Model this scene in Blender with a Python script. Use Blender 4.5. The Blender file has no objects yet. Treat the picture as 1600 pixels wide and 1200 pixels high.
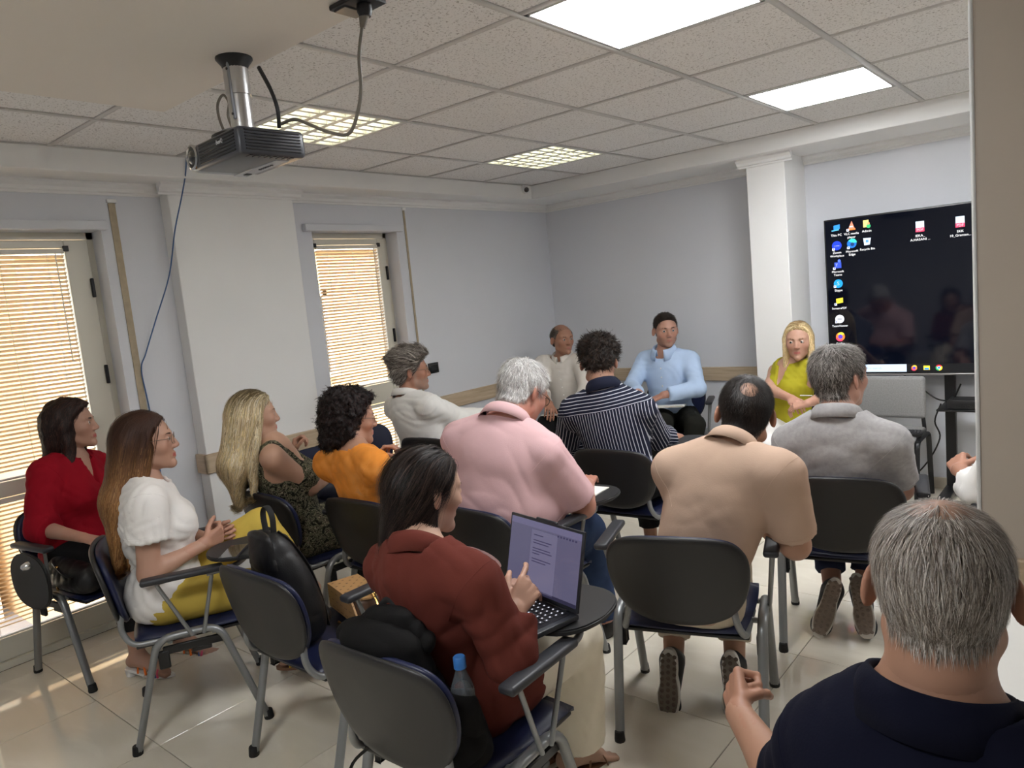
import bpy, bmesh, math, random
import numpy as np
from mathutils import Vector, Matrix

random.seed(7)
RNG = np.random.default_rng(11)
SC = bpy.context.scene
COL = SC.collection

# ------------------------------------------------------------------ camera, sky, sun, exposure
F_PX = 1140.95
YAW, PITCH, ROLL = 0.703668, -0.121427, -0.0958603
CAM_H = 1.575
_f = Vector((-math.sin(YAW) * math.cos(PITCH), math.cos(YAW) * math.cos(PITCH), math.sin(PITCH)))
_r = Vector((math.cos(YAW), math.sin(YAW), 0))
_u = _r.cross(_f)
_r2 = math.cos(ROLL) * _r + math.sin(ROLL) * _u
_u2 = -math.sin(ROLL) * _r + math.cos(ROLL) * _u
cam_data = bpy.data.cameras.new('camera')
cam_data.sensor_width = 36.0
cam_data.lens = F_PX / 1600.0 * 36.0
cam_data.clip_start = 0.05
cam = bpy.data.objects.new('camera', cam_data)
M = Matrix(((_r2.x, _u2.x, -_f.x, 0), (_r2.y, _u2.y, -_f.y, 0), (_r2.z, _u2.z, -_f.z, CAM_H), (0, 0, 0, 1)))
cam.matrix_world = M
COL.objects.link(cam)
SC.camera = cam

world = bpy.data.worlds.new('sky')
SC.world = world
world.use_nodes = True
_nt = world.node_tree
_sky = _nt.nodes.new('ShaderNodeTexSky')
_sky.sky_type = 'NISHITA'
_sky.sun_disc = False
_sky.sun_elevation = math.radians(48)
_sky.sun_rotation = math.radians(110)
_nt.links.new(_sky.outputs[0], _nt.nodes['Background'].inputs[0])
_nt.nodes['Background'].inputs[1].default_value = 0.55

sun_data = bpy.data.lights.new('sun', 'SUN')
sun_data.energy = 5.0
sun_data.color = (1.0, 0.95, 0.88)
sun_data.angle = math.radians(1.0)
sun = bpy.data.objects.new('sun', sun_data)
sun.rotation_euler = (0, math.radians(42), math.radians(15))
COL.objects.link(sun)

SC.view_settings.view_transform = 'Standard'
SC.view_settings.look = 'None'
SC.view_settings.gamma = 1.0
SC.view_settings.use_curve_mapping = False
SC.view_settings.exposure = 1.0
LED_POWER = 15.0
LOUVRE_POWER = 4.2

# ------------------------------------------------------------------ materials
MATS = {}
def srgb(r, g, b):
    def f(c):
        c /= 255.0
        return c / 12.92 if c <= 0.04045 else ((c + 0.055) / 1.055) ** 2.4
    return (f(r), f(g), f(b), 1.0)

def nodes(m):
    m.use_nodes = True
    nt = m.node_tree
    return nt, nt.nodes['Principled BSDF']

def mat(name, rgb, rough=0.5, metal=0.0, spec=0.5, noise=None, bump=None, wrinkle=None, sheen=0.0, sss=0.0, trans=0.0, emit=None, coat=0.0, attr=None, alpha=1.0):
    """noise=(scale, amount): colour mottling; bump=(scale, strength, distance[, stretch xyz])"""
    if name in MATS:
        return MATS[name]
    m = bpy.data.materials.new(name)
    nt, b = nodes(m)
    b.inputs['Base Color'].default_value = rgb
    b.inputs['Roughness'].default_value = rough
    b.inputs['Metallic'].default_value = metal
    b.inputs['Specular IOR Level'].default_value = spec
    if sheen:
        b.inputs['Sheen Weight'].default_value = sheen
        b.inputs['Sheen Roughness'].default_value = 0.6
    if sss:
        b.inputs['Subsurface Weight'].default_value = sss
        b.inputs['Subsurface Radius'].default_value = (0.012, 0.005, 0.003)
        b.inputs['Subsurface Scale'].default_value = 1.0
    if trans:
        b.inputs['Transmission Weight'].default_value = trans
    if coat:
        b.inputs['Coat Weight'].default_value = coat
        b.inputs['Coat Roughness'].default_value = 0.05
    if alpha < 1:
        b.inputs['Alpha'].default_value = alpha
    if emit:
        b.inputs['Emission Color'].default_value = emit[0]
        b.inputs['Emission Strength'].default_value = emit[1]
    tc = nt.nodes.new('ShaderNodeTexCoord')
    col_out = None
    if attr:
        at = nt.nodes.new('ShaderNodeAttribute')
        at.attribute_name = attr
        col_out = at.outputs['Color']
        nt.links.new(col_out, b.inputs['Base Color'])
    if noise:
        n = nt.nodes.new('ShaderNodeTexNoise')
        n.inputs['Scale'].default_value = noise[0]
        n.inputs['Detail'].default_value = 5
        nt.links.new(tc.outputs['Object'], n.inputs['Vector'])
        mr = nt.nodes.new('ShaderNodeMapRange')
        mr.inputs[1].default_value = 0.3
        mr.inputs[2].default_value = 0.7
        mr.inputs[3].default_value = 1 - noise[1]
        mr.inputs[4].default_value = 1 + noise[1]
        nt.links.new(n.outputs[0], mr.inputs[0])
        mx = nt.nodes.new('ShaderNodeMix')
        mx.data_type = 'RGBA'
        mx.blend_type = 'MULTIPLY'
        mx.inputs[0].default_value = 1
        if col_out:
            nt.links.new(col_out, mx.inputs[6])
        else:
            mx.inputs[6].default_value = rgb
        nt.links.new(mr.outputs[0], mx.inputs[7])
        nt.links.new(mx.outputs[2], b.inputs['Base Color'])
    if bump:
        mp = nt.nodes.new('ShaderNodeMapping')
        if len(bump) > 3:
            mp.inputs['Scale'].default_value = bump[3]
        nt.links.new(tc.outputs['Object'], mp.inputs['Vector'])
        n2 = nt.nodes.new('ShaderNodeTexNoise')
        n2.inputs['Scale'].default_value = bump[0]
        n2.inputs['Detail'].default_value = 4
        nt.links.new(mp.outputs[0], n2.inputs['Vector'])
        bp = nt.nodes.new('ShaderNodeBump')
        bp.inputs['Strength'].default_value = bump[1]
        bp.inputs['Distance'].default_value = bump[2]
        nt.links.new(n2.outputs[0], bp.inputs['Height'])
        nt.links.new(bp.outputs[0], b.inputs['Normal'])
        if wrinkle:      # broad creases under the fine weave
            n3 = nt.nodes.new('ShaderNodeTexNoise')
            n3.inputs['Scale'].default_value = wrinkle[0]
            n3.inputs['Detail'].default_value = 1.5
            n3.inputs['Distortion'].default_value = 0.5
            nt.links.new(tc.outputs['Object'], n3.inputs['Vector'])
            b3 = nt.nodes.new('ShaderNodeBump')
            b3.inputs['Strength'].default_value = wrinkle[1]
            b3.inputs['Distance'].default_value = wrinkle[2]
            nt.links.new(n3.outputs[0], b3.inputs['Height'])
            nt.links.new(b3.outputs[0], bp.inputs['Normal'])
    MATS[name] = m
    return m

# ------------------------------------------------------------------ mesh helpers
def tag(o, label=None, cat=None, group=None, kind=None):
    if label: o['label'] = label
    if cat: o['category'] = cat
    if group: o['group'] = group
    if kind: o['kind'] = kind
    return o

def link(name, me, m=None, parent=None, loc=None, smooth=True):
    o = bpy.data.objects.new(name, me)
    COL.objects.link(o)
    if m is not None and len(me.materials) == 0:
        for mm in (m if isinstance(m, (list, tuple)) else [m]):
            me.materials.append(mm)
    if parent is not None:
        o.parent = parent
    if loc is not None:
        o.location = loc
    return o

def empty(name, loc=(0, 0, 0), rz=0.0):
    o = bpy.data.objects.new(name, None)
    o.empty_display_size = 0.1
    COL.objects.link(o)
    o.location = loc
    o.rotation_euler = (0, 0, rz)
    return o

def np_mesh(name, V, Fq, smooth=True):
    """fast mesh from numpy verts and an (n,4) or (n,3) face array or a list of such arrays"""
    me = bpy.data.meshes.new(name)
    V = np.asarray(V, np.float32)
    Fs = Fq if isinstance(Fq, list) else [Fq]
    Fs = [np.asarray(f, np.int32) for f in Fs if len(f)]
    me.vertices.add(len(V))
    me.vertices.foreach_set('co', V.ravel())
    nl = sum(f.size for f in Fs)
    npoly = sum(len(f) for f in Fs)
    me.loops.add(nl)
    me.polygons.add(npoly)
    me.loops.foreach_set('vertex_index', np.concatenate([f.ravel() for f in Fs]))
    tot = np.concatenate([np.full(len(f), f.shape[1], np.int32) for f in Fs])
    st = np.concatenate([[0], np.cumsum(tot)[:-1]]).astype(np.int32)
    me.polygons.foreach_set('loop_start', st)
    me.polygons.foreach_set('use_smooth', np.full(npoly, smooth))
    me.update(calc_edges=True)
    return me

def set_col(me, C, name='col'):
    a = me.attributes.new(name, 'FLOAT_COLOR', 'POINT')
    C = np.asarray(C, np.float32)
    if C.shape[1] == 3:
        C = np.concatenate([C, np.ones((len(C), 1), np.float32)], 1)
    a.data.foreach_set('color', C.ravel())

class MB:
    """collects solid pieces into one mesh"""
    def __init__(s):
        s.bm = bmesh.new()
    def box(s, lo, hi, bev=0.0, seg=2, mtx=None):
        lo = Vector(lo); hi = Vector(hi)
        r = bmesh.ops.create_cube(s.bm, size=1.0)
        vs = r['verts']
        c = (lo + hi) / 2; d = hi - lo
        for v in vs:
            v.co = Vector((v.co.x * d.x + c.x, v.co.y * d.y + c.y, v.co.z * d.z + c.z))
        if bev > 0:
            es = list({e for v in vs for e in v.link_edges})
            g = bmesh.ops.bevel(s.bm, geom=es, offset=bev, segments=seg, profile=0.5, affect='EDGES')
            vs = list({v for f in g['faces'] for v in f.verts} | {v for v in vs if v.is_valid})
        if mtx is not None:
            for v in vs: v.co = mtx @ v.co
        return s
    def tube(s, pts, r, sides=8, caps=True, flat=1.0, up=(0, 0, 1)):
        pts = [Vector(p) for p in pts]
        n = len(pts)
        rr = r if isinstance(r, (list, tuple)) else [r] * n
        rings = []
        t0 = (pts[1] - pts[0]).normalized()
        ref = Vector(up)
        if abs(t0.dot(ref)) > 0.95: ref = Vector((1, 0, 0))
        u = (ref - t0 * ref.dot(t0)).normalized()
        for i in range(n):
            if i == 0: t = t0
            elif i == n - 1: t = (pts[i] - pts[i - 1]).normalized()
            else: t = ((pts[i + 1] - pts[i]).normalized() + (pts[i] - pts[i - 1]).normalized()).normalized()
            u = (u - t * u.dot(t)).normalized()
            w = t.cross(u)
            rings.append([s.bm.verts.new(pts[i] + rr[i] * (math.cos(a) * u + flat * math.sin(a) * w)) for a in [2 * math.pi * k / sides for k in range(sides)]])
        for i in range(n - 1):
            for k in range(sides):
                s.bm.faces.new((rings[i][k], rings[i][(k + 1) % sides], rings[i + 1][(k + 1) % sides], rings[i + 1][k]))
        if caps:
            s.bm.faces.new(list(reversed(rings[0]))); s.bm.faces.new(rings[-1])
        return s
    def lathe(s, prof, seg=20, mtx=None, axis='z'):
        rings = []
        for (r, z) in prof:
            ring = []
            for k in range(seg):
                a = 2 * math.pi * k / seg
                p = Vector((r * math.cos(a), r * math.sin(a), z))
                if axis == 'y': p = Vector((p.x, p.z, -p.y))
                if axis == 'x': p = Vector((p.z, p.x, p.y))
                if mtx is not None: p = mtx @ p
                ring.append(s.bm.verts.new(p))
            rings.append(ring)
        for i in range(len(rings) - 1):
            for k in range(seg):
                s.bm.faces.new((rings[i][k], rings[i][(k + 1) % seg], rings[i + 1][(k + 1) % seg], rings[i + 1][k]))
        s.bm.faces.new(list(reversed(rings[0]))); s.bm.faces.new(rings[-1])
        return s
    def prism(s, poly, axis, a, b, mtx=None):
        """poly: 2-D outline in the plane normal to axis ('x': (y,z), 'y': (x,z), 'z': (x,y)), extruded from a to b"""
        def P(q, h):
            v = {'x': (h, q[0], q[1]), 'y': (q[0], h, q[1]), 'z': (q[0], q[1], h)}[axis]
            v = Vector(v)
            return mtx @ v if mtx is not None else v
        A = [s.bm.verts.new(P(q, a)) for q in poly]
        B = [s.bm.verts.new(P(q, b)) for q in poly]
        n = len(poly)
        for i in range(n):
            s.bm.faces.new((A[i], A[(i + 1) % n], B[(i + 1) % n], B[i]))
        s.bm.faces.new(list(reversed(A))); s.bm.faces.new(B)
        return s
    def sphere(s, c, r, u=12, v=8, scale=(1, 1, 1), mtx=None):
        g = bmesh.ops.create_uvsphere(s.bm, u_segments=u, v_segments=v, radius=r)
        for w in g['verts']:
            w.co = Vector((w.co.x * scale[0], w.co.y * scale[1], w.co.z * scale[2])) + Vector(c)
            if mtx is not None: w.co = mtx @ w.co
        return s
    def mesh(s, name, smooth=True, auto=None):
        bmesh.ops.recalc_face_normals(s.bm, faces=s.bm.faces)
        me = bpy.data.meshes.new(name)
        s.bm.to_mesh(me); s.bm.free()
        if smooth:
            me.polygons.foreach_set('use_smooth', np.full(len(me.polygons), True))
            if auto is not None:
                try: me.set_sharp_from_angle(angle=math.radians(auto))
                except Exception: pass
        return me
    def build(s, name, m, parent=None, smooth=True, auto=40, loc=None):
        return link(name, s.mesh(name, smooth, auto), m, parent, loc)

def arc_path(pts, rad, n=5):
    """polyline with rounded corners"""
    P = [Vector(p) for p in pts]
    out = [P[0]]
    for i in range(1, len(P) - 1):
        a = (P[i - 1] - P[i]); b = (P[i + 1] - P[i])
        r = min(rad, a.length * 0.49, b.length * 0.49)
        A = P[i] + a.normalized() * r; B = P[i] + b.normalized() * r
        for k in range(n + 1):
            t = k / n
            out.append(A * (1 - t) ** 2 + P[i] * 2 * t * (1 - t) + B * t * t)
    out.append(P[-1])
    return out

def spline(pts, n=6):
    """Catmull-Rom through points"""
    P = [Vector(p) for p in pts]
    P = [P[0] * 2 - P[1]] + P + [P[-1] * 2 - P[-2]]
    out = []
    for i in range(1, len(P) - 2):
        for k in range(n):
            t = k / n
            out.append(0.5 * ((2 * P[i]) + (P[i + 1] - P[i - 1]) * t + (2 * P[i - 1] - 5 * P[i] + 4 * P[i + 1] - P[i + 2]) * t * t + (3 * P[i] - P[i - 1] - 3 * P[i + 1] + P[i + 2]) * t ** 3))
    out.append(P[-2])
    return out

def text_mesh(name, s, size, m, parent, mtx, align='CENTER', extrude=0.0004):
    cu = bpy.data.curves.new(name, 'FONT')
    cu.body = s; cu.size = size; cu.align_x = align; cu.extrude = extrude
    cu.resolution_u = 2
    t = bpy.data.objects.new(name, cu)
    COL.objects.link(t)
    dg = bpy.context.evaluated_depsgraph_get()
    me = bpy.data.meshes.new_from_object(t.evaluated_get(dg))
    bpy.data.objects.remove(t)
    bpy.data.curves.remove(cu)
    me.transform(mtx)
    return link(name, me, m, parent)

def copy_tree(o, parent=None):
    c = o.copy()
    COL.objects.link(c)
    c.parent = parent
    for ch in list(o.children):
        copy_tree(ch, c)
    return c

# ------------------------------------------------------------------ the room
XL, YB = -4.07, 5.50          # left wall, back wall
XR, YR = 2.6, -2.7            # right wall, rear wall (behind the camera)
ZC = 2.451                    # tile ceiling
ZBEAM = 2.345
m_wall = mat('wall_paint', srgb(222, 224, 230), 0.75, noise=(1.2, 0.02), bump=(60, 0.08, 0.002))
m_white = mat('white_paint', srgb(244, 244, 243), 0.7, noise=(1.5, 0.02), bump=(60, 0.06, 0.002))
m_gyp = mat('gypsum_paint', srgb(232, 226, 218), 0.8, noise=(1.0, 0.02))
m_pillar = mat('pillar_paint', srgb(198, 186, 172), 0.8, noise=(2.0, 0.03), bump=(70, 0.12, 0.003))
m_frame = mat('cream_frame', srgb(222, 218, 204), 0.3, noise=(2, 0.02))
m_black = mat('black_plastic', srgb(22, 22, 24), 0.4)
m_steel = mat('grey_steel', srgb(150, 152, 152), 0.35, metal=0.75)
m_chrome = mat('chrome', srgb(205, 206, 208), 0.18, metal=1.0)
m_alu = mat('aluminium', srgb(200, 200, 200), 0.28, metal=0.9)

def wood_mat():
    m = bpy.data.materials.new('pale_oak')
    nt, b = nodes(m)
    tc = nt.nodes.new('ShaderNodeTexCoord'); mp = nt.nodes.new('ShaderNodeMapping')
    mp.inputs['Scale'].default_value = (1.2, 1.2, 22)
    n = nt.nodes.new('ShaderNodeTexNoise'); n.inputs['Scale'].default_value = 3; n.inputs['Detail'].default_value = 6
    cr = nt.nodes.new('ShaderNodeValToRGB')
    cr.color_ramp.elements[0].position = 0.3; cr.color_ramp.elements[0].color = srgb(186, 164, 136)
    cr.color_ramp.elements[1].position = 0.72; cr.color_ramp.elements[1].color = srgb(212, 193, 166)
    nt.links.new(tc.outputs['Object'], mp.inputs[0]); nt.links.new(mp.outputs[0], n.inputs['Vector'])
    nt.links.new(n.outputs[0], cr.inputs[0]); nt.links.new(cr.outputs[0], b.inputs['Base Color'])
    b.inputs['Roughness'].default_value = 0.45
    return m
m_wood = wood_mat()

def tile_mat():
    m = bpy.data.materials.new('polished_floor_tile')
    nt, b = nodes(m)
    g = nt.nodes.new('ShaderNodeNewGeometry')
    n = nt.nodes.new('ShaderNodeTexNoise'); n.inputs['Scale'].default_value = 1.6; n.inputs['Detail'].default_value = 7; n.inputs['Distortion'].default_value = 1.6
    mp = nt.nodes.new('ShaderNodeMapping'); mp.inputs['Rotation'].default_value = (0, 0, 0.7); mp.inputs['Scale'].default_value = (1.0, 3.2, 1)
    cr = nt.nodes.new('ShaderNodeValToRGB')
    cr.color_ramp.elements[0].position = 0.32; cr.color_ramp.elements[0].color = srgb(222, 214, 196)
    cr.color_ramp.elements[1].position = 0.66; cr.color_ramp.elements[1].color = srgb(232, 225, 209)
    e = cr.color_ramp.elements.new(0.56); e.color = srgb(226, 218, 202)
    oi = nt.nodes.new('ShaderNodeObjectInfo')
    add = nt.nodes.new('ShaderNodeVectorMath'); add.operation = 'ADD'
    sc = nt.nodes.new('ShaderNodeVectorMath'); sc.operation = 'SCALE'; sc.inputs[3].default_value = 40
    cmb = nt.nodes.new('ShaderNodeCombineXYZ')
    nt.links.new(oi.outputs['Random'], cmb.inputs[0]); nt.links.new(oi.outputs['Random'], cmb.inputs[2])
    nt.links.new(cmb.outputs[0], sc.inputs[0])
    nt.links.new(g.outputs['Position'], mp.inputs[0]); nt.links.new(mp.outputs[0], add.inputs[0]); nt.links.new(sc.outputs[0], add.inputs[1])
    nt.links.new(add.outputs[0], n.inputs['Vector'])
    nt.links.new(n.outputs[0], cr.inputs[0]); nt.links.new(cr.outputs[0], b.inputs['Base Color'])
    b.inputs['Roughness'].default_value = 0.055
    b.inputs['Specular IOR Level'].default_value = 0.55
    return m
m_tile = tile_mat()
m_grout = mat('grout', srgb(120, 112, 98), 0.9)

def ceil_tile_mat():
    m = bpy.data.materials.new('mineral_fibre_tile')
    nt, b = nodes(m)
    g = nt.nodes.new('ShaderNodeNewGeometry')
    n = nt.nodes.new('ShaderNodeTexNoise'); n.inputs['Scale'].default_value = 120; n.inputs['Detail'].default_value = 2; n.inputs['Distortion'].default_value = 0.8
    cr = nt.nodes.new('ShaderNodeValToRGB')
    cr.color_ramp.elements[0].position = 0.33; cr.color_ramp.elements[0].color = srgb(182, 178, 175)
    cr.color_ramp.elements[1].position = 0.42; cr.color_ramp.elements[1].color = srgb(240, 239, 238)
    nt.links.new(g.outputs['Position'], n.inputs['Vector']); nt.links.new(n.outputs[0], cr.inputs[0])
    nt.links.new(cr.outputs[0], b.inputs['Base Color'])
    bp = nt.nodes.new('ShaderNodeBump'); bp.inputs['Strength'].default_value = 0.5; bp.inputs['Distance'].default_value = 0.004
    nt.links.new(cr.outputs[0], bp.inputs['Height']); nt.links.new(bp.outputs[0], b.inputs['Normal'])
    b.inputs['Roughness'].default_value = 0.95
    b.inputs['Specular IOR Level'].default_value = 0.1
    return m
m_ctile = ceil_tile_mat()
m_tbar = mat('ceiling_grid_paint', srgb(205, 203, 200), 0.5)

# floor with separate tiles
floor = MB().box((XL - 0.25, YR, -0.08), (XR, YB, -0.006)).build('floor', m_grout, smooth=False)
tag(floor, kind='structure')
_tm = MB().box((-0.2985, -0.2985, -0.006), (0.2985, 0.2985, 0.0), 0.0012, 1).mesh('floor_tile', auto=30)
_tm.materials.append(m_tile)
def cut_tile(x0, x1, y0, y1):
    me = MB().box((x0 + 0.0015, y0 + 0.0015, -0.006), (x1 - 0.0015, y1 - 0.0015, 0.0), 0.0012, 1).mesh('floor_tile', auto=30)
    me.materials.append(m_tile)
    link('floor_tile', me, None, floor)
xs = [-1.02 + 0.6 * k for k in range(-5, 7)]
ys = [1.045 + 0.6 * k for k in range(-6, 8)]
for i in range(len(xs) - 1):
    for j in range(len(ys) - 1):
        if ys[j + 1] <= YB and xs[i] >= XL:
            link('floor_tile', _tm, None, floor, (xs[i] + 0.3, ys[j] + 0.3, 0))
for j in range(len(ys) - 1):
    if ys[j + 1] <= YB: cut_tile(XL - 0.1, xs[0], ys[j], ys[j + 1])
for i in range(len(xs) - 1):
    cut_tile(xs[i], xs[i + 1], ys[-1] if ys[-1] < YB else ys[-2], YB)

# walls
WT = 0.25
W1 = (0.70, 1.635)            # opening of the first glazed door (y range)
W2 = (2.93, 3.664)
ZW = 2.11
w = MB()
for (a, b_) in ((YR, W1[0]), (W1[1], W2[0]), (W2[1], YB)):
    w.box((XL - WT, a, 0), (XL, b_, 2.6))
for (a, b_) in (W1, W2):
    w.box((XL - WT, a, ZW), (XL, b_, 2.6))
tag(w.build('wall_left', m_wall, smooth=False), kind='structure')
tag(MB().box((XL - WT, YB, 0), (XR, YB + 0.2, 2.6)).build('wall_back', m_wall, smooth=False), kind='structure')
tag(MB().box((XR, YR, 0), (XR + 0.2, YB, 2.6)).build('wall_right', m_wall, smooth=False), kind='structure')
tag(MB().box((XL, YR - 0.2, 0), (XR, YR, 2.6)).build('wall_rear', m_wall, smooth=False), kind='structure')
# engaged columns and the free pillar by the camera
tag(MB().box((XL - 0.02, 1.965, 0), (-3.975, 2.75, ZBEAM), 0.004, 1).build('wall_column_left', m_white), kind='structure')
tag(MB().box((-2.02, 5.10, 0), (-1.755, YB + 0.02, ZBEAM), 0.004, 1).build('wall_column_back', m_white), kind='structure')
pil = MB().box((-0.268, 2.008, 0), (0.36, 2.55, ZC + 0.02), 0.006, 2).build('wall_pillar', m_pillar)
tag(pil, kind='structure')
link('corner_bead', MB().box((-0.2705, 2.003, 0), (-0.262, 2.012, ZC)).mesh('corner_bead'), m_white, pil)
# beams under the ceiling, along the left and the back wall
tag(MB().box((XL, YR, ZBEAM), (-3.80, YB, 2.6), 0.004, 1).build('ceiling_beam_left', m_white), kind='structure')
tag(MB().box((-3.80, 4.96, ZBEAM), (XR, YB, 2.6), 0.004, 1).build('ceiling_beam_back', m_white), kind='structure')
# crown moulding
def crown(name, poly_axis, poly, a, b_):
    o = MB().prism(poly, poly_axis, a, b_).build(name, m_white, auto=25)
    tag(o, kind='structure')
def prof(s, at, z1=ZBEAM):
    # section away from the wall: s=+1 to the room along the axis
    return [(at, z1), (at + s * 0.055, z1), (at + s * 0.055, z1 - 0.012), (at + s * 0.03, z1 - 0.028), (at + s * 0.026, z1 - 0.044), (at + s * 0.012, z1 - 0.05), (at + s * 0.012, z1 - 0.06), (at, z1 - 0.06)]
crown('trim_1', 'y', prof(1, XL), YR, 1.965)
crown('trim_2', 'y', prof(1, -3.975), 1.91, 2.80)
crown('trim_3', 'y', prof(1, XL), 2.75, YB)
crown('trim_4', 'x', prof(-1, YB), XL, -2.02)
crown('trim_5', 'x', prof(-1, 5.10), -2.075, -1.70)
crown('trim_6', 'x', prof(-1, YB), -1.755, XR)
# oak chair rail
RZ0, RZ1 = 0.735, 0.845
def rail(n, lo, hi):
    tag(MB().box(lo, hi, 0.003, 1).build('trim_%d' % n, m_wood), kind='structure')
rail(7, (XL, YR, RZ0), (XL + 0.02, W1[0] - 0.1, RZ1))
rail(8, (-3.975, 1.945, RZ0), (-3.955, 2.77, RZ1))
rail(9, (XL, 2.77, RZ0), (XL + 0.02, W2[0] - 0.02, RZ1))
rail(10, (XL, 3.78, RZ0), (XL + 0.02, YB, RZ1))
rail(11, (XL, YB - 0.02, RZ0), (-2.02, YB, RZ1))
rail(12, (-0.285, 1.988, RZ0), (0.38, 2.008, RZ1))
rail(13, (-3.975 - 0.09, 1.945, RZ0), (-3.955, 1.965, RZ1))
# tiled skirting along the walls
m_skirt = mat('skirting_tile', srgb(206, 197, 180), 0.2, noise=(3, 0.03))
def skirt(name, lo, hi): tag(MB().box(lo, hi, 0.002, 1).build(name, m_skirt), kind='structure')
skirt('baseboard_back', (XL, YB - 0.012, 0), (XR, YB, 0.075))
skirt('baseboard_left', (XL, W1[1] + 0.02, 0), (XL + 0.012, W2[0] - 0.02, 0.075))
skirt('baseboard_corner', (XL, W2[1] + 0.02, 0), (XL + 0.012, YB, 0.075))

# ceiling: slab above, tiles and grid
ceil = MB().box((XL - WT, YR - 0.2, 2.50), (XR + 0.2, YB + 0.2, 2.75)).build('ceiling', m_white, smooth=False)
tag(ceil, kind='structure')
CX = [-3.80, -3.265, -2.675, -2.085, -1.490, -0.898, -0.306, 0.286, 0.878, 1.470, 2.062, XR]
CY = [4.96 - 0.6 * k for k in range(13)] + [YR]
CX_LED = {(4, 1), (4, 4), (4, 8), (7, 1)}  # last two panels are added out of view for the room's light level
CX_LOUV = {(1, 1), (1, 4), (1, 7)}
_ct = {}
for i in range(len(CX) - 1):
    for j in range(len(CY) - 1):
        if (i, j) in CX_LED or (i, j) in CX_LOUV: continue
        x0, x1, y1, y0 = CX[i], CX[i + 1], CY[j], CY[j + 1]
        if -2.70 < x0 and x1 < -0.2 and y1 < 1.37: continue     # hidden above the bulkhead
        key = (round(x1 - x0, 3), round(y1 - y0, 3))
        if key not in _ct:
            hx, hy = key[0] / 2 - 0.004, key[1] / 2 - 0.004
            me = MB().box((-hx, -hy, 0.006), (hx, hy, 0.022), 0.002, 1).mesh('ceiling_tile', auto=30)
            me.materials.append(m_ctile)
            _ct[key] = me
        link('ceiling_tile', _ct[key], None, ceil, ((x0 + x1) / 2, (y0 + y1) / 2, ZC))
for x in CX:
    link('grid_runner', MB().box((x - 0.012, YR, ZC), (x + 0.012, 4.96, ZC + 0.006)).mesh('grid_runner'), m_tbar, ceil)
for y in CY:
    link('grid_runner', MB().box((-3.80, y - 0.012, ZC + 0.001), (XR, y + 0.012, ZC + 0.007)).mesh('grid_runner'), m_tbar, ceil)
ZS = 2.36
tag(MB().box((-2.715, YR, ZS), (-0.3, 1.378, ZC - 0.001), 0.004, 1).build('ceiling_bulkhead', m_gyp), kind='structure')

# LED panels
m_led = mat('led_diffuser', (1, 1, 1, 1), 0.5, emit=((0.97, 0.985, 1.0, 1), LED_POWER))
m_louv_glow = mat('lamp_glow', (1, 1, 0.9, 1), 0.5, emit=((1.0, 0.98, 0.86, 1), LOUVRE_POWER))
m_louvre = mat('louvre_white', srgb(242, 241, 228), 0.35)
LAMP_WORDS = {(4, 4): 'large bright LED ceiling panel at the top edge of the view, nearest the camera',
              (4, 1): 'bright LED ceiling panel near the beam above the screen wall',
              (4, 8): 'LED panel set flush in the smooth bulkhead above the camera', (7, 1): 'LED ceiling panel beyond the beige pillar, right of the display'}  # these two are unseen, added as extra light
for n, (i, j) in enumerate(sorted(CX_LED)):
    x0, x1, y1, y0 = CX[i], CX[i + 1], CY[j], CY[j + 1]
    if -2.70 < x0 and x1 < -0.2 and y1 < 1.37:
        zz = ZS - 0.012
    else:
        zz = ZC
    e = empty('led_panel', ((x0 + x1) / 2, (y0 + y1) / 2, zz))
    hx, hy = (x1 - x0) / 2 - 0.013, (y1 - y0) / 2 - 0.013
    fr = MB()
    for (a, b_) in (((-hx, -hy, 0), (hx, -hy + 0.014, 0.012)), ((-hx, hy - 0.014, 0), (hx, hy, 0.012)), ((-hx, -hy, 0), (-hx + 0.014, hy, 0.012)), ((hx - 0.014, -hy, 0), (hx, hy, 0.012))):
        fr.box(a, b_)
    fr.build('frame', m_tbar, e)
    MB().box((-hx + 0.012, -hy + 0.012, 0.003), (hx - 0.012, hy - 0.012, 0.009)).build('diffuser', m_led, e, smooth=False)
    tag(e, LAMP_WORDS[(i, j)], 'ceiling light', 'LED ceiling panels')
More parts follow.
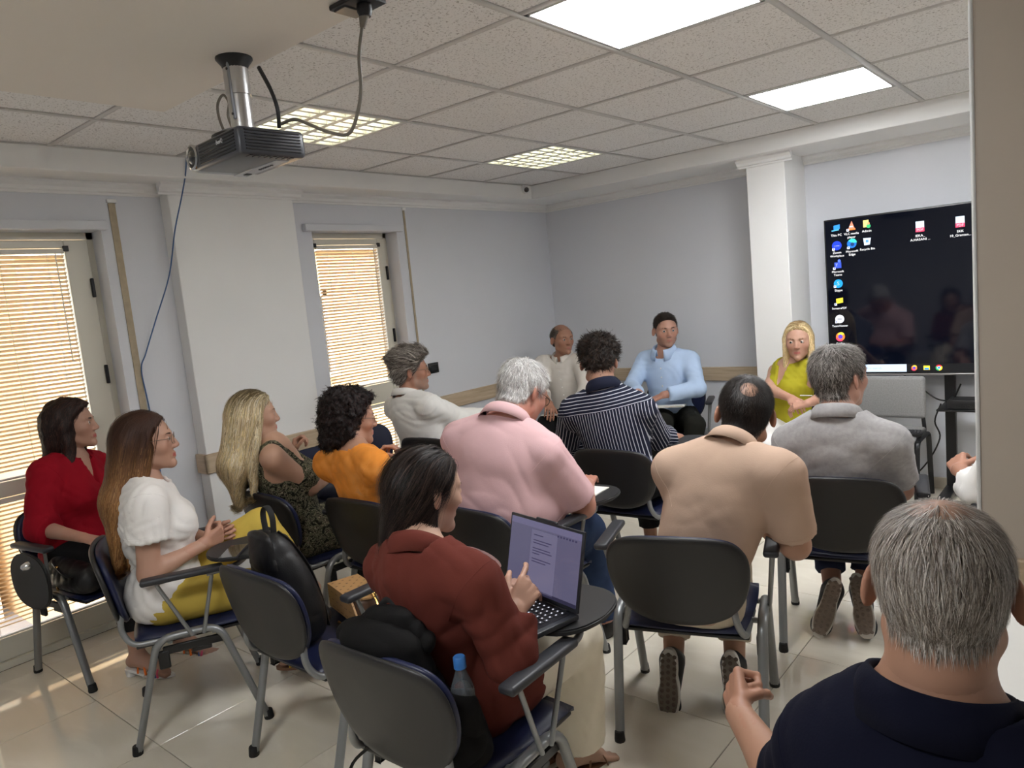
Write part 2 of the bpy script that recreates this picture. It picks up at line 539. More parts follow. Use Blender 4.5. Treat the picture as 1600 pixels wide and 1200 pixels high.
for n, (i, j) in enumerate(sorted(CX_LOUV)):
    x0, x1, y1, y0 = CX[i], CX[i + 1], CY[j], CY[j + 1]
    e = empty('louvre_lamp', ((x0 + x1) / 2, (y0 + y1) / 2, ZC))
    hx, hy = (x1 - x0) / 2 - 0.013, (y1 - y0) / 2 - 0.013
    hs = MB()
    hs.box((-hx, -hy, 0.040), (hx, hy, 0.044))
    for (a, b_) in (((-hx, -hy, 0), (hx, -hy + 0.012, 0.045)), ((-hx, hy - 0.012, 0), (hx, hy, 0.045)), ((-hx, -hy, 0), (-hx + 0.012, hy, 0.045)), ((hx - 0.012, -hy, 0), (hx, hy, 0.045))):
        hs.box(a, b_)
    hs.build('housing', m_louvre, e)
    for k in range(4):
        yy = -hy + (k + 0.5) * 2 * hy / 4
        MB().tube([(-hx + 0.02, yy, 0.034), (hx - 0.02, yy, 0.034)], 0.008, 8).build('tube', m_louv_glow, e)
    for k in range(1, 4):
        yy = -hy + k * 2 * hy / 4
        MB().prism([(yy - 0.016, 0.001), (yy + 0.016, 0.001), (yy + 0.004, 0.042), (yy - 0.004, 0.042)], 'x', -hx + 0.012, hx - 0.012).build('louvre', m_louvre, e)
    for k in range(1, 8):
        xx = -hx + k * 2 * hx / 8
        for q in range(4):
            ya = -hy + q * 2 * hy / 4 + 0.017
            yb = -hy + (q + 1) * 2 * hy / 4 - 0.017
            MB().prism([(xx - 0.011, 0.002), (xx + 0.011, 0.002), (xx + 0.002, 0.036), (xx - 0.002, 0.036)], 'y', ya, yb).build('louvre', m_louvre, e)
    tag(e, {1: 'square louvred ceiling lamp near the far left corner and the camera dome', 4: 'square louvred ceiling lamp right behind the projector', 7: 'square louvred ceiling lamp hidden above the left of the bulkhead'}[j], 'ceiling light', 'louvred ceiling lamps')

# ------------------------------------------------------------------ glazed doors with venetian blinds
def slat_mat():
    m = bpy.data.materials.new('blind_slat')
    nt, b = nodes(m)
    b.inputs['Base Color'].default_value = srgb(240, 228, 206)
    b.inputs['Roughness'].default_value = 0.45
    tr = nt.nodes.new('ShaderNodeBsdfTranslucent'); tr.inputs[0].default_value = srgb(250, 222, 176)
    mx = nt.nodes.new('ShaderNodeMixShader'); mx.inputs[0].default_value = 0.35
    nt.links.new(b.outputs[0], mx.inputs[1]); nt.links.new(tr.outputs[0], mx.inputs[2])
    nt.links.new(mx.outputs[0], nt.nodes['Material Output'].inputs[0])
    return m
m_slat = slat_mat()
m_glass = mat('window_glass', (1, 1, 1, 1), 0.0, trans=1.0, spec=0.5)
m_glass.node_tree.nodes['Principled BSDF'].inputs['IOR'].default_value = 1.02
m_cord = mat('blind_cord', srgb(235, 230, 220), 0.7)
m_jamb = mat('jamb_paint', srgb(228, 226, 224), 0.6)

def glazed_door(name, y0, y1, side_l, side_r, zmid, hinge):
    xo = XL - 0.125
    root = MB()
    # outer frame
    root.box((xo - 0.06, y0, 0), (xo, y0 + 0.045, ZW)); root.box((xo - 0.06, y1 - 0.03, 0), (xo, y1, ZW))
    root.box((xo - 0.06, y0, ZW - 0.035), (xo, y1, ZW)); root.box((xo - 0.06, y0, 0), (xo + 0.02, y1, 0.035))
    fr = root.build(name, m_frame, auto=30)
    tag(fr, kind='structure')
    xa, xb = xo - 0.045, xo + 0.012
    ya, yb = y0 + 0.047, y1 - 0.032
    sash = MB()
    sash.box((xa, ya, 0.04), (xb, side_l, ZW - 0.04), 0.004, 1); sash.box((xa, side_r, 0.04), (xb, yb, ZW - 0.04), 0.004, 1)
    sash.box((xa, side_l, 2.03), (xb, side_r, ZW - 0.04), 0.004, 1)
    sash.box((xa, side_l, zmid[0]), (xb, side_r, zmid[1]), 0.004, 1)
    sash.box((xa, side_l, 0.04), (xb, side_r, 0.15), 0.004, 1)
    sash.build('sash', m_frame, fr, auto=30)
    for (za, zb) in ((zmid[1], 2.03), (0.15, zmid[0])):
        MB().box((xa + 0.012, side_l, za), (xa + 0.018, side_r, zb)).build('pane', m_glass, fr, smooth=False)
        # headrail, slats, bottom rail, cords
        xm = xb - 0.004
        MB().box((xm - 0.013, side_l + 0.006, zb - 0.028), (xm + 0.013, side_r - 0.006, zb - 0.004), 0.002, 1).build('head_rail', m_cord, fr)
        L = side_r - side_l - 0.014
        prf = []
        for k in range(5):
            t = -1 + 0.5 * k
            prf.append((t * 0.0115, 0.0022 * (1 - t * t)))
        prf = prf + [(px, pz - 0.0007) for px, pz in reversed(prf)]
        a = math.radians(34)
        prf = [(px * math.cos(a) - pz * math.sin(a), px * math.sin(a) + pz * math.cos(a)) for px, pz in prf]
        me = MB().prism(prf, 'y', -L / 2, L / 2).mesh('blind_slat', auto=60)
        me.materials.append(m_slat)
        n = int((zb - za - 0.06) / 0.0215)
        for k in range(n):
            o = link('blind_slat', me, None, fr, (xm, (side_l + side_r) / 2, zb - 0.042 - 0.0215 * k))
            o.rotation_euler = (random.uniform(-0.004, 0.004), random.uniform(-0.05, 0.05), 0)
        MB().box((xm - 0.012, side_l + 0.008, za + 0.006), (xm + 0.012, side_r - 0.008, za + 0.016), 0.002, 1).build('bottom_rail', m_cord, fr)
        for yy in (side_l + 0.09, (side_l + side_r) / 2 + 0.03, side_r - 0.09):
            MB().tube([(xm + 0.014, yy, zb - 0.03), (xm + 0.014, yy, za + 0.012)], 0.0011, 5).build('ladder_cord', m_cord, fr)
    MB().tube([(xb + 0.012, side_r - 0.05, 2.0), (xb + 0.012, side_r - 0.05, 1.45)], 0.003, 6).build('tilt_wand', m_cord, fr)
    for yy in (side_l - 0.004, side_r + 0.004):
        MB().box((xb, yy - 0.013, 2.012), (xb + 0.014, yy + 0.013, 2.040), 0.002, 1).build('bracket', m_black, fr)
    for zz in (1.82, 1.36, 0.42):
        MB().box((xb, hinge - 0.008, zz - 0.05), (xb + 0.016, hinge + 0.008, zz + 0.05), 0.003, 1).build('hinge', m_black, fr)
    return fr
glazed_door('window_1', W1[0], W1[1], 0.83, 1.487, (0.83, 0.905), 1.592)
glazed_door('window_2', W2[0], W2[1], 3.018, 3.565, (0.88, 1.02), 3.625)
# shutter-box ledges above the openings, shutter straps
for (a, b_) in ((0.60, 1.655), (2.86, 3.70)):
    o = MB().box((XL, a, 2.105), (XL + 0.04, b_, 2.152), 0.004, 1).build('trim_%d' % (14 if a < 1 else 15), m_wall)
    tag(o, kind='structure')
m_strap = mat('shutter_strap', srgb(178, 164, 140), 0.8, noise=(30, 0.08))
for (yy, wdt, z1, lab) in ((1.705, 0.036, 2.25, 'beige shutter strap hanging on the wall between the left glazed door and the white column'), (3.752, 0.02, 2.265, 'narrow beige shutter strap hanging right of the far glazed door')):
    e = empty('shutter_strap', (XL, yy, 0))
    MB().box((0.001, -wdt / 2, 0.62), (0.005, wdt / 2, z1), 0.001, 1).build('strap', m_strap, e)
    MB().box((0, -wdt / 2 - 0.006, z1 - 0.004), (0.014, wdt / 2 + 0.006, z1 + 0.016), 0.002, 1).build('guide', m_white, e)
    MB().box((0, -wdt / 2 - 0.012, 0.50), (0.012, wdt / 2 + 0.012, 0.66), 0.004, 1).build('winder_plate', m_white, e)
    tag(e, lab, 'shutter strap', 'shutter straps')

# street side seen through the blinds
m_ground = mat('street_asphalt', srgb(150, 146, 140), 0.9, noise=(2, 0.1))
m_ochre = mat('ochre_render', srgb(228, 192, 142), 0.9, noise=(0.6, 0.06))
m_cream = mat('cream_render', srgb(240, 226, 196), 0.9, noise=(0.6, 0.04))
m_dark_glass = mat('far_window_glass', srgb(60, 66, 72), 0.1)
g = MB().box((-60, -40, -3.3), (XL - WT, 60, -3.2)).build('street_ground', m_ground, smooth=False)
tag(g, kind='structure')
def facade(y0, y1, x, h, m, lab, rows, cols):
    e = empty('apartment_building', (x, (y0 + y1) / 2, -3.2))
    hy = (y1 - y0) / 2
    MB().box((-6, -hy, 0), (0, hy, h)).build('wall', m, e, smooth=False)
    MB().box((-6.2, -hy - 0.2, h), (0.25, hy + 0.2, h + 0.25)).build('roof_edge', m_cream, e, smooth=False)
    for r in range(rows):
        zf = 0.6 + r * 3.0
        MB().box((0, -hy, zf + 2.35), (0.12, hy, zf + 2.5)).build('string_course', m_cream, e, smooth=False)
        for c in range(cols):
            yc = -hy + (c + 0.5) * 2 * hy / cols
            wf = MB()
            for (a, b_) in (((0, yc - 0.55, zf), (0.08, yc - 0.45, zf + 1.6)), ((0, yc + 0.45, zf), (0.08, yc + 0.55, zf + 1.6)), ((0, yc - 0.55, zf + 1.5), (0.08, yc + 0.55, zf + 1.6)), ((0, yc - 0.6, zf - 0.08), (0.14, yc + 0.6, zf))):
                wf.box(a, b_)
            f_ = wf.build('window', m_cream, e, smooth=False)
            MB().box((0.0, yc - 0.45, zf), (0.03, yc + 0.45, zf + 1.5)).build('pane', m_dark_glass, f_, smooth=False)
    tag(e, lab, 'building')
facade(-8, 3.4, -15, 12.0, m_cream, 'cream apartment house across the street behind the left blinds', 4, 4)
facade(3.6, 22, -12, 13.5, m_ochre, 'ochre apartment house across the street behind the far blinds', 4, 6)

# ------------------------------------------------------------------ conference chairs
m_navy = mat('navy_leatherette', srgb(28, 34, 64), 0.38, spec=0.4, bump=(160, 0.12, 0.001))
m_shell = mat('charcoal_shell', srgb(32, 31, 31), 0.42, spec=0.5, bump=(400, 0.12, 0.0006))
m_ctube = mat('chair_tube', srgb(140, 142, 143), 0.38, metal=0.55)
m_pad = mat('arm_pad', srgb(40, 41, 46), 0.45)
m_cap = mat('rubber_cap', srgb(14, 14, 15), 0.6)
m_board = mat('tablet_board', srgb(34, 34, 36), 0.5)

def back_outline(n=48):
    zz = [0.452, 0.462, 0.49, 0.54, 0.60, 0.66, 0.705, 0.738, 0.758, 0.768, 0.771]
    ww = [0.05, 0.105, 0.165, 0.205, 0.225, 0.230, 0.222, 0.200, 0.165, 0.105, 0.045]
    pr = [(0.0, 0.450)] + list(zip(ww, zz)) + [(0.0, 0.772)]
    pts = [Vector((a, b, 0)) for a, b in pr]
    sp = spline(pts, 4)
    right = [(p.x, p.y) for p in sp]
    left = [(-x, z) for x, z in reversed(right[1:-1])]
    return right + left

def back_mesh(name, scale, y_front, bulge_f, bulge_b, m):
    out = back_outline()
    cx, cz = 0.0, 0.615
    n = len(out)
    rings = [1.0, 0.985, 0.95, 0.85, 0.6, 0.3]
    V = []; Fs = []
    def Y(x, z): return -0.237 - (z - 0.45) * 0.2 + 0.55 * x * x
    for side in (1, -1):
        base = len(V)
        for rk in rings:
            edge = max(0.0, 1 - rk) ** 0.5
            for (x, z) in out:
                xx = cx + (x - cx) * rk * scale; z2 = cz + (z - cz) * rk * scale
                prof = min(1.0, (1 - rk) / 0.06) ** 0.5
                V.append((xx, Y(xx, z2) + y_front + (bulge_f if side > 0 else -bulge_b) * prof, z2))
        V.append((0, Y(0, cz) + y_front + (bulge_f if side > 0 else -bulge_b), cz))
        c = len(V) - 1
        for r in range(len(rings) - 1):
            for k in range(n):
                a, b_, d, e_ = base + r * n + k, base + r * n + (k + 1) % n, base + (r + 1) * n + (k + 1) % n, base + (r + 1) * n + k
                Fs.append((a, b_, d, e_) if side < 0 else (e_, d, b_, a))
        l = base + (len(rings) - 1) * n
        for k in range(n):
            Fs.append((l + k, l + (k + 1) % n, c, c) if side < 0 else (c, c, l + (k + 1) % n, l + k))
    bm = bmesh.new()
    vs = [bm.verts.new(v) for v in V]
    for f in Fs:
        ff = []
        for i in f:
            if vs[i] not in ff: ff.append(vs[i])
        bm.faces.new(ff)
    bmesh.ops.remove_doubles(bm, verts=bm.verts, dist=0.0004)
    bmesh.ops.recalc_face_normals(bm, faces=bm.faces)
    me = bpy.data.meshes.new(name)
    bm.to_mesh(me); bm.free()
    me.polygons.foreach_set('use_smooth', np.full(len(me.polygons), True))
    me.materials.append(m)
    return me

def seat_mesh():
    # waterfall cushion
    nx, ny = 12, 14
    V = []; Fs = []
    def P(u, v, top):
        x = (-1 + 2 * u); y = (-1 + 2 * v)
        # rounded-square plan
        k = 0.22
        sx = 0.228 * x * (1 - 0.10 * (1 - v)) * math.sqrt(max(0, 1 - k * y * y * 0.55))
        sy = 0.02 + 0.226 * y * math.sqrt(max(0, 1 - k * x * x * 0.55))
        e = max(abs(x), abs(y)) ** 8
        zt = 0.434 - 0.010 * (1 - x * x) * (1 - y * y) - 0.016 * e - 0.02 * max(0, y - 0.6) ** 2 * 6
        zb = 0.398 + 0.012 * e
        return (sx, sy, zt if top else zb)
    for top in (True, False):
        for j in range(ny + 1):
            for i in range(nx + 1):
                V.append(P(i / nx, j / ny, top))
    N = (nx + 1) * (ny + 1)
    idx = lambda i, j, t: t * N + j * (nx + 1) + i
    for j in range(ny):
        for i in range(nx):
            Fs.append((idx(i, j, 0), idx(i + 1, j, 0), idx(i + 1, j + 1, 0), idx(i, j + 1, 0)))
            Fs.append((idx(i, j + 1, 1), idx(i + 1, j + 1, 1), idx(i + 1, j, 1), idx(i, j, 1)))
    for i in range(nx):
        Fs.append((idx(i, 0, 1), idx(i + 1, 0, 1), idx(i + 1, 0, 0), idx(i, 0, 0)))
        Fs.append((idx(i, ny, 0), idx(i + 1, ny, 0), idx(i + 1, ny, 1), idx(i, ny, 1)))
    for j in range(ny):
        Fs.append((idx(0, j, 0), idx(0, j + 1, 0), idx(0, j + 1, 1), idx(0, j, 1)))
        Fs.append((idx(nx, j, 1), idx(nx, j + 1, 1), idx(nx, j + 1, 0), idx(nx, j, 0)))
    return np_mesh('seat', np.array(V), np.array(Fs))

def chair_meshes():
    D = {}
    me = seat_mesh(); me.materials.append(m_navy); D['seat'] = me
    sh = MB().box((-0.21, -0.19, 0.388), (0.21, 0.225, 0.401), 0.005, 2).mesh('seat_shell', auto=40); sh.materials.append(m_shell); D['seat_shell'] = sh
    D['back_cushion'] = back_mesh('back_cushion', 0.975, 0.014, 0.014, 0.010, m_navy)
    D['back_shell'] = back_mesh('back_shell', 1.0, -0.006, 0.010, 0.010, m_shell)
    for s, nm in ((-1, 'L'), (1, 'R')):
        p = arc_path([(s * 0.24, -0.232, 0.012), (s * 0.246, -0.112, 0.425), (s * 0.246, 0.105, 0.425), (s * 0.25, 0.232, 0.012)], 0.06, 6)
        t = MB().tube(p, 0.0170, 10, flat=0.80, up=(1, 0, 0)).mesh('side_frame', auto=50); t.materials.append(m_ctube); D['side_frame' + nm] = t
        p = arc_path([(s * 0.205, 0.02, 0.40), (s * 0.20, -0.20, 0.402), (s * 0.178, -0.236, 0.46), (s * 0.168, -0.226, 0.53)], 0.04, 6)
        t = MB().tube(p, 0.0115, 8).mesh('back_support', auto=50); t.materials.append(m_ctube); D['back_support' + nm] = t
        for q, yy in (('r', -0.232), ('f', 0.232)):
            xx = s * (0.24 if q == 'r' else 0.25)
            k = MB().lathe([(0.0185, 0.0), (0.0195, 0.006), (0.0165, 0.034), (0.015, 0.036)], 10, Matrix.Translation((xx, yy - 0.004 * (1 if q == 'r' else -1), 0))).mesh('foot_cap', auto=40); k.materials.append(m_cap); D['foot' + nm + q] = k
        a = MB()
        a.tube(arc_path([(s * 0.262, 0.01, 0.415), (s * 0.285, -0.085, 0.650), (s * 0.285, -0.05, 0.652)], 0.02, 4), 0.0075, 8)
        a.tube(arc_path([(s * 0.262, 0.05, 0.415), (s * 0.285, 0.110, 0.650), (s * 0.285, 0.07, 0.652)], 0.02, 4), 0.0075, 8)
        t = a.mesh('arm_support', auto=50); t.materials.append(m_ctube); D['arm_support' + nm] = t
        t = MB().box((s * 0.285 - 0.025, -0.135, 0.650), (s * 0.285 + 0.025, 0.15, 0.674), 0.010, 3).mesh('arm_pad', auto=50); t.materials.append(m_pad); D['arm_pad' + nm] = t
        t = MB().box((s * 0.226, -0.10, 0.352), (s * 0.238, 0.12, 0.385), 0.004, 1).box((s * 0.224, -0.12, 0.30), (s * 0.240, -0.08, 0.37), 0.004, 1).box((s * 0.226, 0.0, 0.338), (s * 0.238, 0.07, 0.356), 0.003, 1).mesh('link_bracket', auto=40); t.materials.append(m_black); D['link' + nm] = t
    t = MB().tube([(-0.246, -0.07, 0.405), (0.246, -0.07, 0.405)], 0.010, 8).mesh('cross_bar', auto=50); t.materials.append(m_ctube); D['barr'] = t
    t = MB().tube([(-0.246, 0.085, 0.405), (0.246, 0.085, 0.405)], 0.010, 8).mesh('cross_bar', auto=50); t.materials.append(m_ctube); D['barf'] = t
    # writing tablet on the right arm
    out = []
    for k in range(28):
        a = 2 * math.pi * k / 28
        out.append((0.205 + 0.128 * math.copysign(abs(math.cos(a)) ** 0.85, math.cos(a)), 0.25 + 0.155 * math.copysign(abs(math.sin(a)) ** 0.85, math.sin(a))))
    t = MB().prism(out, 'z', 0.684, 0.700); bm = t.bm
    bmesh.ops.bevel(bm, geom=[e for e in bm.edges if len(e.link_faces) == 2 and abs(e.verts[0].co.z - e.verts[1].co.z) < 1e-6], offset=0.004, segments=2, affect='EDGES')
    t = t.mesh('writing_tablet', auto=40); t.materials.append(m_board); D['tablet'] = t
    t = MB().tube(arc_path([(0.285, 0.09, 0.645), (0.285, 0.20, 0.655), (0.24, 0.25, 0.676)], 0.03, 4), 0.010, 8).lathe([(0.026, 0.660), (0.028, 0.684)], 14, Matrix.Translation((0.235, 0.255, 0))).mesh('tablet_arm', auto=50); t.materials.append(m_ctube); D['tablet_arm'] = t
    # the tablet folded down beside the arm
    mt = Matrix.Translation((0.322, 0.03, 0.52)) @ Matrix.Rotation(math.radians(90), 4, 'Y') @ Matrix.Translation((-0.205, -0.25, -0.692))
    t2 = D['tablet'].copy(); t2.transform(mt); D['tablet_down'] = t2
    t = MB().lathe([(0.006, 0), (0.02, 0.004), (0.022, 0.02), (0.012, 0.045), (0.004, 0.05)], 12, Matrix.Translation((0.317, 0.06, 0.60)), axis='x').mesh('tablet_hinge', auto=40); t.materials.append(m_chrome); D['tablet_hinge'] = t
    return D
CH = chair_meshes()
NAMES = {'seat': 'seat', 'seat_shell': 'seat_shell', 'back_cushion': 'back_cushion', 'back_shell': 'back_shell', 'barr': 'cross_bar', 'barf': 'cross_bar', 'tablet': 'writing_tablet', 'tablet_arm': 'tablet_arm', 'tablet_down': 'writing_tablet', 'tablet_hinge': 'tablet_hinge'}
def chair(x, y, deg, label, arms='LR', tablet=None):
    e = empty('conference_chair', (x, y, 0), math.radians(deg))
    for k, me in CH.items():
        if k.startswith('arm_') and k[-1] not in arms: continue
        if k == 'tablet' and tablet != 'up' or k == 'tablet_arm' and tablet != 'up': continue
        if k in ('tablet_down', 'tablet_hinge') and tablet != 'down': continue
        nm = NAMES.get(k) or ('foot_cap' if k.startswith('foot') else 'side_frame' if k.startswith('side') else 'back_support' if k.startswith('back_s') else 'arm_support' if k.startswith('arm_s') else 'arm_pad' if k.startswith('arm_p') else 'link_bracket')
        link(nm, me, None, e)
    return tag(e, label, 'chair', 'navy conference chairs')
CHAIRS = dict(
    beige=(-1.185, 2.276, 17.6), white=(-2.937, 1.291, -27.4), red=(-3.80, 1.275, -80), grey=(-0.894, 3.13, 11.8),
    striped=(-1.99, 3.297, 4.3), pink=(-1.973, 2.255, -1), orange=(-2.56, 2.16, 3), wman=(-3.27, 3.25, 4), bag=(-2.19, 1.45, 0),
    brown=(-1.39, 1.29, 2), blonde=(-3.10, 2.05, -2), old=(-3.46, 4.80, 200), blue=(-2.62, 4.92, 200), yellow=(-1.68, 4.72, 195), navy=(-0.20, 1.10, 3),
    side=(-0.13, 3.10, 12), spare=(-3.70, 2.57, -86), spare2=(-3.765, 3.13, -88))
chair(*CHAIRS['beige'], 'navy chair with charcoal back under the man in the beige polo', 'LR')
chair(*CHAIRS['white'], 'navy chair under the woman in the white top, tablet raised with a phone on it', 'LR', 'up')
chair(*CHAIRS['red'], 'navy chair by the left blinds with its oval tablet folded down', 'R', 'down')
chair(*CHAIRS['grey'], 'navy chair with black back under the man in the grey polo', 'LR')
chair(*CHAIRS['striped'], 'navy chair under the man in the striped shirt, round tablet out', 'R', 'up')
chair(*CHAIRS['pink'], 'navy chair under the man in the pink polo, tablet out on the right', 'R', 'up')
chair(*CHAIRS['orange'], 'navy chair with charcoal back under the woman in the orange blouse', '')
chair(*CHAIRS['wman'], 'navy chair under the bearded man in the white shirt', '')
chair(*CHAIRS['bag'], 'navy chair holding the black leather backpack, no one sitting on it', 'R')
chair(*CHAIRS['brown'], 'navy chair nearest the camera under the woman with the laptop', 'LR', 'up')
chair(*CHAIRS['blonde'], 'navy chair under the blonde woman in the patterned top', 'R')
chair(*CHAIRS['old'], 'navy chair in the far corner under the balding man in white', 'L')
chair(*CHAIRS['blue'], 'navy chair by the back wall under the man in the blue shirt', 'LR')
chair(*CHAIRS['yellow'], 'navy chair before the white column under the woman in lime green', '')
chair(*CHAIRS['navy'], 'navy chair under the man in the navy polo at the lower right', 'L')
chair(*CHAIRS['side'], 'navy chair half hidden behind the beige pillar', 'L')
chair(*CHAIRS['spare'], 'navy chair by the left wall with a dark bag on its seat', '')
chair(*CHAIRS['spare2'], 'empty navy chair by the left wall below the far blinds', '')

# ------------------------------------------------------------------ people: implicit surfaces
def A3(v): return np.asarray(v, float)
def nrm(v):
    v = A3(v); return v / (np.linalg.norm(v) + 1e-12)
def smin(a, b, k):
    h = np.clip(0.5 + 0.5 * (b - a) / k, 0, 1)
    return b + (a - b) * h - k * h * (1 - h)
def smax(a, b, k): return -smin(-a, -b, k)
def sstep(a, b, x):
    t = np.clip((x - a) / (b - a), 0, 1)
    return t * t * (3 - 2 * t)

class Cone:
    """tapered capsule; su stretches the section along u; cut: (point, dir) flat end; bul: mid bulge"""
    def __init__(s, a, b, ra, rb, su=1.0, u=None, k=0.03, cut=None, bul=0.0, sub=False):
        s.a, s.b, s.ra, s.rb, s.su, s.k, s.cut, s.bul, s.sub = A3(a), A3(b), ra, rb, su, k, cut, bul, sub
        s.u = None
        if u is not None:
            d = nrm(s.b - s.a); u = A3(u); s.u = nrm(u - d * (u @ d))
        R = max(ra, rb) * max(1, su) + abs(bul)
        s.lo = np.minimum(s.a, s.b) - R; s.hi = np.maximum(s.a, s.b) + R
    def __call__(s, x, y, z):
        ba = s.b - s.a; L2 = ba @ ba + 1e-12
        px, py, pz = x - s.a[0], y - s.a[1], z - s.a[2]
        t = np.clip((px * ba[0] + py * ba[1] + pz * ba[2]) / L2, 0, 1)
        qx, qy, qz = px - t * ba[0], py - t * ba[1], pz - t * ba[2]
        if s.u is not None and s.su != 1:
            c = (qx * s.u[0] + qy * s.u[1] + qz * s.u[2]) * (1 / s.su - 1)
            qx, qy, qz = qx + c * s.u[0], qy + c * s.u[1], qz + c * s.u[2]
        r = s.ra + (s.rb - s.ra) * t
        if s.bul: r = r + s.bul * np.exp(-((t - 0.3) / 0.22) ** 2)
        d = np.sqrt(qx * qx + qy * qy + qz * qz) - r
        if s.cut is not None:
            c, n = s.cut
            d = np.maximum(d, (x - c[0]) * n[0] + (y - c[1]) * n[1] + (z - c[2]) * n[2])
        return d
class Ell:
    def __init__(s, c, r, M=None, k=0.03, sub=False):
        s.c, s.r, s.k, s.sub = A3(c), A3(r), k, sub
        s.M = np.eye(3) if M is None else np.stack([A3(m) for m in M])   # rows = axes
        e = np.abs(s.M.T) @ s.r
        s.lo = s.c - e; s.hi = s.c + e
    def __call__(s, x, y, z):
        px, py, pz = x - s.c[0], y - s.c[1], z - s.c[2]
        k0 = 0; k1 = 0
        for i in range(3):
            q = (px * s.M[i, 0] + py * s.M[i, 1] + pz * s.M[i, 2]) / s.r[i]
            k0 = k0 + q * q; k1 = k1 + (q / s.r[i]) ** 2
        k0 = np.sqrt(k0); k1 = np.sqrt(k1) + 1e-9
        return k0 * (k0 - 1) / k1

def grid_eval(ops, h, pad=0.03, lo=None, hi=None, post=None):
    if lo is None:
        lo = np.min([o.lo for o in ops if not o.sub], 0) - pad
        hi = np.max([o.hi for o in ops if not o.sub], 0) + pad
    lo = A3(lo); hi = A3(hi)
    n = np.ceil((hi - lo) / h).astype(int) + 1
    X = lo[0] + h * np.arange(n[0]); Y = lo[1] + h * np.arange(n[1]); Z = lo[2] + h * np.arange(n[2])
    D = np.full(n, 0.15)
    for o in ops:
        m = o.k + 3 * h + 0.02
        i0 = np.clip(np.floor((o.lo - m - lo) / h).astype(int), 0, n); i1 = np.clip(np.ceil((o.hi + m - lo) / h).astype(int) + 1, 0, n)
        if np.any(i1 <= i0): continue
        sl = tuple(slice(a, b) for a, b in zip(i0, i1))
        d = o(X[sl[0]][:, None, None], Y[sl[1]][None, :, None], Z[sl[2]][None, None, :])
        D[sl] = smax(D[sl], -d, o.k) if o.sub else smin(D[sl], d, o.k)
    if post is not None:
        D = post(D, X[:, None, None], Y[None, :, None], Z[None, None, :])
    return D, lo, h

_CORN = np.array([[i, j, k] for i in (0, 1) for j in (0, 1) for k in (0, 1)])
_EDG = [(a, b) for a in range(8) for b in range(a + 1, 8) if np.abs(_CORN[a] - _CORN[b]).sum() == 1]
def surf(D, lo, h):
    """naive surface nets -> verts, quads"""
    D = D.copy()
    for ax in range(3):
        sl = [slice(None)] * 3; sl[ax] = 0; D[tuple(sl)] = np.maximum(D[tuple(sl)], 1e-4)
        sl[ax] = -1; D[tuple(sl)] = np.maximum(D[tuple(sl)], 1e-4)
    S = D < 0
    n = np.array(D.shape)
    cnt = np.zeros(n - 1, np.int8)
    for c in _CORN:
        cnt += S[c[0]:n[0] - 1 + c[0], c[1]:n[1] - 1 + c[1], c[2]:n[2] - 1 + c[2]]
    act = np.argwhere((cnt > 0) & (cnt < 8))
    if len(act) == 0: return np.zeros((0, 3)), np.zeros((0, 4), int)
    idx = np.full(n - 1, -1, np.int64)
    idx[act[:, 0], act[:, 1], act[:, 2]] = np.arange(len(act))
    vals = np.stack([D[act[:, 0] + c[0], act[:, 1] + c[1], act[:, 2] + c[2]] for c in _CORN], 1)
    P = np.zeros((len(act), 3)); W = np.zeros(len(act))
    for a, b in _EDG:
        va, vb = vals[:, a], vals[:, b]
        m = (va < 0) != (vb < 0)
        t = va[m] / (va[m] - vb[m])
        P[m] += _CORN[a] + t[:, None] * (_CORN[b] - _CORN[a]); W[m] += 1
    V = lo + h * (act + P / W[:, None])
    Q = []
    for ax in range(3):
        b, c = (ax + 1) % 3, (ax + 2) % 3
        s0 = [slice(0, n[i]) for i in range(3)]; s1 = list(s0)
        s0[ax] = slice(0, n[ax] - 1); s1[ax] = slice(1, n[ax])
        A, B = S[tuple(s0)], S[tuple(s1)]
        e = np.argwhere(A != B)
        e = e[(e[:, b] > 0) & (e[:, c] > 0) & (e[:, b] < n[b] - 1) & (e[:, c] < n[c] - 1)]
        if len(e) == 0: continue
        def cell(db, dc):
            q = e.copy(); q[:, b] -= db; q[:, c] -= dc
            return idx[q[:, 0], q[:, 1], q[:, 2]]
        q = np.stack([cell(1, 1), cell(0, 1), cell(0, 0), cell(1, 0)], 1)
        flip = ~A[e[:, 0], e[:, 1], e[:, 2]]
        q[flip] = q[flip][:, ::-1]
        Q.append(q)
    Q = np.concatenate(Q)
    return V, Q[(Q >= 0).all(1)]

def sample(D, lo, h, P):
    q = (P - lo) / h
    n = np.array(D.shape)
    q = np.clip(q, 0, n - 1.001)
    i = q.astype(int); f = q - i
    r = 0
    for c in _CORN:
        w = np.prod(np.where(c, f, 1 - f), 1)
        r = r + w * D[i[:, 0] + c[0], i[:, 1] + c[1], i[:, 2] + c[2]]
    return r
def grad(D, lo, h, P, e=None):
    e = e or h
    g = np.stack([sample(D, lo, h, P + d) - sample(D, lo, h, P - d) for d in np.eye(3) * e], 1)
    return g / (np.linalg.norm(g, axis=1, keepdims=True) + 1e-9)

def wav(x, y, z, seed, wl, n=4):
    """smooth pseudo noise in about -1..1"""
    r = np.random.default_rng(seed)
    out = 0
    for i in range(n):
        k = nrm(r.normal(size=3)) * 2 * math.pi / (wl * r.uniform(0.7, 1.4))
        k2 = nrm(r.normal(size=3)) * 2 * math.pi / (wl * r.uniform(1.2, 2.2))
        out = out + np.sin(x * k[0] + y * k[1] + z * k[2] + r.uniform(0, 6.28) + 1.3 * np.sin(x * k2[0] + y * k2[1] + z * k2[2] + r.uniform(0, 6.28)))
    return out / n ** 0.75

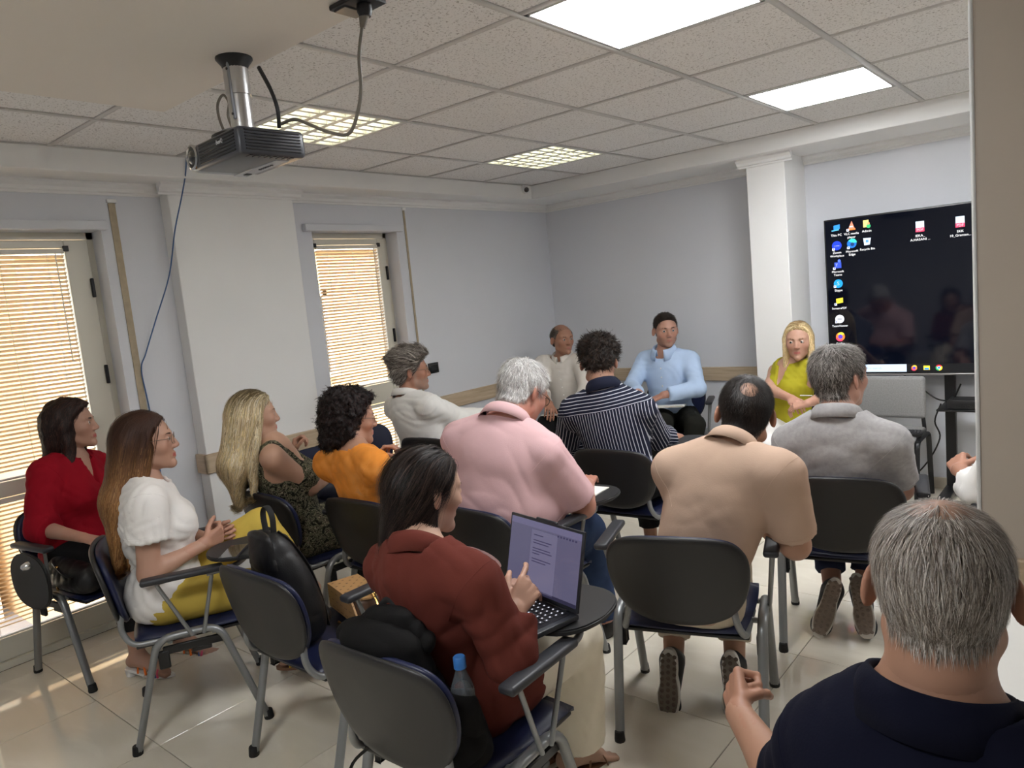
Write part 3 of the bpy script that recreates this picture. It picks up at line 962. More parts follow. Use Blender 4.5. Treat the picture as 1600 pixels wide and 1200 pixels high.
def folds(seed, amp, wl):
    """creased cloth displacement; sharp valleys, broad ridges"""
    r = np.random.default_rng(seed)
    ks = []
    for i in range(3):
        d = nrm(r.normal(size=3) * np.array([1, 1, 0.75]))
        ks.append((d * 2 * math.pi / (wl * r.uniform(0.8, 1.5)), r.uniform(0, 6.28), r.integers(1, 9999)))
    def f(x, y, z):
        o = 0
        for k, ph, sd in ks:
            w = wav(x, y, z, sd, wl * 2.2, 2)
            s = np.sin(x * k[0] + y * k[1] + z * k[2] + ph + 2.4 * w)
            msk = 0.5 + 0.5 * np.clip(wav(x, y, z, sd + 5, wl * 3, 2) * 1.4, -1, 1)
            o = o + msk * (np.abs(s) ** 0.8 - 0.55)
        return -amp * o / 1.6
    return f

# ---- the head, in its own frame: x right, y forward, z up, origin between the ears
def head_sdf(x, y, z, male=True, fat=0.0, ears=True):
    ax = np.abs(x)
    d = Ell((0, -0.014, 0.032), (0.0735, 0.0945, 0.083))(x, y, z)
    d = smin(d, Ell((0, 0.022, 0.0), (0.064, 0.066, 0.075))(ax, y, z), 0.03)
    jw = 0.050 if male else 0.044
    d = smin(d, Ell((0, 0.034, -0.050), (jw + 0.004 + fat, 0.052, 0.058))(ax, y, z), 0.03)
    d = smin(d, Cone((0, 0.070, -0.096), (jw, 0.006, -0.064), 0.019 + fat * 0.3, 0.020 + fat * 0.5)(ax, y, z), 0.022)
    d = smin(d, Ell((0.0, 0.077, -0.098), (0.020 if male else 0.016, 0.016, 0.015))(ax, y, z), 0.014)
    d = smin(d, Ell((0.044, 0.052, -0.020), (0.020 + fat * 0.5, 0.022, 0.020))(ax, y, z), 0.024)
    br = 0.010 if male else 0.006
    d = smin(d, Cone((0.012, 0.083, 0.022), (0.046, 0.066, 0.024), br, br)(ax, y, z), 0.016)
    d = smax(d, -Ell((0.031, 0.098, 0.004), (0.017, 0.017, 0.011))(ax, y, z), 0.014)
    # lids
    d = smin(d, Ell((0.0315, 0.0745, 0.0025), (0.0150, 0.0135, 0.0125))(ax, y, z), 0.004)
    d = smax(d, -Ell((0.0315, 0.0905, 0.0025), (0.0125, 0.0085, 0.0052))(ax, y, z), 0.003)
    # nose
    d = smin(d, Cone((0, 0.086, 0.014), (0, 0.104, -0.028), 0.0075, 0.0105)(ax, y, z), 0.012)
    d = smin(d, Ell((0.0105, 0.096, -0.033), (0.0085, 0.0105, 0.0075))(ax, y, z), 0.007)
    d = smax(d, -Ell((0.0062, 0.101, -0.0415), (0.0036, 0.0050, 0.0040))(ax, y, z), 0.003)
    # mouth
    d = smin(d, Cone((0, 0.0905, -0.0585), (0.020, 0.080, -0.0625), 0.0062, 0.0035)(ax, y, z), 0.008)
    d = smin(d, Cone((0, 0.0890, -0.0705), (0.018, 0.079, -0.0665), 0.0072, 0.0035)(ax, y, z), 0.008)
    d = smax(d, -Cone((0, 0.0985, -0.0645), (0.021, 0.086, -0.0645), 0.0016, 0.0012)(ax, y, z), 0.003)
    # ears
    e = Ell((0.0825, -0.016, -0.004), (0.0070, 0.0185, 0.032), (nrm((1, 0.62, 0.10)), nrm((-0.62, 1, -0.22)), nrm((-0.10, 0.22, 1))))(ax, y, z)
    e = smax(e, -Ell((0.0905, -0.008, 0.002), (0.0065, 0.0110, 0.020), (nrm((1, 0.62, 0.10)), nrm((-0.62, 1, -0.22)), nrm((-0.10, 0.22, 1))))(ax, y, z), 0.004)
    return smin(d, e, 0.006) if ears else d

HAIRLINE_Y = [-0.12, -0.075, -0.045, -0.022, -0.004, 0.018, 0.040, 0.062, 0.085, 0.12]
HAIRLINE_Z = [-0.072, -0.070, -0.055, -0.020, 0.016, 0.000, 0.030, 0.056, 0.074, 0.080]
def hair_region(y, z, x, up=0.0, lo=0.0):
    zz = np.interp(y, HAIRLINE_Y, HAIRLINE_Z)
    zz = zz + up * sstep(0.0, 0.06, y) + lo * sstep(-0.02, -0.06, y)
    # temples run back a little
    zz = zz + 0.5 * np.clip(np.abs(x) - 0.040, 0, 1) * sstep(0.03, 0.07, y)
    return z - zz

def mesh_local(name, V, Q, base, m, parent, smooth=True):
    me = np_mesh(name, V - base if base is not None else V, Q, smooth)
    return link(name, me, m, parent)

def strands(name, D, lo, h, seeds, flow, length, steps, width, colf, lift=0.0, off=0.0015, jit=0.25, seed=1, taper=True, grav=None):
    """ribbons that run along the surface D=0"""
    r = np.random.default_rng(seed)
    n = len(seeds)
    P = seeds.copy()
    L = length if np.ndim(length) else np.full(n, length)
    st = (L / steps)[:, None]
    rnd = r.normal(size=(n, 3)) * jit
    pts = [P.copy()]; nor = []
    lf = lift * r.uniform(0.3, 1.5, size=(n, 1))
    for i in range(steps + 1):
        N = grad(D, lo, h, P)
        nor.append(N)
        if i == steps: break
        f = flow(P) + rnd
        f = f - N * (f * N).sum(1, keepdims=True)
        f = f / (np.linalg.norm(f, axis=1, keepdims=True) + 1e-9)
        f = f + N * lf
        f = f / np.linalg.norm(f, axis=1, keepdims=True)
        P = P + f * st
        d = sample(D, lo, h, P)
        tgt = off + (lf[:, 0] * L * (i + 1) / steps * 0.6 if lift else 0)
        push = np.clip(tgt - d, 0 if lift else -0.004, 0.03)
        P = P + N * push[:, None]
        pts.append(P.copy())
    pts = np.stack(pts, 1); nor = np.stack(nor, 1)
    T = np.gradient(pts, axis=1)
    T /= np.linalg.norm(T, axis=2, keepdims=True) + 1e-9
    S = np.cross(T, nor)
    S /= np.linalg.norm(S, axis=2, keepdims=True) + 1e-9
    k = steps + 1
    t = np.linspace(0, 1, k)
    w = width * (np.clip(1.25 * (1 - t) ** 0.6, 0.12, 1) if taper else np.ones(k))
    w = w[None, :, None] * r.uniform(0.6, 1.3, size=(n, 1, 1)) * 0.5
    A = pts - S * w; B = pts + S * w
    V = np.stack([A, B], 2).reshape(-1, 3)
    bi = (np.arange(n) * k * 2)[:, None] + (np.arange(steps) * 2)[None, :]
    Q = np.stack([bi, bi + 1, bi + 3, bi + 2], 2).reshape(-1, 4)
    C = colf(pts.reshape(-1, 3), np.repeat(r.uniform(size=n), k), np.tile(t, n))
    C = np.repeat(C, 2, axis=0)
    return V, Q, C

SKIN = {}
def skin_mat():
    m = mat('skin', (1, 1, 1, 1), 0.48, spec=0.4, sss=0.0, attr='col', bump=(300, 0.06, 0.001))
    return m
def hair_mat():
    m = mat('hair', (1, 1, 1, 1), 0.52, spec=0.28, attr='col')
    return m

def hand_ops(wr, d, pn, right, curl, sc=1.0, spread=0.0, thumb=0.4, k=0.007):
    """five fingers rooted in a palm; d wrist->knuckles, pn palm normal"""
    wr = A3(wr); d = nrm(d); pn = A3(pn); pn = nrm(pn - d * (pn @ d))
    ts = np.cross(d, pn) * (1 if right else -1)        # towards the thumb
    if np.ndim(curl) == 0: curl = [curl] * 4
    ops = []
    offs = [0.029, 0.010, -0.010, -0.028]; dist = [0.088, 0.091, 0.087, 0.079]
    lens = [(0.043, 0.026, 0.021), (0.047, 0.030, 0.022), (0.043, 0.028, 0.021), (0.034, 0.021, 0.018)]
    rad = [0.0088, 0.0090, 0.0086, 0.0076]
    for i in range(4):
        kn = wr + sc * (d * dist[i] + ts * offs[i] * (1 + 0.1))
        ops.append(Cone(wr + sc * ts * offs[i] * 0.55, kn, 0.0145 * sc, 0.0112 * sc, k=k + 0.004))
        a = 0.0; p = kn
        dd = nrm(d + ts * spread * (1.5 - i) * 0.12)
        for j in range(3):
            a += curl[i] * (1.25, 1.5, 0.9)[j] + 0.06
            v = dd * math.cos(a) + pn * math.sin(a)
            q = p + sc * lens[i][j] * v
            ops.append(Cone(p, q, sc * rad[i] * (1 - 0.06 * j), sc * rad[i] * (0.95 - 0.08 * j), k=0.004))
            p = q
    # heel of the palm and thumb
    ops.append(Cone(wr + sc * (d * 0.02 + ts * 0.012 + pn * 0.006), wr + sc * (d * 0.055 + ts * 0.020 + pn * 0.008), 0.016 * sc, 0.013 * sc, k=0.008))
    p = wr + sc * (d * 0.022 + ts * 0.022 + pn * 0.004)
    v = nrm(d * 0.62 + ts * (0.75 - 0.5 * thumb) + pn * (0.2 + 0.5 * thumb))
    for j, (l, r0, r1) in enumerate(((0.046, 0.0135, 0.0108), (0.034, 0.0108, 0.0098), (0.026, 0.0098, 0.0082))):
        q = p + sc * l * v
        ops.append(Cone(p, q, sc * r0, sc * r1, k=0.005))
        p = q
        v = nrm(v + d * 0.25 - ts * 0.35 * thumb + pn * 0.15 * thumb)
    return ops

def foot_frame(an, toe, fwd):
    an = A3(an); toe = nrm(toe)
    side = nrm(np.cross(toe, (0, 0, 1)) if abs(toe[2]) < 0.6 else np.cross(toe, fwd))
    return an, toe, side

def lin(c): return np.array(srgb(*c)[:3])

def cloth_mat(name, rgb, rough=0.88, bump=(260, 0.25, 0.0012), noise=(6, 0.04), sheen=0.0, wrinkle=(7, 0.30, 0.022)):
    return mat(name, srgb(*rgb), rough, spec=0.15, noise=noise, bump=bump, sheen=sheen, wrinkle=wrinkle)

def seam_ring(D, lo, hb, c, ax, r, n=40):
    """visible arcs where the cloth surface crosses a plane round an arm"""
    ax = nrm(ax); e1 = nrm(np.cross(ax, (0.3, 0.2, 1.0))); e2 = np.cross(ax, e1)
    ts = np.linspace(0.3, 1.9, 40) * r
    arcs = []; cur = []
    for k in range(n + 1):
        a = 2 * math.pi * k / n
        d = e1 * math.cos(a) + e2 * math.sin(a)
        q = sample(D, lo, hb, c + ts[:, None] * d)
        out = np.where(q > 0)[0]
        if len(out) and out[0] > 0:
            i = out[0]
            t = ts[i - 1] + (ts[i] - ts[i - 1]) * (-q[i - 1]) / (q[i] - q[i - 1] + 1e-9)
            cur.append(c + t * d)
        else:
            if len(cur) > 3: arcs.append(cur)
            cur = []
    if len(cur) > 3: arcs.append(cur)
    return arcs

def collar_mesh(c, ax, fw, rx, ry, h, flare, drop, gap, thick=0.003, n=40):
    """turned-down collar: a band round the neck with a fold"""
    c = A3(c); ax = nrm(ax); fw = A3(fw); fw = nrm(fw - ax * (fw @ ax)); rt = np.cross(fw, ax)
    prof = [(0.000, -0.012), (0.001, h * 0.6), (0.004, h), (0.010, h + 0.002), (0.014 + flare * 0.3, h * 0.55), (0.012 + flare, -drop), (0.009 + flare, -drop), (0.010 + flare * 0.3, h * 0.5), (0.007, h - 0.004), (0.005, h * 0.5), (0.004, -0.012)]
    V = []; k = len(prof)
    for i in range(n + 1):
        a = math.pi / 2 + gap + (2 * math.pi - 2 * gap) * i / n        # starts right of the front gap
        end = min(i, n - i) / n
        ext = 1 + 0.25 * sstep(0.12, 0.0, end)
        for (dr, dz) in prof:
            drop2 = dz * (ext * 1.5 if dz < -0.013 else 1.0) - 0.022 * sstep(0.35, 0.0, end)
            V.append(c + (rx + dr) * math.cos(a) * rt + (ry + dr) * math.sin(a) * fw + drop2 * ax)
    Q = []
    for i in range(n):
        for j in range(k):
            Q.append((i * k + j, i * k + (j + 1) % k, (i + 1) * k + (j + 1) % k, (i + 1) * k + j))
    V = np.array(V)
    Fs = [np.array(Q)]
    caps = [[0 * k + j for j in range(k)], [n * k + j for j in reversed(range(k))]]
    return V, Fs, caps

def finish_mesh(name, V, Fs, caps, base, m, parent):
    me = bpy.data.meshes.new(name)
    faces = [tuple(int(i) for i in f) for F_ in Fs for f in F_] + [tuple(c) for c in caps]
    me.from_pydata([tuple(v) for v in (V - base)], [], faces)
    me.polygons.foreach_set('use_smooth', np.full(len(me.polygons), True))
    me.update()
    bm = bmesh.new(); bm.from_mesh(me); bmesh.ops.recalc_face_normals(bm, faces=bm.faces); bm.to_mesh(me); bm.free()
    return link(name, me, m, parent)

def radial_flow(crown=(0, -0.045, 0.12), fwd=0.0, down=0.35):
    c = A3(crown)
    def f(P):
        v = P - c
        v = v / (np.linalg.norm(v, axis=1, keepdims=True) + 1e-6)
        v = v + np.array([0, fwd, -down])
        return v
    return f

def palette(cols, wts=None):
    C = np.array([lin(c) for c in cols]); w = np.array(wts or [1] * len(cols), float); cs = np.cumsum(w / w.sum())
    def f(P, rnd, t):
        i = np.clip(np.searchsorted(cs, rnd), 0, len(C) - 1)
        return C[i] * (0.65 + 0.75 * ((rnd * 37.7) % 1))[:, None]
    return f

def person(S):
    J = {k: A3(v) for k, v in S['J'].items()}
    male = S.get('sex', 'm') == 'm'
    bulk = S.get('bulk', 1.0); belly = S.get('belly', 0.0)
    h, hh = S.get('h', 0.008) * 1.06, S.get('hh', 0.0036) * 1.16
    hs = S.get('hs', 1.06 if male else 1.0)
    skin = lin(S.get('skin', (205, 158, 132))); skin = (skin * 0.93 + skin.mean() * 0.07) * 0.74
    pel = (J['hipL'] + J['hipR']) / 2
    base = np.array([pel[0], pel[1], 0.0])
    neck = J['neck']; up = nrm(neck - pel); H = np.linalg.norm(neck - pel)
    rt = J['shR'] - J['shL']; rt = nrm(rt - up * (rt @ up)); fw = np.cross(up, rt)
    prt = J['hipR'] - J['hipL']; prt = nrm(prt * [1, 1, 0]); pfw = np.cross((0, 0, 1), prt)
    Mx = (rt, fw, up); Mp = (prt, pfw, A3((0, 0, 1)))
    T = lambda x, y, z: pel + rt * x + fw * y + up * z
    # head frame
    fd = nrm(S['face']); hx = nrm(np.cross(fd, (0, 0, 1))); hz = np.cross(hx, fd)
    tl = math.radians(S.get('tilt', 0)); hx, hz = hx * math.cos(tl) + hz * math.sin(tl), hz * math.cos(tl) - hx * math.sin(tl)
    HM = np.stack([hx, fd, hz]); hc = J['head']
    toL = lambda P: ((np.atleast_2d(P) - hc) @ HM.T) / hs
    toW = lambda P: hc + hs * (np.atleast_2d(P) @ HM)
    rn = (0.056 if male else 0.047) * S.get('neckw', 1.0)

    def torso(off, shoulders=True):
        o = []
        b = bulk
        if male:
            o.append(Ell(pel + A3((0, 0, 0.015)) - pfw * 0.015, (0.168 * b + off, 0.128 * b + off, 0.115 + off), Mp, k=0.05))
            o.append(Ell(T(0, 0.01 + belly * 0.5, 0.36 * H), (0.150 * b + belly + off, 0.113 * b + belly + off, 0.17 + off), Mx, k=0.06))
            o.append(Ell(T(0, 0.0, 0.68 * H), (0.168 * b + off, 0.118 * b + off, 0.19 + off), Mx, k=0.06))
        else:
            o.append(Ell(pel + A3((0, 0, 0.01)) - pfw * 0.015, (0.170 * b + off, 0.130 * b + off, 0.115 + off), Mp, k=0.05))
            o.append(Ell(T(0, 0.005 + belly * 0.5, 0.38 * H), (0.126 * b + belly + off, 0.100 * b + belly + off, 0.16 + off), Mx, k=0.06))
            o.append(Ell(T(0, -0.005, 0.68 * H), (0.146 * b + off, 0.103 * b + off, 0.17 + off), Mx, k=0.06))
            for s in (-1, 1):
                o.append(Ell(T(s * 0.068 * b, 0.082 * b, 0.60 * H), (0.062 * b + off, 0.055 * b + off, 0.062 + off), Mx, k=0.035))
        rs = (0.050 if male else 0.042) * (0.5 + 0.5 * b)
        if shoulders:
            a, c = J['shL'] - up * 0.022, J['shR'] - up * 0.022
            mid = T(0, -0.012, 0.86 * H)
            o.append(Cone(mid, a, rs + 0.016 + off, rs + off, k=0.045)); o.append(Cone(mid, c, rs + 0.016 + off, rs + off, k=0.045))
        nb = neck - up * 0.01
        for s in ('shL', 'shR'):
            e = J[s] + up * 0.012
            o.append(Cone(nb, nb + (e - nb) * 0.8, rs * 0.9 + off, rs * 0.68 + off, k=0.05))
        return o
    ra = ((0.051, 0.045, 0.043, 0.028) if male else (0.045, 0.037, 0.035, 0.0235))
    ra = [r * (0.4 + 0.6 * S.get('armb', bulk)) for r in ra]
    def arm(s, off, t_end=2.0, flare=0.0):
        sh, el, wr = J['sh' + s] - up * 0.012, J['el' + s], J['wr' + s]
        o = []
        d1, d2 = nrm(el - sh), nrm(wr - el)
        if t_end <= 1.0:
            o.append(Cone(sh, el, ra[0] + off, ra[1] + off + flare, k=0.03, cut=(sh + (el - sh) * t_end, d1)))
        else:
            o.append(Cone(sh, el, ra[0] + off, ra[1] + off, k=0.03))
            o.append(Cone(el, wr, ra[2] + off, ra[3] + off + flare, k=0.02, bul=0.004, cut=(el + (wr - el) * (t_end - 1), d2) if t_end < 2 else None))
        return o
    rl = [(0.086, 0.060, 0.056, 0.037), (0.084, 0.056, 0.052, 0.033)][0 if male else 1]
    rl = [r * (0.3 + 0.7 * bulk) for r in rl]
    def leg(s, off, t_end=2.0, flare=0.0):
        hp, kn, an = J['hip' + s], J['kn' + s], J['an' + s]
        o = [Cone(hp, kn, rl[0] + off, rl[1] + off, k=0.035)]
        d2 = nrm(an - kn)
        o.append(Cone(kn, an, rl[2] + off, rl[3] + off + flare, k=0.02, bul=0.008, cut=(kn + (an - kn) * (t_end - 1), d2)))
        return o
    neck_top = toW((0, -0.018, -0.035))[0]
    def neckops(off=0):
        return [Cone(neck - up * 0.03 + fw * 0.005, neck_top, rn * 1.12 + off, rn * 0.98 + off, k=0.03)]

    # ---------------- body: one skin mesh
    Vs, Qs, Cs = [], [], []
    def addpart(V, Q, C):
        n = sum(len(v) for v in Vs)
        Vs.append(V); Qs.append(Q + n); Cs.append(C if np.ndim(C) == 2 else np.tile(C, (len(V), 1)))
    bo = torso(0.0) + neckops() + arm('L', 0) + arm('R', 0) + leg('L', 0) + leg('R', 0)
    bare = S.get('bare')        # finer skin where it shows
    D, lo, hb = grid_eval(bo, 0.016 if not bare else max(1.35 * h, 0.0092))
    V, Q = surf(D, lo, hb)
    addpart(V, Q, skin * np.ones((len(V), 1)))
    # head and neck in the head frame
    nk0 = toL(neck - up * 0.03)[0]; nk1 = (0, -0.018, -0.035)
    glo = np.minimum([-0.105, -0.125, -0.135], [nk0[0] - 0.075, nk0[1] - 0.075, nk0[2] - 0.01]); ghi = np.maximum([0.105, 0.125, 0.13], [nk0[0] + 0.075, nk0[1] + 0.075, 0.13])
    n = np.ceil((ghi - glo) / (hh / hs)).astype(int) + 1
    hl = hh / hs
    gx = glo[0] + hl * np.arange(n[0]); gy = glo[1] + hl * np.arange(n[1]); gz = glo[2] + hl * np.arange(n[2])
    GX, GY, GZ = gx[:, None, None], gy[None, :, None], gz[None, None, :]
    HD = head_sdf(GX, GY, GZ, male, S.get('fat', 0.0), S.get('ears', True)) + np.zeros(n)
    HD = smin(HD, Cone(nk0, nk1, rn * 1.12 / hs, rn * 0.98 / hs)(GX, GY, GZ), 0.022)
    V, Q = surf(HD, glo, hl)
    c = np.tile(skin, (len(V), 1))
    x, y, z = V[:, 0], V[:, 1], V[:, 2]
    red = np.exp(-((np.abs(x) - 0.045) / 0.022) ** 2 - ((z + 0.025) / 0.03) ** 2) * (y > 0.03) * 0.5 + np.exp(-(x / 0.016) ** 2 - ((z + 0.03) / 0.016) ** 2) * (y > 0.08) * 0.6 + ((np.abs(x) > 0.072) & (y < 0.02)) * 0.6
    c = c * (1 - red[:, None] * np.array([0.02, 0.20, 0.22]))
    lips = sstep(0.0085, 0.005, np.sqrt(((z + 0.0645) / 1.0) ** 2 + (np.clip(np.abs(x) - 0.014, 0, 1) * 1.5) ** 2)) * (y > 0.07)
    lc = lin(S.get('lips', (176, 112, 102) if male else (186, 92, 92)))
    c = c * (1 - lips[:, None] * 0.8) + lc * lips[:, None] * 0.8
    if S.get('beard'):
        bc, ba = S['beard']
        reg = sstep(-0.035, -0.055, z) * sstep(0.0, 0.02, y) * sstep(-0.125, -0.11, z)
        reg = np.maximum(reg, sstep(0.02, -0.02, z) * sstep(0.03, 0.015, y) * sstep(0.0, 0.012, y) * (np.abs(x) > 0.05))
        reg = reg * (1 - lips) * ba * (0.7 + 0.3 * np.sin(x * 900) * np.sin(z * 1100 + y * 700))
        c = c * (1 - reg[:, None]) + lin(bc) * reg[:, None]
    hr = S.get('hair')
    if hr and hr.get('scalp', 0) > 0:
        g = hair_region(y, z, x, hr.get('up', 0), hr.get('lo', 0))
        reg = sstep(-0.004, 0.012, g) * hr['scalp']
        for (bc_, br_, bs_) in hr.get('bald', []):
            reg = reg * (1 - bs_ * np.exp(-(((V - A3(bc_)) / br_) ** 2).sum(1)))
        reg = reg * (np.abs(x) < 0.074) 
        c = c * (1 - reg[:, None]) + lin(hr['cols'][0]) * reg[:, None]
    addpart(toW(V), Q, c)
    # hands
    for s in 'LR':
        hd = S.get('hands', {}).get(s)
        if hd is None:
            d = J['wr' + s] - J['el' + s]
            hd = dict(d=nrm(d), n=(0, 0, -1), curl=0.25)
        ops = hand_ops(J['wr' + s], hd['d'], hd['n'], s == 'R', hd.get('curl', 0.3), S.get('hand', 1.0 if male else 0.9), hd.get('spread', 0.3), hd.get('thumb', 0.4))
        el = J['el' + s]; w_ = J['wr' + s]
        ops.append(Cone(el + (w_ - el) * 0.62, w_, ra[2] * 0.38 + ra[3] * 0.62, ra[3] * 0.95, su=1.0, k=0.012))
        D, lo, hb = grid_eval(ops, max(hd.get('h', 0.0055), hh * 0.9), pad=0.015)
        V, Q = surf(D, lo, hb)
        cc = np.tile(skin * np.array([1.0, 0.93, 0.92]), (len(V), 1))
        addpart(V, Q, cc)
    # bare feet for sandals
    toes = {}
    for s in 'LR':
        td = A3(S.get('toe', {}).get(s, pfw))
        toes[s] = nrm(td)
    if S.get('shoe', {}).get('type') == 'sandal':
        for s in 'LR':
            an, t_, sd = foot_frame(J['an' + s], toes[s], pfw); u_ = np.cross(sd, t_)
            hl_ = S['shoe'].get('heel', 0.0)
            pt = lambda a, b_, c_: an + t_ * a + sd * b_ + u_ * c_
            ops = [Cone(an + u_ * 0.05, pt(0.0, 0, -0.035), 0.034, 0.032, k=0.02), Ell(pt(-0.03, 0, -0.05), (0.03, 0.03, 0.03), k=0.02), Cone(pt(0.0, 0, -0.035), pt(0.11, 0, -0.064 - hl_), 0.034, 0.022, su=1.3, u=sd, k=0.02)]
            for q in range(5):
                b_ = (-0.03 + q * 0.0145) * (1 if s == 'R' else -1)
                ops.append(Cone(pt(0.11, b_ * 0.9, -0.066 - hl_), pt(0.165 - 0.009 * abs(q - 3.2) ** 1.4, b_ * 1.15, -0.074 - hl_), 0.011, 0.0085 if q < 4 else 0.0105, k=0.008))
            D, lo, hb = grid_eval(ops, max(0.0045, hh), pad=0.015)
            V, Q = surf(D, lo, hb)
            addpart(V, Q, np.tile(skin * 0.97, (len(V), 1)))
    V = np.concatenate(Vs); Q = np.concatenate(Qs); C = np.concatenate(Cs)
    me = np_mesh('person', V - base, Q)
    set_col(me, C)
    body = link('person', me, skin_mat(), None, tuple(base))
    tag(body, S['label'], 'person', 'people seated at the meeting')

    # ---------------- eyes, brows
    def surf_y(xq, zq, fld=HD, add=0.0):
        col = np.array([fld[int(round((xq - glo[0]) / hl)), j, int(round((zq - glo[2]) / hl))] for j in range(n[1])])
        j = np.where(col < 0)[0]
        return gy[j[-1]] + add if len(j) else 0.08
    gaze = nrm(S.get('gaze', (0, 1, 0)))
    for s in (-1, 1):
        r_ = 0.0118
        mb = MB().sphere((0, 0, 0), r_, 16, 12)
        me = mb.mesh('eye')
        P = np.zeros(len(me.vertices) * 3); me.vertices.foreach_get('co', P); P = P.reshape(-1, 3)
        ca = (P / r_) @ gaze
        col = np.where(ca[:, None] > 0.955, lin((12, 10, 10)), np.where(ca[:, None] > 0.86, lin(S.get('iris', (70, 50, 35))), lin((205, 194, 186))))
        Wp = toW(P + A3((s * 0.0315, 0.0762, 0.0025))) - base
        me.vertices.foreach_set('co', Wp.astype(np.float32).ravel()); me.update()
        set_col(me, col)
        link('eye', me, mat('eye', (1, 1, 1, 1), 0.12, attr='col'), body)
        pts = []
        for k in range(6):
            xx = s * (0.014 + 0.0068 * k); zz = 0.0205 + 0.004 * math.sin(k / 5 * 2.4)
            pts.append(toW((xx, surf_y(xx, zz, add=0.0005), zz))[0] - base)
        MB().tube(pts, [0.0022 * hs, 0.0032 * hs, 0.0032 * hs, 0.0028 * hs, 0.002 * hs, 0.001 * hs], 6).build('eyebrow', mat('brow_%d_%d_%d' % S.get('brow', (60, 45, 35)), srgb(*S.get('brow', (60, 45, 35))), 0.7), body)
    if S.get('moustache'):
        pts = [toW((0.0052 * k, surf_y(0.0052 * k, -0.0505, add=0.0015) - 0.0004 * abs(k), -0.0500 - 0.00025 * k * k))[0] - base for k in range(-5, 6)]
        MB().tube(pts, [0.002, 0.0035, 0.0045, 0.005, 0.0052, 0.005, 0.0052, 0.005, 0.0045, 0.0035, 0.002], 6).build('moustache', mat('moustache', srgb(*S['moustache']), 0.8, bump=(500, 0.8, 0.002)), body)
    if S.get('glasses'):
        gm = mat('glasses_' + S['glasses'], srgb(*{'dark': (40, 36, 34), 'metal': (120, 105, 90)}[S['glasses']]), 0.3, metal=0.3)
        mb = MB()
        for s in (-1, 1):
            ring = []
            for k in range(19):
                a = 2 * math.pi * k / 18
                ring.append(toW((s * 0.033 + 0.0225 * math.cos(a), 0.099 - 0.004 * abs(math.cos(a)) * (1 if math.cos(a) * s > 0 else -0.2), 0.0 + 0.0175 * math.sin(a)))[0] - base)
            mb.tube(ring, 0.0011 * hs, 6)
            mb.tube([toW((s * 0.056, 0.095, 0.006))[0] - base, toW((s * 0.073, 0.055, 0.008))[0] - base, toW((s * 0.081, -0.012, 0.010))[0] - base, toW((s * 0.081, -0.026, -0.006))[0] - base], 0.0012 * hs, 6)
        mb.tube([toW((-0.0105, 0.100, 0.002))[0] - base, toW((0, 0.103, 0.005))[0] - base, toW((0.0105, 0.100, 0.002))[0] - base], 0.0011 * hs, 6)
        mb.build('glasses', gm, body)
    # ---------------- hair
    if hr:
        ext = hr.get('ops', [])
        ops_l = []
        for o in ext:
            o = dict(o)
            a, b_ = o.pop('a'), o.pop('b')
            if o.pop('world', False): a, b_ = toL(a)[0], toL(b_)[0]
            ops_l.append(Cone(a, b_, o.pop('ra'), o.pop('rb'), **o))
        hres = hr.get('h', hh * 1.05) * 1.15 / hs
        lo_ = np.array([-0.13, -0.15, -0.11]); hi_ = np.array([0.13, 0.14, 0.17])
        for o in ops_l: lo_ = np.minimum(lo_, o.lo - 0.02); hi_ = np.maximum(hi_, o.hi + 0.02)
        nn = np.ceil((hi_ - lo_) / hres).astype(int) + 1
        ax_ = [lo_[i] + hres * np.arange(nn[i]) for i in range(3)]
        X, Y, Z = ax_[0][:, None, None], ax_[1][None, :, None], ax_[2][None, None, :]
        sk = smin(Ell((0, -0.014, 0.032), (0.0735, 0.0945, 0.083))(X, Y, Z), Ell((0, 0.010, -0.005), (0.066, 0.070, 0.075))(X, Y, Z), 0.03)
        sk = smin(sk, Cone(nk0, nk1, rn * 1.0 / hs, rn * 0.98 / hs)(X, Y, Z), 0.025)
        g = hair_region(Y, Z, X, hr.get('up', 0), hr.get('lo', 0))
        th = hr['side'] + (hr['top'] - hr['side']) * sstep(0.02, 0.10, Z)
        if 'front' in hr: th = th + hr['front'] * sstep(0.02, 0.075, Y) * sstep(0.04, 0.08, Z)
        if 'back' in hr: th = th + hr['back'] * sstep(-0.03, -0.09, Y)
        for (bc_, br_, bs_) in hr.get('bald', []):
            e = np.exp(-(((X - bc_[0]) / br_) ** 2 + ((Y - bc_[1]) / br_) ** 2 + ((Z - bc_[2]) / br_) ** 2))
            th = th * (1 - bs_ * e) - 0.006 * bs_ * e
        if not ext:
            th = th * (1 - 0.95 * np.exp(-((Y + 0.012) / 0.026) ** 2 - ((Z + 0.012) / 0.034) ** 2)) 
        fade = hr.get('fade', 0.018)
        th = -0.008 + (th + 0.008) * sstep(-0.006, fade, g)
        if hr.get('lump'):
            th = th + hr['lump'][0] * wav(X, Y, Z, hr.get('seed', 3), hr['lump'][1], 4) * sstep(0.0, 0.02, g)
        D = sk - th
        for o in ops_l:
            D = smin(D, o(X, Y, Z), o.k)
        if hr.get('groove'):
            phi = np.arctan2(X, -(Y - 0.02))
            w2 = wav(X, Y, Z * 0.25, hr.get('seed', 3), 0.05, 3)
            D = D + hr['groove'] * (np.abs(np.sin(phi * 17 + 2.2 * w2)) + 0.6 * np.abs(np.sin(phi * 41 + 3.1 * w2)) - 0.9)
        if ext and hr.get('lump'):
            D = D - hr['lump'][0] * wav(X, Y, Z, hr.get('seed', 3) + 1, hr['lump'][1], 4)
        if ext:     # keep the face clear
            fz = hr.get('clear', (0.075, 0.062, 0.105))
            D = smax(D, -Ell((0, 0.085, -0.035), fz)(X, Y, Z), 0.01)
        V, Q = surf(D, lo_, hres)
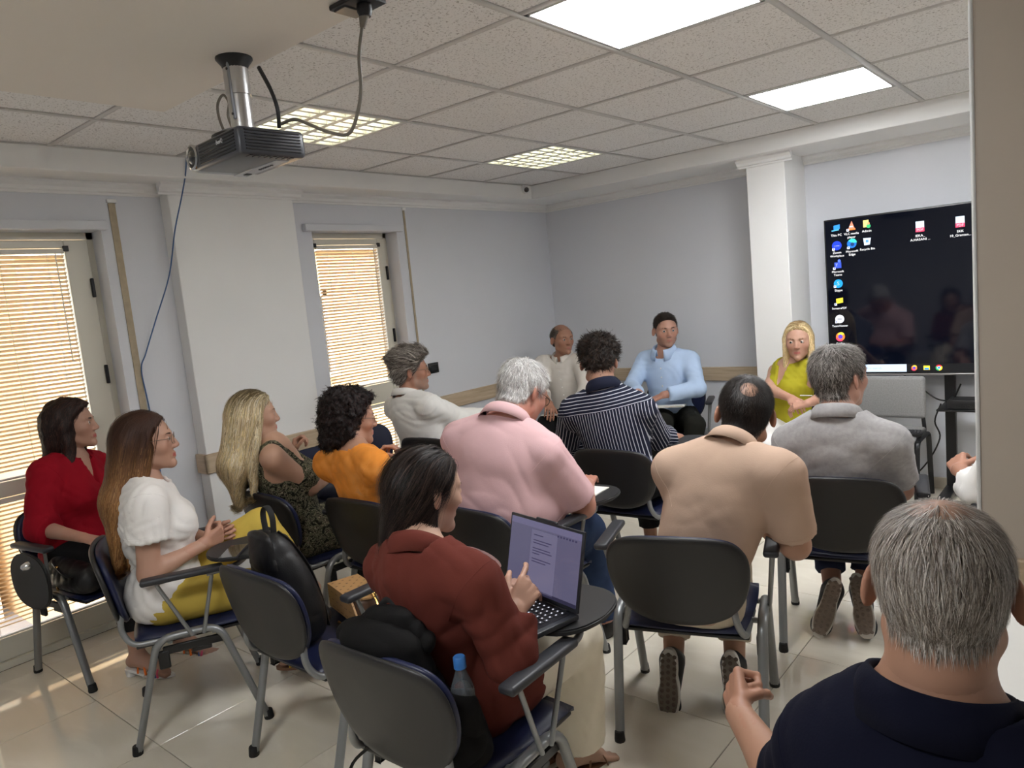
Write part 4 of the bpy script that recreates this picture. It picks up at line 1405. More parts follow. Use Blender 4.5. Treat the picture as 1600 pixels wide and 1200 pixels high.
        colf = hr.get('colf') or palette(hr['cols'], hr.get('wts'))
        rv = np.random.default_rng(5).uniform(size=len(V)) * 0.2 + 0.3
        C = colf(V, rv, np.full(len(V), 0.3)) * hr.get('dim', 0.8)
        me = np_mesh('hair', toW(V) - base, Q); set_col(me, C)
        ho = link('hair', me, hair_mat(), body)
        # strands
        ns = hr.get('n', 3000)
        rr = np.random.default_rng(hr.get('seed', 3))
        seeds = V[rr.integers(0, len(V), ns)] + rr.normal(size=(ns, 3)) * hres * 0.4
        dsk = head_sdf(seeds[:, 0], seeds[:, 1], seeds[:, 2], male)
        gs = hair_region(seeds[:, 1], seeds[:, 2], seeds[:, 0], hr.get('up', 0), hr.get('lo', 0))
        keep = (dsk > -0.001) & ((gs > 0.002) | (len(ext) > 0))
        if not ext:
            keep &= ~((np.abs(seeds[:, 1] + 0.014) < 0.024) & (seeds[:, 2] < 0.026) & (np.abs(seeds[:, 0]) > 0.045))
        thin = hr.get('thin')
        if thin:
            for (bc_, br_, bs_) in thin:
                keep &= rr.uniform(size=ns) > bs_ * np.exp(-(((seeds - A3(bc_)) / br_) ** 2).sum(1))
        seeds = seeds[keep]
        if hr.get('sparse'):   # fine hairs over thin spots, grown from the skin
            hv = toL(Vs[1])
            gg = hair_region(hv[:, 1], hv[:, 2], hv[:, 0], hr.get('up', 0), hr.get('lo', 0))
            cand = hv[(gg > -0.004) & (np.abs(hv[:, 0]) < 0.075) & ~((np.abs(hv[:, 1] + 0.014) < 0.026) & (hv[:, 2] < 0.028))]
            cs_ = cand[rr.integers(0, len(cand), hr['sparse'])]
            for (bc_, br_, bs_) in thin or []:
                cs_ = cs_[rr.uniform(size=len(cs_)) > bs_ * 0.75 * np.exp(-(((cs_ - A3(bc_)) / br_) ** 2).sum(1))]
            seeds = np.concatenate([seeds, cs_])
            Du = np.minimum(D, 1.0)
            skg = sk + np.zeros(nn)
            Dm = np.minimum(D, skg)
        else:
            Dm = D
        Ls = hr.get('len', 0.03) * rr.uniform(0.6, 1.25, size=len(seeds))
        flow = hr.get('flow') or radial_flow()
        SV, SQ, SCc = strands('s', Dm, lo_, hres, seeds, flow, Ls, hr.get('steps', 4), hr.get('width', 0.0016), colf, lift=hr.get('lift', 0.25), jit=hr.get('jit', 0.3), seed=hr.get('seed', 3), off=hr.get('off', 0.0012))
        me = np_mesh('hair_strands', toW(SV) - base, SQ); set_col(me, SCc)
        so = link('hair_strands', me, hair_mat(), ho)
        so['kind'] = 'stuff'
    # ---------------- clothes
    tp = S['top']
    off = tp.get('off', 0.013)
    sl = tp.get('sleeve', 0.55)
    sl = sl if isinstance(sl, dict) else dict(L=sl, R=sl)
    ops = torso(off, shoulders=tp.get('shoulders', True))
    for s in 'LR':
        if sl[s] > 0: ops += arm(s, off + tp.get('loose', 0.004), sl[s], tp.get('flare', 0.006))
    for e in tp.get('ops', []):
        ops.append(Cone(T(*e[0]), T(*e[1]), e[2], e[3], k=0.04))
    if tp.get('skirt'):    # cloth that runs on over the seat
        for s in 'LR':
            ops.append(Cone(J['hip' + s], J['hip' + s] + (J['kn' + s] - J['hip' + s]) * tp['skirt'], rl[0] + off + 0.004, rl[0] + off, k=0.04))
    fd_ = folds(S.get('seed', 1), tp.get('amp', 0.006), tp.get('wl', 0.11))
    nd = nrm(up + fw * tp.get('nslope', 0.45)); npt = neck + up * tp.get('ncut', 0.012) - fw * 0.03
    hem = tp.get('hem', -0.06)
    def post(D, X, Y, Z):
        D = D + fd_(X, Y, Z) * sstep(0.10, 0.0, np.abs(D))
        na = nrm(neck_top - neck)
        ax_t = (X - neck[0]) * na[0] + (Y - neck[1]) * na[1] + (Z - neck[2]) * na[2]
        r_ax = np.sqrt(np.maximum((X - neck[0]) ** 2 + (Y - neck[1]) ** 2 + (Z - neck[2]) ** 2 - ax_t ** 2, 0))
        cutp = (X - npt[0]) * nd[0] + (Y - npt[1]) * nd[1] + (Z - npt[2]) * nd[2]
        cutp = cutp - 1.6 * np.maximum(0, r_ax - (rn + tp.get('nrad', 0.022)))
        D = smax(D, cutp, 0.004)
        if not tp.get('skirt'):
            D = smax(D, -((X - pel[0]) * up[0] + (Y - pel[1]) * up[1] + (Z - pel[2]) * up[2] - hem), 0.014)
        if tp.get('v'):
            dv, wv = tp['v']
            D = smax(D, -Cone(neck + fw * 0.07 + up * 0.03, T(0, 0.12, H - dv), wv, 0.004, su=1.0)(X, Y, Z), 0.006)
        if not tp.get('shoulders', True):
            for s in 'LR':
                o_ = J['sh' + s]; q_ = nrm(o_ - neck); qq = o_ - q_ * tp.get('armhole', 0.03)
                pl_ = (X - qq[0]) * q_[0] + (Y - qq[1]) * q_[1] + (Z - qq[2]) * q_[2]
                near = np.sqrt((X - o_[0]) ** 2 + (Y - o_[1]) ** 2 + (Z - o_[2]) ** 2)
                D = np.where(near < 0.14, smax(D, pl_, 0.005), D)
        return D
    D, lo, hb = grid_eval(ops, h, post=post)
    V, Q = surf(D, lo, hb)
    topo = mesh_local(tp.get('name', 'shirt'), V, Q, base, tp['mat'], body)
    if tp.get('seams', True):
        for s in 'LR':
            if sl[s] <= 0: continue
            a_, b_ = J['sh' + s] - up * 0.012, J['el' + s]
            rings = [(a_ + (b_ - a_) * 0.04, nrm(nrm(b_ - a_) * 0.45 + nrm(J['sh' + s] - neck) * 0.9), 0.085, 'sleeve_seam')]
            if sl[s] <= 1: rings.append((a_ + (b_ - a_) * (sl[s] - 0.07), b_ - a_, 0.07, 'sleeve_hem'))
            for (c_, x_, r_, nm_) in rings:
                mb = MB(); got = False
                for arc in seam_ring(D, lo, hb, c_, x_, r_ * (0.5 + 0.5 * bulk)):
                    mb.tube([tuple(p_ - base) for p_ in arc], 0.0009, 5); got = True
                if got: mb.build(nm_, tp['mat'], topo)
                else: mb.bm.free()
    if tp.get('uv'):       # stripe coordinate carried by the cloth: across the back, along the sleeves
        u = (V - pel) @ rt
        for s in 'LR':
            a_, b_, c_ = J['sh' + s], J['el' + s], J['wr' + s]
            for (p_, q_) in ((a_, b_), (b_, c_)):
                d_ = nrm(q_ - p_); L_ = np.linalg.norm(q_ - p_)
                t_ = np.clip((V - p_) @ d_, 0, L_)
                dist = np.linalg.norm(V - p_ - t_[:, None] * d_, axis=1)
                e1 = nrm(np.cross(d_, fw)); e2 = np.cross(d_, e1)
                w_ = V - p_ - t_[:, None] * d_
                ang = np.arctan2(w_ @ e1, w_ @ e2)
                on = (dist < ra[0] + off + 0.014) & (t_ > (0.03 if p_ is a_ else 0))
                u = np.where(on, ang * 0.062, u)
        v = (V - pel) @ up / H
        set_col(topo.data, np.stack([u, v, 0 * u], 1), 'cloth')
    if tp.get('collar'):
        cl = tp['collar']
        cc = neck + up * cl.get('z', 0.0) + fw * cl.get('y', 0.012)
        V, Fs, caps = collar_mesh(cc, nrm(nrm(neck_top - neck) * 0.55 + up * 0.45 + fw * cl.get('lean', 0.12)), fw, rn * 1.12 + 0.007, rn * 1.12 + 0.012, cl.get('h', 0.032), cl.get('flare', 0.022), cl.get('drop', 0.022), cl.get('gap', 0.25))
        finish_mesh('collar', V, Fs, caps, base, cl.get('mat', tp['mat']), topo)
    if tp.get('buttons'):
        for k in range(tp['buttons']):
            zf = 0.80 - 0.13 * k
            p0 = T(0, 0.30, zf * H); q = np.array([sample(D, lo, hb, (p0 - fw * t)[None])[0] for t in np.linspace(0, 0.28, 60)])
            j = np.where(q < 0)[0]
            if len(j):
                c = p0 - fw * (np.linspace(0, 0.28, 60)[j[0]] - 0.004) - base
                MB().sphere(tuple(c), 0.0055, 8, 6).build('button', tp['buttons_mat'], topo)
    bt = S['bottom']
    ops = [Ell(pel + A3((0, 0, 0.01)) - pfw * 0.015, (0.170 * bulk + 0.004, 0.130 * bulk + 0.004, 0.11), Mp, k=0.05)]
    for s in 'LR': ops += leg(s, bt.get('off', 0.012), bt.get('len', 1.9), bt.get('flare', 0.01))
    fb = folds(S.get('seed', 1) + 77, bt.get('amp', 0.006), bt.get('wl', 0.09))
    D, lo, hb = grid_eval(ops, h * 1.5, post=lambda D, X, Y, Z: smax(D + fb(X, Y, Z) * sstep(0.1, 0, np.abs(D)), Z - (pel[2] + 0.115) - 2.0 * np.maximum(0, (X - pel[0]) * pfw[0] + (Y - pel[1]) * pfw[1] - 0.12), 0.006))
    V, Q = surf(D, lo, hb)
    mesh_local(bt.get('name', 'trousers'), V, Q, base, bt['mat'], body)
    # ---------------- shoes
    sh = S.get('shoe', {})
    for s in 'LR':
        an, t_, sd = foot_frame(J['an' + s], toes[s], pfw); u_ = np.cross(sd, t_)
        pt = lambda a, b_, c_: an + t_ * a + sd * b_ + u_ * c_ - base
        if sh.get('type') == 'sandal':
            hl_ = sh.get('heel', 0.0)
            out = []
            for k in range(24):
                a = 2 * math.pi * k / 24
                out.append((0.055 + 0.125 * math.cos(a), (0.036 - 0.006 * math.cos(a)) * math.sin(a)))
            mb = MB()
            A_ = [mb.bm.verts.new(Vector(pt(q[0], q[1], -0.080 - hl_ * sstep(-0.02, 0.1, q[0])))) for q in out]
            B_ = [mb.bm.verts.new(Vector(pt(q[0], q[1], -0.092 - hl_ * sstep(-0.02, 0.1, q[0])))) for q in out]
            for k in range(24): mb.bm.faces.new((A_[k], A_[(k + 1) % 24], B_[(k + 1) % 24], B_[k]))
            mb.bm.faces.new(list(reversed(A_))); mb.bm.faces.new(B_)
            so = mb.build('sandal', sh['sole'], body)
            if hl_ > 0.01:
                mb = MB().tube([pt(-0.045, 0, -0.085), pt(-0.045, 0, -0.09 - hl_)], [0.028, 0.024], 10)
                mb.build('heel', sh['sole'], so)
            for q, (a, sp, mt_) in enumerate(sh['straps']):
                ring = []
                for k in range(11):
                    w_ = math.pi * (k / 10)
                    ring.append(pt(a + sp * (k / 10 - 0.5), -0.043 * math.cos(w_) * (1 - 0.3 * max(0, 0.05 - a) / 0.05), -0.080 - hl_ * sstep(-0.02, 0.1, a) + (0.032 + 0.05 * max(0, 0.09 - a) / 0.09) * math.sin(w_)))
                MB().tube(ring, 0.0055, 6, flat=0.5).build('strap', mt_, so)
            continue
        ops = [Ell(an + t_ * -0.02 - u_ * 0.045, (0.040, 0.036, 0.045), (t_, sd, u_), k=0.02), Cone(an - u_ * 0.03, an + t_ * 0.14 - u_ * 0.063, 0.043, 0.030, su=1.12, u=sd, k=0.02), Ell(an + t_ * 0.15 - u_ * 0.068, (0.050, 0.044, 0.026), (t_, sd, u_), k=0.02), Cone(an - u_ * 0.02, an + u_ * 0.012, 0.042, 0.043, k=0.01, cut=(an + u_ * 0.012, u_))]
        D, lo, hb = grid_eval(ops, 0.0075 if h < 0.0085 else 0.010, post=lambda D, X, Y, Z: smax(D, -((X - an[0]) * u_[0] + (Y - an[1]) * u_[1] + (Z - an[2]) * u_[2] + 0.078), 0.004))
        V, Q = surf(D, lo, hb)
        so = mesh_local('shoe', V, Q, base, sh.get('mat', m_black), body)
        out = []
        for k in range(32):
            a = 2 * math.pi * k / 32
            ca, sa = math.cos(a), math.sin(a)
            wd = 0.044 if ca > 0 else 0.037
            out.append((0.066 + 0.135 * math.copysign(abs(ca) ** 0.8, ca), wd * math.copysign(abs(sa) ** 0.75, sa) * (1 - 0.16 * math.exp(-((ca + 0.15) / 0.3) ** 2))))
        def slab(nm, sc, z0, z1, mm, par):
            mb = MB()
            A_ = [mb.bm.verts.new(Vector(pt(0.066 + (q[0] - 0.066) * sc, q[1] * sc, z0))) for q in out]
            B_ = [mb.bm.verts.new(Vector(pt(0.066 + (q[0] - 0.066) * sc, q[1] * sc, z1))) for q in out]
            for k in range(32): mb.bm.faces.new((A_[k], A_[(k + 1) % 32], B_[(k + 1) % 32], B_[k]))
            mb.bm.faces.new(list(reversed(A_))); mb.bm.faces.new(B_)
            return mb.build(nm, mm, par, auto=35)
        sole = slab('sole', 1.0, -0.066, -0.092, sh.get('sole', m_black), so)
        if sh.get('tread'):
            slab('outsole', 0.88, -0.0915, -0.0945, sh['tread'], so)
            mb = MB()
            for a in np.arange(-0.05, 0.19, 0.022):
                for b_ in (-0.022, 0.0, 0.022):
                    c = pt(a + 0.006 * (b_ != 0), b_, -0.096)
                    mb.lathe([(0.0075, -0.0015), (0.0075, 0.0015), (0.005, 0.003)], 8, Matrix(((sd[0], t_[0], -u_[0], c[0]), (sd[1], t_[1], -u_[1], c[1]), (sd[2], t_[2], -u_[2], c[2]), (0, 0, 0, 1))))
            tr = mb.build('tread_lugs', sh['tread2'], so)
            tr['kind'] = 'stuff'
    S['_body'] = body; S['_toW'] = toW; S['_base'] = base
    return body

# joint positions in metres (world frame)
POSE = {
    'red': dict(hipL=(-3.922, 1.324, 0.533), hipR=(-3.866, 1.167, 0.546), neck=(-3.92, 1.275, 0.998), head=(-3.903, 1.291, 1.154), shL=(-4.008, 1.407, 0.922), shR=(-3.835, 1.125, 0.969), elL=(-3.9, 1.5, 0.7), elR=(-3.8, 1.06, 0.72), wrL=(-3.66, 1.36, 0.62), wrR=(-3.58, 1.15, 0.68), knL=(-3.567, 1.476, 0.475), knR=(-3.492, 1.272, 0.501), anL=(-3.519, 1.494, 0.097), anR=(-3.474, 1.257, 0.121)),
    'white': dict(hipL=(-3.031, 1.289, 0.521), hipR=(-2.9, 1.182, 0.514), neck=(-2.976, 1.206, 0.98), head=(-2.975, 1.236, 1.134), shL=(-3.13, 1.269, 0.916), shR=(-2.819, 1.136, 0.932), elL=(-3.148, 1.396, 0.681), elR=(-2.81, 1.102, 0.666), wrL=(-2.913, 1.399, 0.69), wrR=(-2.83, 1.334, 0.702), knL=(-2.851, 1.599, 0.698), knR=(-2.696, 1.519, 0.489), anL=(-2.628, 1.648, 0.387), anR=(-2.805, 1.631, 0.137)),
    'blonde': dict(hipL=(-3.2, 1.963, 0.509), hipR=(-3.03, 1.938, 0.516), neck=(-3.142, 1.897, 0.977), head=(-3.193, 1.84, 1.116), shL=(-3.29, 1.965, 0.9), shR=(-3.003, 1.786, 0.949), elL=(-3.398, 2.095, 0.689), elR=(-3.006, 1.97, 0.752), wrL=(-3.248, 2.057, 0.869), wrR=(-3.101, 2.188, 0.759), knL=(-3.167, 2.359, 0.479), knR=(-2.95, 2.328, 0.479), anL=(-3.162, 2.402, 0.092), anR=(-2.944, 2.371, 0.092)),
    'orange': dict(hipL=(-2.651, 2.066, 0.505), hipR=(-2.485, 2.055, 0.521), neck=(-2.619, 1.967, 0.959), head=(-2.678, 2.02, 1.088), shL=(-2.785, 1.936, 0.901), shR=(-2.451, 1.93, 0.916), elL=(-2.768, 2.136, 0.727), elR=(-2.47, 2.1, 0.7), wrL=(-2.659, 2.316, 0.627), wrR=(-2.6, 2.24, 0.86), knL=(-2.654, 2.456, 0.475), knR=(-2.436, 2.44, 0.475), anL=(-2.652, 2.504, 0.096), anR=(-2.432, 2.493, 0.097)),
    'wman': dict(hipL=(-3.436, 3.163, 0.522), hipR=(-3.262, 3.122, 0.543), neck=(-3.438, 3.024, 1.004), head=(-3.433, 3.081, 1.159), shL=(-3.606, 3.071, 0.93), shR=(-3.251, 3.02, 0.963), elL=(-3.539, 3.263, 0.73), elR=(-3.241, 3.266, 0.823), wrL=(-3.387, 3.429, 0.621), wrR=(-3.09, 3.465, 0.804), knL=(-3.364, 3.576, 0.489), knR=(-3.149, 3.523, 0.489), anL=(-3.357, 3.606, 0.08), anR=(-3.142, 3.561, 0.081)),
    'pink': dict(hipL=(-2.071, 2.159, 0.549), hipR=(-1.882, 2.144, 0.538), neck=(-1.937, 2.222, 1.062), head=(-1.952, 2.367, 1.158), shL=(-2.139, 2.153, 1.005), shR=(-1.747, 2.228, 0.949), elL=(-2.156, 2.292, 0.737), elR=(-1.7, 2.374, 0.691), wrL=(-1.994, 2.5, 0.708), wrR=(-1.8, 2.56, 0.72), knL=(-2.062, 2.6, 0.5), knR=(-1.84, 2.585, 0.499), anL=(-2.048, 2.612, 0.066), anR=(-1.806, 2.616, 0.067)),
    'old': dict(hipL=(-3.416, 4.928, 0.529), hipR=(-3.584, 4.868, 0.507), neck=(-3.572, 4.905, 1.006), head=(-3.551, 4.877, 1.17), shL=(-3.386, 4.893, 0.98), shR=(-3.74, 4.822, 0.98), elL=(-3.258, 4.751, 0.771), elR=(-3.654, 4.635, 0.784), wrL=(-3.284, 4.574, 0.595), wrR=(-3.458, 4.502, 0.702), knL=(-3.249, 4.545, 0.489), knR=(-3.475, 4.465, 0.547), anL=(-3.24, 4.517, 0.08), anR=(-3.45, 4.445, 0.137)),
    'striped': dict(hipL=(-2.079, 3.185, 0.53), hipR=(-1.902, 3.197, 0.554), neck=(-2.059, 3.152, 1.031), head=(-2.122, 3.224, 1.168), shL=(-2.223, 3.094, 0.948), shR=(-1.884, 3.214, 0.949), elL=(-2.364, 3.201, 0.724), elR=(-1.913, 3.412, 0.747), wrL=(-2.227, 3.411, 0.711), wrR=(-1.913, 3.654, 0.688), knL=(-2.124, 3.6, 0.489), knR=(-1.903, 3.612, 0.489), anL=(-2.125, 3.628, 0.08), anR=(-1.906, 3.645, 0.08)),
    'blue': dict(hipL=(-2.574, 5.052, 0.522), hipR=(-2.749, 4.992, 0.511), neck=(-2.689, 5.005, 1.023), head=(-2.668, 5, 1.195), shL=(-2.512, 5.062, 0.969), shR=(-2.879, 5.022, 0.979), elL=(-2.387, 4.892, 0.765), elR=(-2.889, 4.802, 0.786), wrL=(-2.568, 4.709, 0.748), wrR=(-2.714, 4.614, 0.775), knL=(-2.328, 4.697, 0.537), knR=(-2.536, 4.619, 0.558), anL=(-2.395, 4.642, 0.123), anR=(-2.599, 4.569, 0.143)),
    'yellow': dict(hipL=(-1.623, 4.837, 0.498), hipR=(-1.787, 4.794, 0.506), neck=(-1.694, 4.866, 0.962), head=(-1.629, 4.833, 1.1), shL=(-1.52, 4.842, 0.923), shR=(-1.832, 4.959, 0.893), elL=(-1.43, 4.654, 0.759), elR=(-1.792, 4.712, 0.796), wrL=(-1.454, 4.422, 0.761), wrR=(-1.604, 4.575, 0.763), knL=(-1.498, 4.463, 0.477), knR=(-1.71, 4.408, 0.477), anL=(-1.486, 4.42, 0.094), anR=(-1.698, 4.364, 0.094)),
    'beige': dict(hipL=(-1.234, 2.155, 0.533), hipR=(-1.061, 2.203, 0.476), neck=(-1.013, 2.304, 0.988), head=(-1.02, 2.449, 1.08), shL=(-1.211, 2.261, 0.926), shR=(-0.822, 2.246, 0.945), elL=(-1.26, 2.44, 0.7), elR=(-0.833, 2.35, 0.664), wrL=(-1.1, 2.6, 0.7), wrR=(-1.047, 2.502, 0.688), knL=(-1.394, 2.564, 0.498), knR=(-1.181, 2.625, 0.513), anL=(-1.305, 2.328, 0.15), anR=(-1.107, 2.429, 0.138)),
    'grey': dict(hipL=(-0.975, 3.07, 0.5), hipR=(-0.795, 3.105, 0.5), neck=(-0.87, 2.988, 0.973), head=(-0.88, 3.076, 1.118), shL=(-1.058, 2.983, 0.874), shR=(-0.675, 2.97, 0.895), elL=(-1.127, 3.134, 0.632), elR=(-0.684, 3.14, 0.655), wrL=(-1.059, 3.382, 0.639), wrR=(-0.812, 3.364, 0.644), knL=(-1.07, 3.428, 0.486), knR=(-0.849, 3.476, 0.502), anL=(-0.973, 3.171, 0.165), anR=(-0.871, 3.244, 0.15)),
    'navy': dict(hipL=(-0.288, 1, 0.5), hipR=(-0.108, 1, 0.5), neck=(-0.185, 0.995, 0.998), head=(-0.18, 1.03, 1.15), shL=(-0.325, 1.02, 0.89), shR=(-0.02, 1, 0.905), elL=(-0.44, 1.16, 0.67), elR=(0.1, 1.14, 0.68), wrL=(-0.608, 1.34, 0.672), wrR=(0.03, 1.355, 0.775), knL=(-0.328, 1.421, 0.498), knR=(-0.106, 1.433, 0.498), anL=(-0.328, 1.434, 0.072), anR=(-0.108, 1.446, 0.072)),
    'brown': dict(hipL=(-1.51, 1.335, 0.505), hipR=(-1.335, 1.335, 0.505), neck=(-1.42, 1.226, 0.948), head=(-1.47, 1.328, 1.063), shL=(-1.585, 1.258, 0.862), shR=(-1.238, 1.235, 0.888), elL=(-1.6, 1.38, 0.68), elR=(-1.175, 1.28, 0.675), wrL=(-1.355, 1.43, 0.765), wrR=(-1.205, 1.345, 0.768), knL=(-1.52, 1.73, 0.48), knR=(-1.3, 1.73, 0.5), anL=(-1.5, 1.76, 0.094), anR=(-1.38, 1.76, 0.1)),
    'side': dict(hipL=(-0.2, 2.98, 0.498), hipR=(-0.02, 3.017, 0.498), neck=(-0.1, 2.982, 0.99), head=(-0.1, 3.042, 1.143), shL=(-0.275, 2.96, 0.925), shR=(0.07, 3.028, 0.927), elL=(-0.385, 3.05, 0.7), elR=(0.1, 3.154, 0.672), wrL=(-0.5, 3.267, 0.72), wrR=(-0.08, 3.309, 0.601), knL=(-0.3, 3.385, 0.489), knR=(-0.08, 3.431, 0.489), anL=(-0.3, 3.41, 0.08), anR=(-0.09, 3.456, 0.08)),
}

# ------------------------------------------------------------------ cloth materials
c_red = cloth_mat('red_viscose', (146, 14, 32), 0.85)
c_whitelinen = cloth_mat('white_linen', (232, 228, 224), 0.9)
c_mustard = cloth_mat('mustard_cotton', (205, 178, 84), 0.9)
c_pink = cloth_mat('pink_pique', (214, 176, 178), 0.92)
c_beige = cloth_mat('beige_pique', (190, 163, 144), 0.92)
c_grey = cloth_mat('grey_pique', (166, 164, 164), 0.92, noise=(60, 0.10))
c_navy = cloth_mat('navy_pique', (13, 15, 32), 0.92)
c_rust = cloth_mat('rust_suiting', (100, 48, 40), 0.88)
c_white = cloth_mat('white_shirting', (234, 232, 228), 0.85)
c_offwhite = cloth_mat('off_white_shirting', (222, 216, 208), 0.85)
c_blue = cloth_mat('light_blue_shirting', (186, 208, 238), 0.85)
c_lime = cloth_mat('lime_satin', (166, 158, 40), 0.75)
c_dark = cloth_mat('dark_trousers', (28, 27, 28), 0.92)
c_olive = cloth_mat('dark_olive_trousers', (32, 32, 28), 0.92)
c_denim = cloth_mat('denim', (58, 74, 106), 0.92, noise=(18, 0.12))
c_navytr = cloth_mat('navy_trousers', (44, 50, 74), 0.9)
c_stone = cloth_mat('stone_chino', (206, 194, 174), 0.9)
c_cream = cloth_mat('cream_trousers', (232, 222, 202), 0.9)
c_whitetr = cloth_mat('white_trousers', (236, 234, 230), 0.9)

def stripe_mat():
    m = bpy.data.materials.new('navy_white_stripe')
    nt, b = nodes(m)
    at = nt.nodes.new('ShaderNodeAttribute'); at.attribute_name = 'cloth'
    sp = nt.nodes.new('ShaderNodeSeparateXYZ'); nt.links.new(at.outputs['Vector'], sp.inputs[0])
    def math_(op, a, v=None):
        n = nt.nodes.new('ShaderNodeMath'); n.operation = op
        if isinstance(a, (int, float)): n.inputs[0].default_value = a
        else: nt.links.new(a, n.inputs[0])
        if v is not None:
            if isinstance(v, (int, float)): n.inputs[1].default_value = v
            else: nt.links.new(v, n.inputs[1])
        return n.outputs[0]
    yoke = math_('GREATER_THAN', sp.outputs[1], 0.84)
    cu = math_('MULTIPLY', sp.outputs[0], 66.0); cv = math_('MULTIPLY', sp.outputs[1], 30.0)
    d = math_('SUBTRACT', cv, cu); co = math_('ADD', cu, math_('MULTIPLY', yoke, d))
    f = math_('FRACT', co); ln = math_('LESS_THAN', math_('ABSOLUTE', math_('SUBTRACT', f, 0.5)), 0.11)
    mx = nt.nodes.new('ShaderNodeMix'); mx.data_type = 'RGBA'
    nt.links.new(ln, mx.inputs[0]); mx.inputs[6].default_value = srgb(30, 34, 52); mx.inputs[7].default_value = srgb(196, 198, 208)
    nt.links.new(mx.outputs[2], b.inputs['Base Color']); b.inputs['Roughness'].default_value = 0.85; b.inputs['Specular IOR Level'].default_value = 0.2
    return m
c_stripe = stripe_mat()
def print_mat(name, stops, scale, dist=1.5, detail=3):
    m = bpy.data.materials.new(name)
    nt, b = nodes(m)
    tc = nt.nodes.new('ShaderNodeTexCoord'); n = nt.nodes.new('ShaderNodeTexNoise')
    n.inputs['Scale'].default_value = scale; n.inputs['Distortion'].default_value = dist; n.inputs['Detail'].default_value = detail
    cr = nt.nodes.new('ShaderNodeValToRGB')
    els = cr.color_ramp.elements
    els[0].position, els[0].color = stops[0][0], srgb(*stops[0][1]); els[1].position, els[1].color = stops[-1][0], srgb(*stops[-1][1])
    for p, c in stops[1:-1]:
        e = els.new(p); e.color = srgb(*c)
    nt.links.new(tc.outputs['Object'], n.inputs['Vector']); nt.links.new(n.outputs[0], cr.inputs[0]); nt.links.new(cr.outputs[0], b.inputs['Base Color'])
    b.inputs['Roughness'].default_value = 0.85; b.inputs['Specular IOR Level'].default_value = 0.2
    return m
c_print = print_mat('foliage_print', [(0.36, (28, 27, 22)), (0.45, (44, 44, 34)), (0.47, (150, 146, 120)), (0.50, (62, 66, 46)), (0.55, (24, 24, 20)), (0.58, (168, 158, 134)), (0.62, (52, 44, 36)), (0.7, (30, 30, 26))], 22, 3.0)
c_tiedye = print_mat('orange_tie_dye', [(0.3, (206, 130, 62)), (0.48, (230, 144, 58)), (0.62, (238, 156, 74)), (0.75, (208, 150, 98))], 9, 1.0)
m_sole_w = mat('white_sole', srgb(216, 212, 204), 0.7)
m_sole_g = mat('grey_tread', srgb(122, 112, 102), 0.8)
m_sole_b = mat('brown_tread', srgb(96, 84, 74), 0.8)
m_shoe_k = mat('black_shoe', srgb(24, 24, 26), 0.5)
m_sand_tan = mat('tan_sandal', srgb(120, 84, 60), 0.5)
m_strap_y = mat('yellow_strap', srgb(212, 176, 40), 0.5)
m_strap_o = mat('orange_strap', srgb(232, 120, 40), 0.5)
m_strap_w = mat('white_strap', srgb(235, 232, 228), 0.4)
m_strap_b = mat('blue_strap', srgb(60, 84, 150), 0.5)
m_strap_p = mat('pink_strap', srgb(206, 70, 110), 0.5)
SNEAK = dict(type='shoe', mat=m_shoe_k, sole=m_sole_w, tread=m_sole_g, tread2=m_sole_b)
BLACK = dict(type='shoe', mat=m_shoe_k, sole=m_black)
POLO = dict(h=0.026, flare=0.020, drop=0.020, gap=0.3, z=0.010)
SHIRT = dict(h=0.036, flare=0.024, drop=0.024, gap=0.20, z=0.026, y=0.018)
m_btn = mat('shirt_button', srgb(240, 238, 234), 0.3)

def ombre(z0, z1, c0, c1, extra):
    A_, B_ = lin(c0), lin(c1); E_ = [lin(c) for c in extra]
    def f(P, rnd, t):
        w = sstep(z0, z1, P[:, 2] + 0.03 * np.sin(rnd * 40))[:, None]
        c = A_ * (1 - w) + B_ * w
        for i, e in enumerate(E_):
            k = ((rnd * 13.7 + i * 0.37) % 1 < 0.22)[:, None] * w
            c = c * (1 - 0.75 * k) + e * 0.75 * k
        return c * (0.75 + 0.5 * ((rnd * 51.3) % 1))[:, None]
    return f
def fall(part=(0, 0.03, 0.12), out=0.5, back=0.15):
    p = A3(part)
    def f(P):
        v = np.zeros_like(P)
        v[:, 0] = np.sign(P[:, 0]) * out * sstep(0.02, 0.11, P[:, 2]); v[:, 1] = -back - 0.6 * sstep(0.06, 0.11, P[:, 2]); v[:, 2] = -1.0 + 0.55 * sstep(0.08, 0.12, P[:, 2])
        return v
    return f
def back_flow(P):
    v = np.zeros_like(P); v[:, 1] = -1.0; v[:, 2] = 0.25 - 1.2 * sstep(0.06, -0.02, P[:, 2]); return v

GREY = [(138, 127, 116), (170, 160, 150), (206, 199, 192), (104, 93, 84)]
PEOPLE = []
def P_(**k): PEOPLE.append(k)

